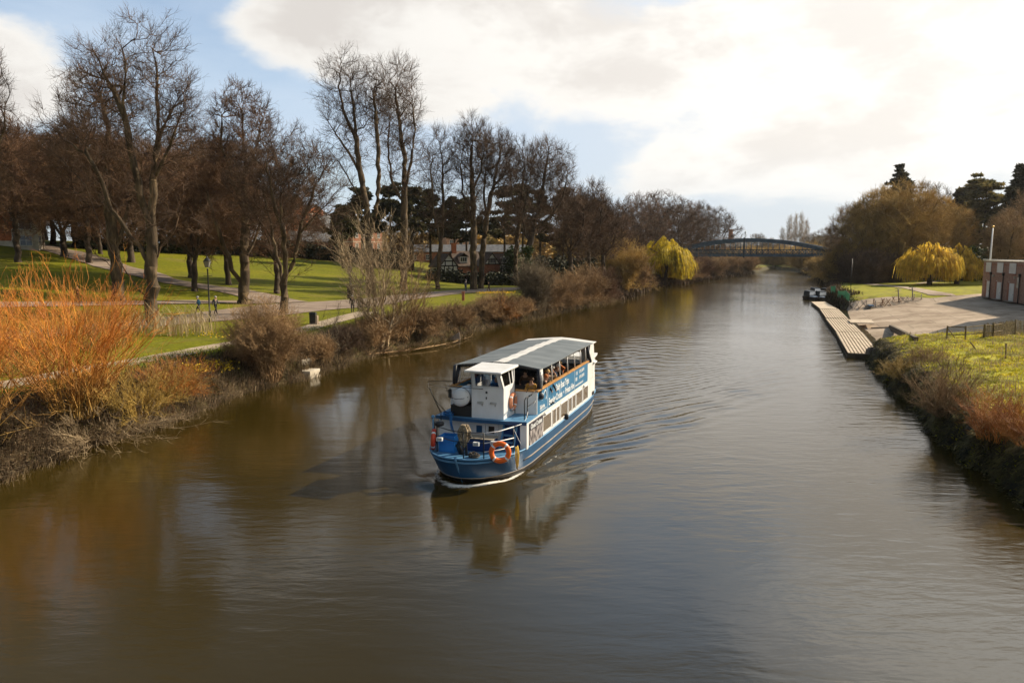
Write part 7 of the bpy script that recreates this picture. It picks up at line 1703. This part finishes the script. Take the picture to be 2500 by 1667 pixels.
# boat trestles and trailers along the lawn edge
def trestle(x, y, s, rz, m, label, kind=0, seed=1):
    p = ground(*z5(x, y)); rt_ = empty('boat_trestle' if kind != 1 else 'boat_trailer', (p[0], p[1], p[2]), rz, label, 'trestle' if kind != 1 else 'trailer', 'trestles and trailers along the lawn edge'); rt_.scale = (s * .72, s * .8, s * .62); g = random.Random(seed)
    for e in (-.55, .55):
        q = MB(); q.tube([(-.5, e, 0), (.25, e, 1.15), (.3, e, 1.25)], .04, 5); q.tube([(.5, e, 0), (-.25, e, 1.15), (-.3, e, 1.3)], .04, 5); q.tube([(-.3, e, .9), (0, e, .68), (.3, e, .9)], .03, 5); q.build('frame', m, rt_)
    q = MB(); q.tube([(-.42, -.55, .15), (-.42, .55, .15)], .035, 5); q.tube([(.42, -.55, .15), (.42, .55, .15)], .035, 5); q.tube([(0, -.55, .6), (0, .55, .6)], .03, 5); q.build('crossbar', m, rt_)
    if kind == 1:
        for e in (-.6, .6):
            q = MB(); q.torus((.1, e, .22), (0, 1, 0), .18, .05, 16, 6); q.build('wheel', M['blackmetal'], rt_)
        q = MB(); q.hexa([(-1.4, -.3, .3), (1.3, -.3, .3), (1.3, .3, .3), (-1.4, .3, .3), (-1.5, -.35, .5), (1.4, -.35, .5), (1.4, .35, .5), (-1.5, .35, .5)]); q.build('covered_load', M['hull_blue'], rt_, bevel=.05)
mtr = mat('galvanised_bar', (.32, .28, .24), (.52, .46, .40), 5, .6); rst = mat('rusty_bar', (.20, .11, .06), (.36, .22, .13), 5, .8)
for i, (x, y, s, r_, m_, k_, lb) in enumerate([(900, 500, 1.5, .3, mtr, 0, 'galvanised boat trestle lying at the water end of the row'), (1060, 490, 1.6, -.5, mtr, 0, 'galvanised boat trestle with raised arms, second in the row'), (1180, 480, 1.4, 1.2, mtr, 1, 'boat trailer with a blue covered load'), (1300, 450, 1.4, .8, rst, 0, 'rusty trestle right of the blue covered load'), (1420, 450, 1.5, 0.1, rst, 0, 'upright rusty trestle in the middle of the row'),
                                         (1600, 395, 1.2, .4, rst, 0, 'low rusty trestle beneath the first small signpost'), (1700, 390, 1.1, -.3, mtr, 0, 'pale low trestle between the two small signposts'), (1820, 375, 1.1, .2, mtr, 0, 'pale low trestle before the second small signpost'), (1950, 350, 1.1, .9, mtr, 0, 'last pale trestle at the far end of the row')]):
    trestle(x, y, s, r_, m_, lb, k_, i)
for (x, y, lb) in ((1645, 390, 'small slanting wooden T-post at the lawn edge'), (1875, 365, 'pale slanting wooden T-post, further of the two at the lawn edge')):
    p = ground(*z5(x, y)); q = MB(); q.tube([(0, 0, -.1), (-.25, 0, 2.0)], .09, 5); q.tube([(-.75, 0, 2.05), (.25, 0, 1.98)], .05, 5); q.tube([(-.7, 0, 1.75), (.22, 0, 1.7)], .035, 5); tag(q.build('t_post', M['grey_wood'], loc=tuple(p)), lb, 'post')
p = atd(2470, 611, 165); cz = gmesh(p[0], p[1])
car = empty('parked_car', (p[0], p[1], cz + .02), R(12), 'silver car parked on the slope above the boathouse', 'car')
q = MB(); pr = [(-2.1, .35), (-2.15, .8), (-1.7, .95), (-1.0, 1.0), (-.45, 1.48), (1.0, 1.48), (1.75, 1.0), (2.1, .92), (2.15, .4)]
V = [(x, -.85, z) for x, z in pr] + [(x, .85, z) for x, z in pr]; q.add(V, [tuple(range(9)), tuple(range(9, 18))[::-1]] + [(i, (i + 1) % 9, 9 + (i + 1) % 9, 9 + i) for i in range(9)]); q.build('body', M['steel'], car, bevel=.06)
q = MB(); q.hexa([(-.85, -.86, 1.02), (1.5, -.86, 1.02), (1.5, .86, 1.02), (-.85, .86, 1.02), (-.42, -.86, 1.4), (.98, -.86, 1.4), (.98, .86, 1.4), (-.42, .86, 1.4)]); q.build('side_glass', M['dglass'], car)
for x in (-1.35, 1.35):
    for y in (-.8, .8): q = MB(); q.lathe((x, y - .1, .33), [(.2, 0), (.33, .02), (.33, .2), (.2, .22)], 16, axis=(0, 1, 0)); q.build('wheel', M['blackmetal'], car)

# ---- iron arch footbridge
BL, BR_ = np.array([(1676 - 1250) / F * 315, 315.0]), np.array([(2048 - 1250) / F * 275, 275.0])
bdv = BR_ - BL; LB_ = np.linalg.norm(bdv); br = empty('iron_bridge', (BL[0], BL[1], 0), math.atan2(bdv[1], bdv[0]), 'blue-grey iron arch bridge with a lattice parapet crossing the river', 'bridge')
def archz(s): return 14.0 - 16.4 * (s - .42) ** 2
ext0, ext1 = -.14, 1.02
for yy in (-2.6, 2.6):
    q = MB(); n_ = 36; V = []
    for i in range(n_ + 1):
        s = ext0 + (ext1 - ext0) * i / n_; x = s * LB_; z = archz(s); t = .62
        V += [(x, yy - .22, z - t), (x, yy + .22, z - t), (x, yy + .22, z + t), (x, yy - .22, z + t)]
    Fq = [(4 * i + j, 4 * i + (j + 1) % 4, 4 * i + 4 + (j + 1) % 4, 4 * i + 4 + j) for i in range(n_) for j in range(4)] + [(0, 1, 2, 3), (4 * n_, 4 * n_ + 1, 4 * n_ + 2, 4 * n_ + 3)]
    q.add(V, Fq)
    for dz_ in (-.66, .66):
        for i in range(n_):
            s0_, s1_ = [ext0 + (ext1 - ext0) * k / n_ for k in (i, i + 1)]
            q.hexa([(s0_ * LB_, yy - .38, archz(s0_) + dz_ - .05), (s1_ * LB_, yy - .38, archz(s1_) + dz_ - .05), (s1_ * LB_, yy + .38, archz(s1_) + dz_ - .05), (s0_ * LB_, yy + .38, archz(s0_) + dz_ - .05), (s0_ * LB_, yy - .38, archz(s0_) + dz_ + .05), (s1_ * LB_, yy - .38, archz(s1_) + dz_ + .05), (s1_ * LB_, yy + .38, archz(s1_) + dz_ + .05), (s0_ * LB_, yy + .38, archz(s0_) + dz_ + .05)])
    q.build('arch_rib', M['bridge'], br)
    ns = 14
    for i in range(1, ns):
        s = i / ns; x = s * LB_
        if archz(s) - .8 > 10.3:
            q = MB(); q.tube([(x, yy, 9.9), (x, yy, archz(s) - .78)], .16, 6); q.build('hanger', M['bridge'], br)
    yo = yy + (-.7 if yy < 0 else .7)
    q = MB(); q.box((-8, yo - .12, 7.35), (LB_ + 8, yo + .12, 8.5)); q.build('deck_girder', M['bridge'], br)
    q = MB(); q.box((-8, yo - .18, 10.0), (LB_ + 8, yo + .18, 10.25)); q.box((-8, yo - .14, 8.503), (LB_ + 8, yo + .14, 8.62)); nn_ = 30
    for i in range(nn_):
        xa = (LB_ + 10) * i / nn_ - 5; xb = (LB_ + 10) * (i + 1) / nn_ - 5; xm_ = (xa + xb) / 2
        q.tube([(xa, yo, 8.55), (xm_, yo, 10.0)], .085, 4); q.tube([(xm_, yo, 8.55), (xa, yo, 10.0)], .085, 4); q.tube([(xm_, yo, 8.55), (xb, yo, 10.0)], .085, 4); q.tube([(xb, yo, 8.55), (xm_, yo, 10.0)], .085, 4); q.tube([(xa, yo, 8.5), (xa, yo, 10.1)], .11, 4)
    q.build('parapet', M['bridge_dk'], br)
q = MB(); q.box((-8, -3.15, 8.0), (LB_ + 8, 3.15, 8.35)); q.build('deck', M['bridge_dk'], br)
q = MB()
for i in range(5): s = .2 + .12 * i; q.box((s * LB_ - .15, -2.35, archz(s) + .1), (s * LB_ + .15, 2.35, archz(s) + .4))
q.build('cross_brace', M['bridge'], br)
xm_ = .42 * LB_; q = MB(); q.box((xm_ - .35, -3.5, 7.0), (xm_ + .35, -3.32, 15.0)); q.build('centre_post', M['bridge_dk'], br)
q = MB(); q.tube([(xm_, -2.6, 14.6), (xm_, -2.6, 16.8), (xm_, -2.6, 18.2)], [.16, .12, .05], 6); q.torus((xm_, -2.6, 15.9), (0, 1, 0), .6, .07, 18, 5); q.lathe((xm_, -2.6, 16.6), [(.1, 0), (.35, .2), (.35, .6), (.08, .9)], 8); q.build('lamp_finial', M['tape'], br)
for x0, x1 in ((-10, -3.5), (LB_ + 1.5, LB_ + 9)):
    q = MB(); q.box((x0, -4, -1), (x1, 4, 7.38)); q.build('abutment', M['brick_dark'], br)

# ---- far away
p = atd(1783, 600, 620); ch = empty('mill_chimney', (p[0], p[1], gmesh(p[0], p[1]) - .5), 0, 'tall brick factory chimney on the skyline left of the bridge crown', 'chimney')
hh = 8.5 + (620 - 561) / F * 620 - ch.location.z; q = MB(); q.lathe((0, 0, 0), [(2.6, 0), (1.9, hh * .6), (1.6, hh - 1.5), (2.0, hh - 1.2), (2.0, hh - .4), (1.6, hh)], 12); q.build('stack', M['brick'], ch)
for (u, dp, w, h, pt, wm, rm, lb, r_) in ((2000, 560, 15, 13, 6, 'brick', 'tile', 'distant brick house with a steep roof on the skyline right of the poplars', 30), (2022, 575, 18, 15, 5, 'render_w', 'slate', 'distant pale-roofed house beside the steep-roofed one', -20), (1985, 585, 11, 11, 5, 'brick_dark', 'slate', 'distant dark house at the left of the skyline roofs', 10), (1795, 600, 22, 11, 4, 'brick_pink', 'slate', 'distant low building beneath the factory chimney', 15)):
    house('distant_house', u, dp, R(r_), w, 9, h, pt, M[wm], M[rm], lb, 'house', 2, 3, 'side', win=(1.4, 1.8), group='distant houses beyond the bridge')
def far_wood(name, us, dp, h, label, seed):
    rng = np.random.default_rng(seed); C = []; Rd = []
    for u in np.arange(us[0], us[1], 14):
        p = atd(u, 640, dp + rng.uniform(-25, 25)); z = gmesh(p[0], p[1])
        for k in range(4): C.append((p[0] + rng.normal(0, 2.5), p[1] + rng.normal(0, 4), z + h * rng.uniform(.15, .8))); Rd.append((4, 4, h * .26))
    V, Q = leaf_cloud(rng, np.array(C), np.array(Rd), 170, .9, 2.6); return tag(mesh_np(name, V, Q, M['haze_brown']), label, 'woodland', kind='stuff')
far_wood('far_woodland', (1500, 2330), 640, 14, 'low brown far-off woodland closing the view beyond the bridge', 3)
far_wood('far_woodland', (1780, 2080), 500, 9, 'olive scrub along the far river bend seen under the bridge', 4)
far_wood('far_woodland', (900, 1560), 330, 15, 'brown far-off woodland behind the pines of the left bank', 5)

# ---- park furniture
def lamp_post(u, v, top, label, plinth=False):
    b = ground(u, v); h = 8.5 - b[2] + (620 - top) / F * b[1] if False else atd(u, top, b[1])[2] - b[2]
    rt_ = empty('lamp_post', tuple(b), 0, label, 'street lamp', 'black park lamp posts'); z0 = 1.7 if plinth else 0
    if plinth: q = MB(); q.prism([(-.36, -.36), (.36, -.36), (.36, .36), (-.36, .36)], -.2, 1.5); q.box((-.42, -.42, 1.503), (.42, .42, 1.66)); q.build('plinth', M['bark_dark'], rt_)
    q = MB(); q.lathe((0, 0, z0 - .1), [(.17, 0), (.17, .35), (.11, .45), (.10, 1.0), (.13, 1.05), (.07, 1.15), (.055, h - z0 - 1.15), (.09, h - z0 - 1.1), (.05, h - z0 - 1.0)], 12); q.tube([(-.38, 0, h - 1.75), (.38, 0, h - 1.75)], .025, 5); q.build('column', M['blackmetal'], rt_)
    q = MB(); t = h - 1.0; q.add([(-.13, -.13, t), (.13, -.13, t), (.13, .13, t), (-.13, .13, t), (-.24, -.24, t + .55), (.24, -.24, t + .55), (.24, .24, t + .55), (-.24, .24, t + .55)], [(0, 1, 5, 4), (1, 2, 6, 5), (2, 3, 7, 6), (3, 0, 4, 7)]); lo_ = q.build('lantern', mat('lamp_glass', (.20, .19, .16), rough=.2), rt_)
    q = MB()
    for sx_, sy_ in ((1, 1), (1, -1), (-1, 1), (-1, -1)): q.tube([(sx_ * .13, sy_ * .13, t), (sx_ * .25, sy_ * .25, t + .56)], .018, 4)
    q.lathe((0, 0, t + .55), [(.36, 0), (.30, .08), (.16, .26), (.07, .30), (.06, .40), (.01, .46)], 8); q.build('lantern_frame', M['blackmetal'], lo_)
lamp_post(513, 786, 625, 'tall black lamp post standing in front of the two walkers')
lamp_post(856, 729, 647, 'black lamp post on a square plinth, half hidden by the pale saplings', True)
b = ground(765, 792); rt_ = empty('litter_bin', tuple(b), 0, 'black litter bin with a pale foot beside the footpath', 'bin')
q = MB(); q.box((-.28, -.25, .12), (.26, .25, .92)); q.build('drum', M['blackmetal'], rt_, bevel=.03); q = MB(); q.hexa([(-.32, -.3, .923), (.3, -.3, .923), (.3, .3, .923), (-.32, .3, .923), (-.26, -.2, 1.08), (.24, -.2, 1.08), (.24, .2, 1.08), (-.26, .2, 1.08)]); q.build('hood', M['blackmetal'], rt_)
q = MB(); q.box((.262, -.24, -.1), (.42, .24, .8)); q.box((-.3, -.24, -.1), (.26, .24, .118)); q.build('foot', M['concrete'], rt_)
b = ground(1131, 734); q = MB(); q.box((-.18, -.15, -.1), (.18, .15, 1.15)); q.box((-.23, -.2, 1.15), (.23, .2, 1.23)); tag(q.build('lifebuoy_cabinet', mat('faded_red', (.30, .09, .05), (.40, .15, .08), 4, .7), loc=tuple(b)), 'faded red safety cabinet at the promenade edge near the daffodils', 'cabinet')
b = ground(1138, 711); q = MB(); q.tube([(0, 0, -.2), (0, 0, 1.9)], .07, 6); tag(q.build('white_post', M['tape'], loc=tuple(b)), 'thin white post beside a person on the promenade', 'post')
WK = 'people walking in the park'
for (u, v, rz, pose, top, legs, hair, lb) in ((486, 770, -75, 'walk', 'teal', 'black', 'grey', 'walker in a teal jacket striding left of the lamp post'), (527, 769, 60, 'walk', 'grey', 'black', 'grey', 'walker in a grey coat just right of the lamp post'),
                                          (861, 765, 15, 'walk', 'black', 'black', 'grey', 'white-haired walker in black near the plinth lamp'), (877, 763, -10, 'stand', 'brown', 'black', 'brown', 'walker in brown beside the white-haired walker in black'),
                                          (1137, 712, 40, 'stand', 'grey', 'navy', 'dark', 'person standing by the thin white post'), (1194, 716, -60, 'walk', 'black', 'brown', 'dark', 'person in black on the promenade right of the tall trunks'), (191, 742, 30, 'stand', 'black', 'black', 'dark', 'person in black seen through the orange shoots')):
    b = ground(u, v); person((b[0], b[1], gmesh(b[0], b[1]) + .07), R(rz), pose, top, legs, hair, lb, WK, 1.03)
# concrete landing on the left bank
b = atz(735, 924, 0); rt_ = empty('concrete_landing', (b[0], b[1], 0), R(-14), 'small concrete landing with two steps under the round brown bush', 'landing')
q = MB(); q.box((-.7, 0, -.6), (.7, 1.4, .52)); q.build('lower_step', M['stone'], rt_, bevel=.03); q = MB(); q.box((-1.3, .9, -.2), (-.35, 2.2, 1.12)); q.box((-.45, 1.0, .523), (-.30, 1.3, 1.1)); q.build('upper_step', M['stone'], rt_, bevel=.03)
b = atz(1112, 829, 0); q = MB(); q.hexa([(-.8, -.2, -.2), (.5, -.15, -.2), (.5, .2, -.2), (-.8, .2, -.2), (-.35, -.05, .30), (.42, -.05, .75), (.42, .15, .75), (-.35, .15, .30)]); tag(q.build('stone_slab', M['concrete_dark'], loc=tuple(b), bevel=.03), 'pale broken slab sticking out of the bank near the fallen branch', 'slab')
# fallen branch lying on the water
c_ = [atz(*q_, .18) for q_ in ((850, 872), (900, 866), (960, 858), (1010, 853), (1067, 845), (1110, 834), (1145, 822))]; o = c_[0]
fb = empty('fallen_branch', tuple(o), 0, 'long bleached fallen branch with bare side twigs lying along the water edge', 'branch'); q = MB(); pts = [tuple(x - o + np.array([0, 0, .05 * math.sin(i * 2)])) for i, x in enumerate(c_)]
q.tube(pts, [.085, .08, .07, .055, .045, .03, .015], 7); g = random.Random(6)
for k in range(46):
    i = g.randrange(0, 6); t = g.random(); p0 = Vector(pts[i]).lerp(Vector(pts[i + 1]), t); L = g.uniform(.5, 1.9); a = g.uniform(-1.2, 1.4)
    dirv = Vector((math.cos(a), math.sin(a) * .9 - .2, g.uniform(-.12, .5))); p1 = p0 + dirv * L * .5; p2 = p0 + dirv * L + Vector((g.uniform(-.2, .3), 0, g.uniform(-.1, .35))); q.tube([p0, p1, p2], [.024, .016, .007], 4)
    p3 = p1 + Vector((g.uniform(-.4, .6), g.uniform(-.5, .3), g.uniform(0, .4))); q.tube([p1, p3], [.014, .006], 3)
q.build('limb', M['twig_tan'], fb)
# ================================================================== sky, sun, camera
world = bpy.data.worlds.new('World'); scene.world = world; world.use_nodes = True
N = world.node_tree.nodes; Lk = world.node_tree.links; N.clear()
SUN_EL, SUN_AZ = 31.0, 65.0       # azimuth clockwise from +Y
out = N.new('ShaderNodeOutputWorld'); bg = N.new('ShaderNodeBackground')
sky = N.new('ShaderNodeTexSky'); sky.sky_type = 'NISHITA'; sky.sun_disc = False
sky.sun_elevation = R(SUN_EL); sky.sun_rotation = R(SUN_AZ); sky.air_density = 1.0; sky.dust_density = 1.2; sky.ozone_density = 1.2; sky.altitude = 60
tc = N.new('ShaderNodeTexCoord')
def vm(op, a, b=None):
    x = N.new('ShaderNodeVectorMath'); x.operation = op; Lk.new(a, x.inputs[0])
    if b is not None:
        if isinstance(b, tuple): x.inputs[1].default_value = b
        else: Lk.new(b, x.inputs[1])
    return x
def ma(op, a, b=0.0, c=None, clamp=False):
    x = N.new('ShaderNodeMath'); x.operation = op; x.use_clamp = clamp
    for i, q in enumerate((a, b, c)):
        if q is None: continue
        if isinstance(q, (int, float)): x.inputs[i].default_value = q
        else: Lk.new(q, x.inputs[i])
    return x.outputs[0]
def mrange(f, a, b, c, d, smooth=True):
    x = N.new('ShaderNodeMapRange'); x.interpolation_type = 'SMOOTHSTEP' if smooth else 'LINEAR'; Lk.new(f, x.inputs[0])
    for i, q in enumerate((a, b, c, d)): x.inputs[i + 1].default_value = q
    return x.outputs[0]
nrm = vm('NORMALIZE', tc.outputs['Generated']).outputs[0]
sep = N.new('ShaderNodeSeparateXYZ'); Lk.new(nrm, sep.inputs[0]); sx, sy, sz = sep.outputs
az = ma('MULTIPLY', ma('ARCTAN2', sx, sy), 57.2958); el = ma('MULTIPLY', ma('ARCSINE', sz), 57.2958)
den = ma('ADD', ma('MAXIMUM', sz, 0.0), .16)
cmb = N.new('ShaderNodeCombineXYZ'); Lk.new(ma('DIVIDE', sx, den), cmb.inputs[0]); Lk.new(ma('DIVIDE', sy, den), cmb.inputs[1])
def noise(vec, sc, det, rough=.55, dist=0.0, off=(0, 0, 0)):
    v = vm('ADD', vec, off).outputs[0]
    n = N.new('ShaderNodeTexNoise'); n.inputs['Scale'].default_value = sc; n.inputs['Detail'].default_value = det
    n.inputs['Roughness'].default_value = rough; n.inputs['Distortion'].default_value = dist; Lk.new(v, n.inputs['Vector']); return n.outputs['Fac']
n1 = noise(cmb.outputs[0], 1.15, 9, .56, .3, (3.1, 7.7, 0))
st = vm('MULTIPLY', nrm, (1, 1, 2.2)).outputs[0]
n2 = noise(st, 5.5, 9, .6, .25, (1.3, .2, 4))
n3 = noise(st, 14, 6, .6, .2, (5, 2, 1))
# cloud banks that were in the sky that day: (azimuth, elevation, half width, half height, weight)
blobs = [(-8, 17.5, 11, 3.9, .62), (-16, 15.0, 7.5, 3.0, .50), (3, 19.5, 14, 4.0, .45), (-5.5, 11.4, 5.5, 1.9, .55), (-35, 13.5, 6.5, 2.4, .30), (-36, 10.5, 8, 3.4, .62), (-26, 21.5, 13, 1.6, .36),
         (26, 15.0, 15, 6.0, .50), (31, 9, 10, 4.5, .62), (21, 9.5, 6, 3.4, .42), (13, 6.0, 6, 2.2, .55), (30, 22, 18, 5, .50), (24, 4.5, 8, 1.4, .3),
         (-19, 8, 6, 2.4, -.30), (-23.5, 18.3, 5.5, 2.0, -.40), (11, 15.5, 9, 4, .22), (7, 12, 8, 3, .16), (4, 14.5, 7, 4, .32), (16, 12, 9, 3.5, .20), (-30, 18, 6, 2.6, -.35), (-23, 12, 6.5, 3.5, -.35)]
tot = None
for (a0, e0, ra, re, w) in blobs:
    da = ma('DIVIDE', ma('SUBTRACT', az, a0), ra); de = ma('DIVIDE', ma('SUBTRACT', el, e0), re)
    r2 = ma('ADD', ma('MULTIPLY', da, da), ma('MULTIPLY', de, de))
    g = ma('MULTIPLY', ma('EXPONENT', ma('MULTIPLY', r2, -1.0)), w)
    tot = g if tot is None else ma('ADD', tot, g)
base = ma('ADD', ma('MULTIPLY', n2, .85), ma('MULTIPLY', n3, .28))
base = ma('ADD', base, ma('MULTIPLY', n1, .35))
d_ = ma('ADD', ma('ADD', base, tot), ma('MULTIPLY', mrange(el, 23, 34, 0, -.35), mrange(az, -10, 45, 1, 0)))
cover = mrange(d_, .90, 1.20, 0, 1)
veil = mrange(ma('ADD', ma('MULTIPLY', n1, 1.0), mrange(az, -35, 30, -.06, .34)), .18, .72, .08, .92)
thick = mrange(d_, 1.05, 1.55, 0, 1)
near_sun = vm('DOT_PRODUCT', nrm, (math.sin(R(SUN_AZ)) * math.cos(R(SUN_EL)), math.cos(R(SUN_AZ)) * math.cos(R(SUN_EL)), math.sin(R(SUN_EL)))).outputs['Value']
glow = mrange(near_sun, .35, 1.0, 0, 1, False)
def col(a, b, f):
    x = N.new('ShaderNodeMix'); x.data_type = 'RGBA'
    for i, q in ((6, a), (7, b)):
        if isinstance(q, tuple): x.inputs[i].default_value = (*q, 1)
        else: Lk.new(q, x.inputs[i])
    if isinstance(f, float): x.inputs[0].default_value = f
    else: Lk.new(f, x.inputs[0])
    return x.outputs[2]
skyc = vm('SCALE', sky.outputs[0]); skyc.inputs['Scale'].default_value = 1.25
CL = 10.0   # the world strength is 0.1
white = col((.72 * CL, .70 * CL, .665 * CL), (1.0 * CL, .955 * CL, .89 * CL), glow)
shade = col((.57 * CL, .54 * CL, .51 * CL), (.84 * CL, .80 * CL, .745 * CL), glow)
under = ma('MULTIPLY', thick, mrange(ma('ADD', n2, ma('MULTIPLY', n3, .35)), .52, .80, .0, 1.0))
cloudc = col(white, shade, under)
veilc = col((.47 * CL, .56 * CL, .67 * CL), (.70 * CL, .69 * CL, .66 * CL), glow)
c1 = col(skyc.outputs[0], veilc, veil)
c2 = col(c1, cloudc, cover)
hzn = mrange(el, 0, 9, .55, 0)
c3 = col(c2, (.50 * CL, .56 * CL, .61 * CL), hzn)
topn = noise(cmb.outputs[0], 2.2, 6, .6, .3, (9, 2, 0))
tb1 = col((.07 * CL, .12 * CL, .18 * CL), (.34 * CL, .62 * CL, .98 * CL), ma('MULTIPLY', mrange(az, -14, 12, 0, 1), mrange(el, 27, 38, 1, .22)))
topblue = col(tb1, (1.9 * CL, 1.9 * CL, 1.85 * CL), ma('MULTIPLY', mrange(ma('ADD', az, ma('MULTIPLY', ma('SUBTRACT', topn, .5), 50.0)), 16, 34, 0, 1), mrange(el, 52, 34, 0, 1)))
c4 = col(c3, topblue, ma('MAXIMUM', mrange(el, 20.5, 26, 0, .94), ma('MULTIPLY', mrange(ma('ADD', el, ma('MULTIPLY', ma('SUBTRACT', n2, .5), 9.0)), 17.0, 21.5, 0, .75), ma('MULTIPLY', mrange(az, 3, 10, 0, 1), mrange(az, 27, 19, 0, 1)))))
back = mrange(sy, .55, -.1, 1.0, .55)
fin = vm('SCALE', c4); Lk.new(back, fin.inputs['Scale'])
Lk.new(fin.outputs[0], bg.inputs['Color']); bg.inputs['Strength'].default_value = .1
Lk.new(bg.outputs[0], out.inputs['Surface'])

sl = bpy.data.lights.new('sun', 'SUN'); sl.energy = 5.0; sl.angle = R(.55); sl.color = (1.0, .86, .66)
so = bpy.data.objects.new('sun', sl); COL.objects.link(so)
sd = Vector((math.sin(R(SUN_AZ)) * math.cos(R(SUN_EL)), math.cos(R(SUN_AZ)) * math.cos(R(SUN_EL)), math.sin(R(SUN_EL))))
so.rotation_euler = (-sd).to_track_quat('-Z', 'Y').to_euler(); so.location = (40, 20, 60)

cam = bpy.data.cameras.new('camera'); co = bpy.data.objects.new('camera', cam); COL.objects.link(co)
cam.sensor_width = 36; cam.lens = 36 * F / 2500; cam.clip_end = 6000; cam.clip_start = .1
co.location = (0, 0, H); co.rotation_euler = (math.pi / 2 - PIT, 0, 0)
scene.camera = co
scene.view_settings.view_transform = 'Standard'; scene.view_settings.look = 'None'
scene.view_settings.exposure = 0.42; scene.view_settings.gamma = 1; scene.view_settings.use_curve_mapping = False
scene.cycles.max_bounces = 6; scene.cycles.diffuse_bounces = 2; scene.cycles.glossy_bounces = 3; scene.cycles.transparent_max_bounces = 8
scene.cycles.transmission_bounces = 4; scene.cycles.use_denoising = True; scene.cycles.caustics_reflective = False; scene.cycles.caustics_refractive = False
try: scene.cycles.denoiser = 'OPENIMAGEDENOISE'
except Exception: pass

# light valley air
hb_ = MB(); hb_.box((-4300, -60, -2.3), (4300, 3050, 62)); hz_ = bpy.data.materials.new('haze'); hz_.use_nodes = True; N_, L_ = nodes_of(hz_); N_.clear()
ho_ = N_.new('ShaderNodeOutputMaterial'); pv = N_.new('ShaderNodeVolumePrincipled'); pv.inputs['Color'].default_value = (.93, .93, .94, 1); pv.inputs['Density'].default_value = .00006; pv.inputs['Anisotropy'].default_value = .45
L_.new(pv.outputs[0], ho_.inputs['Volume']); tag(hb_.build('haze', hz_), 'thin warm haze over the river valley', 'haze', kind='stuff')
scene.cycles.volume_bounces = 0
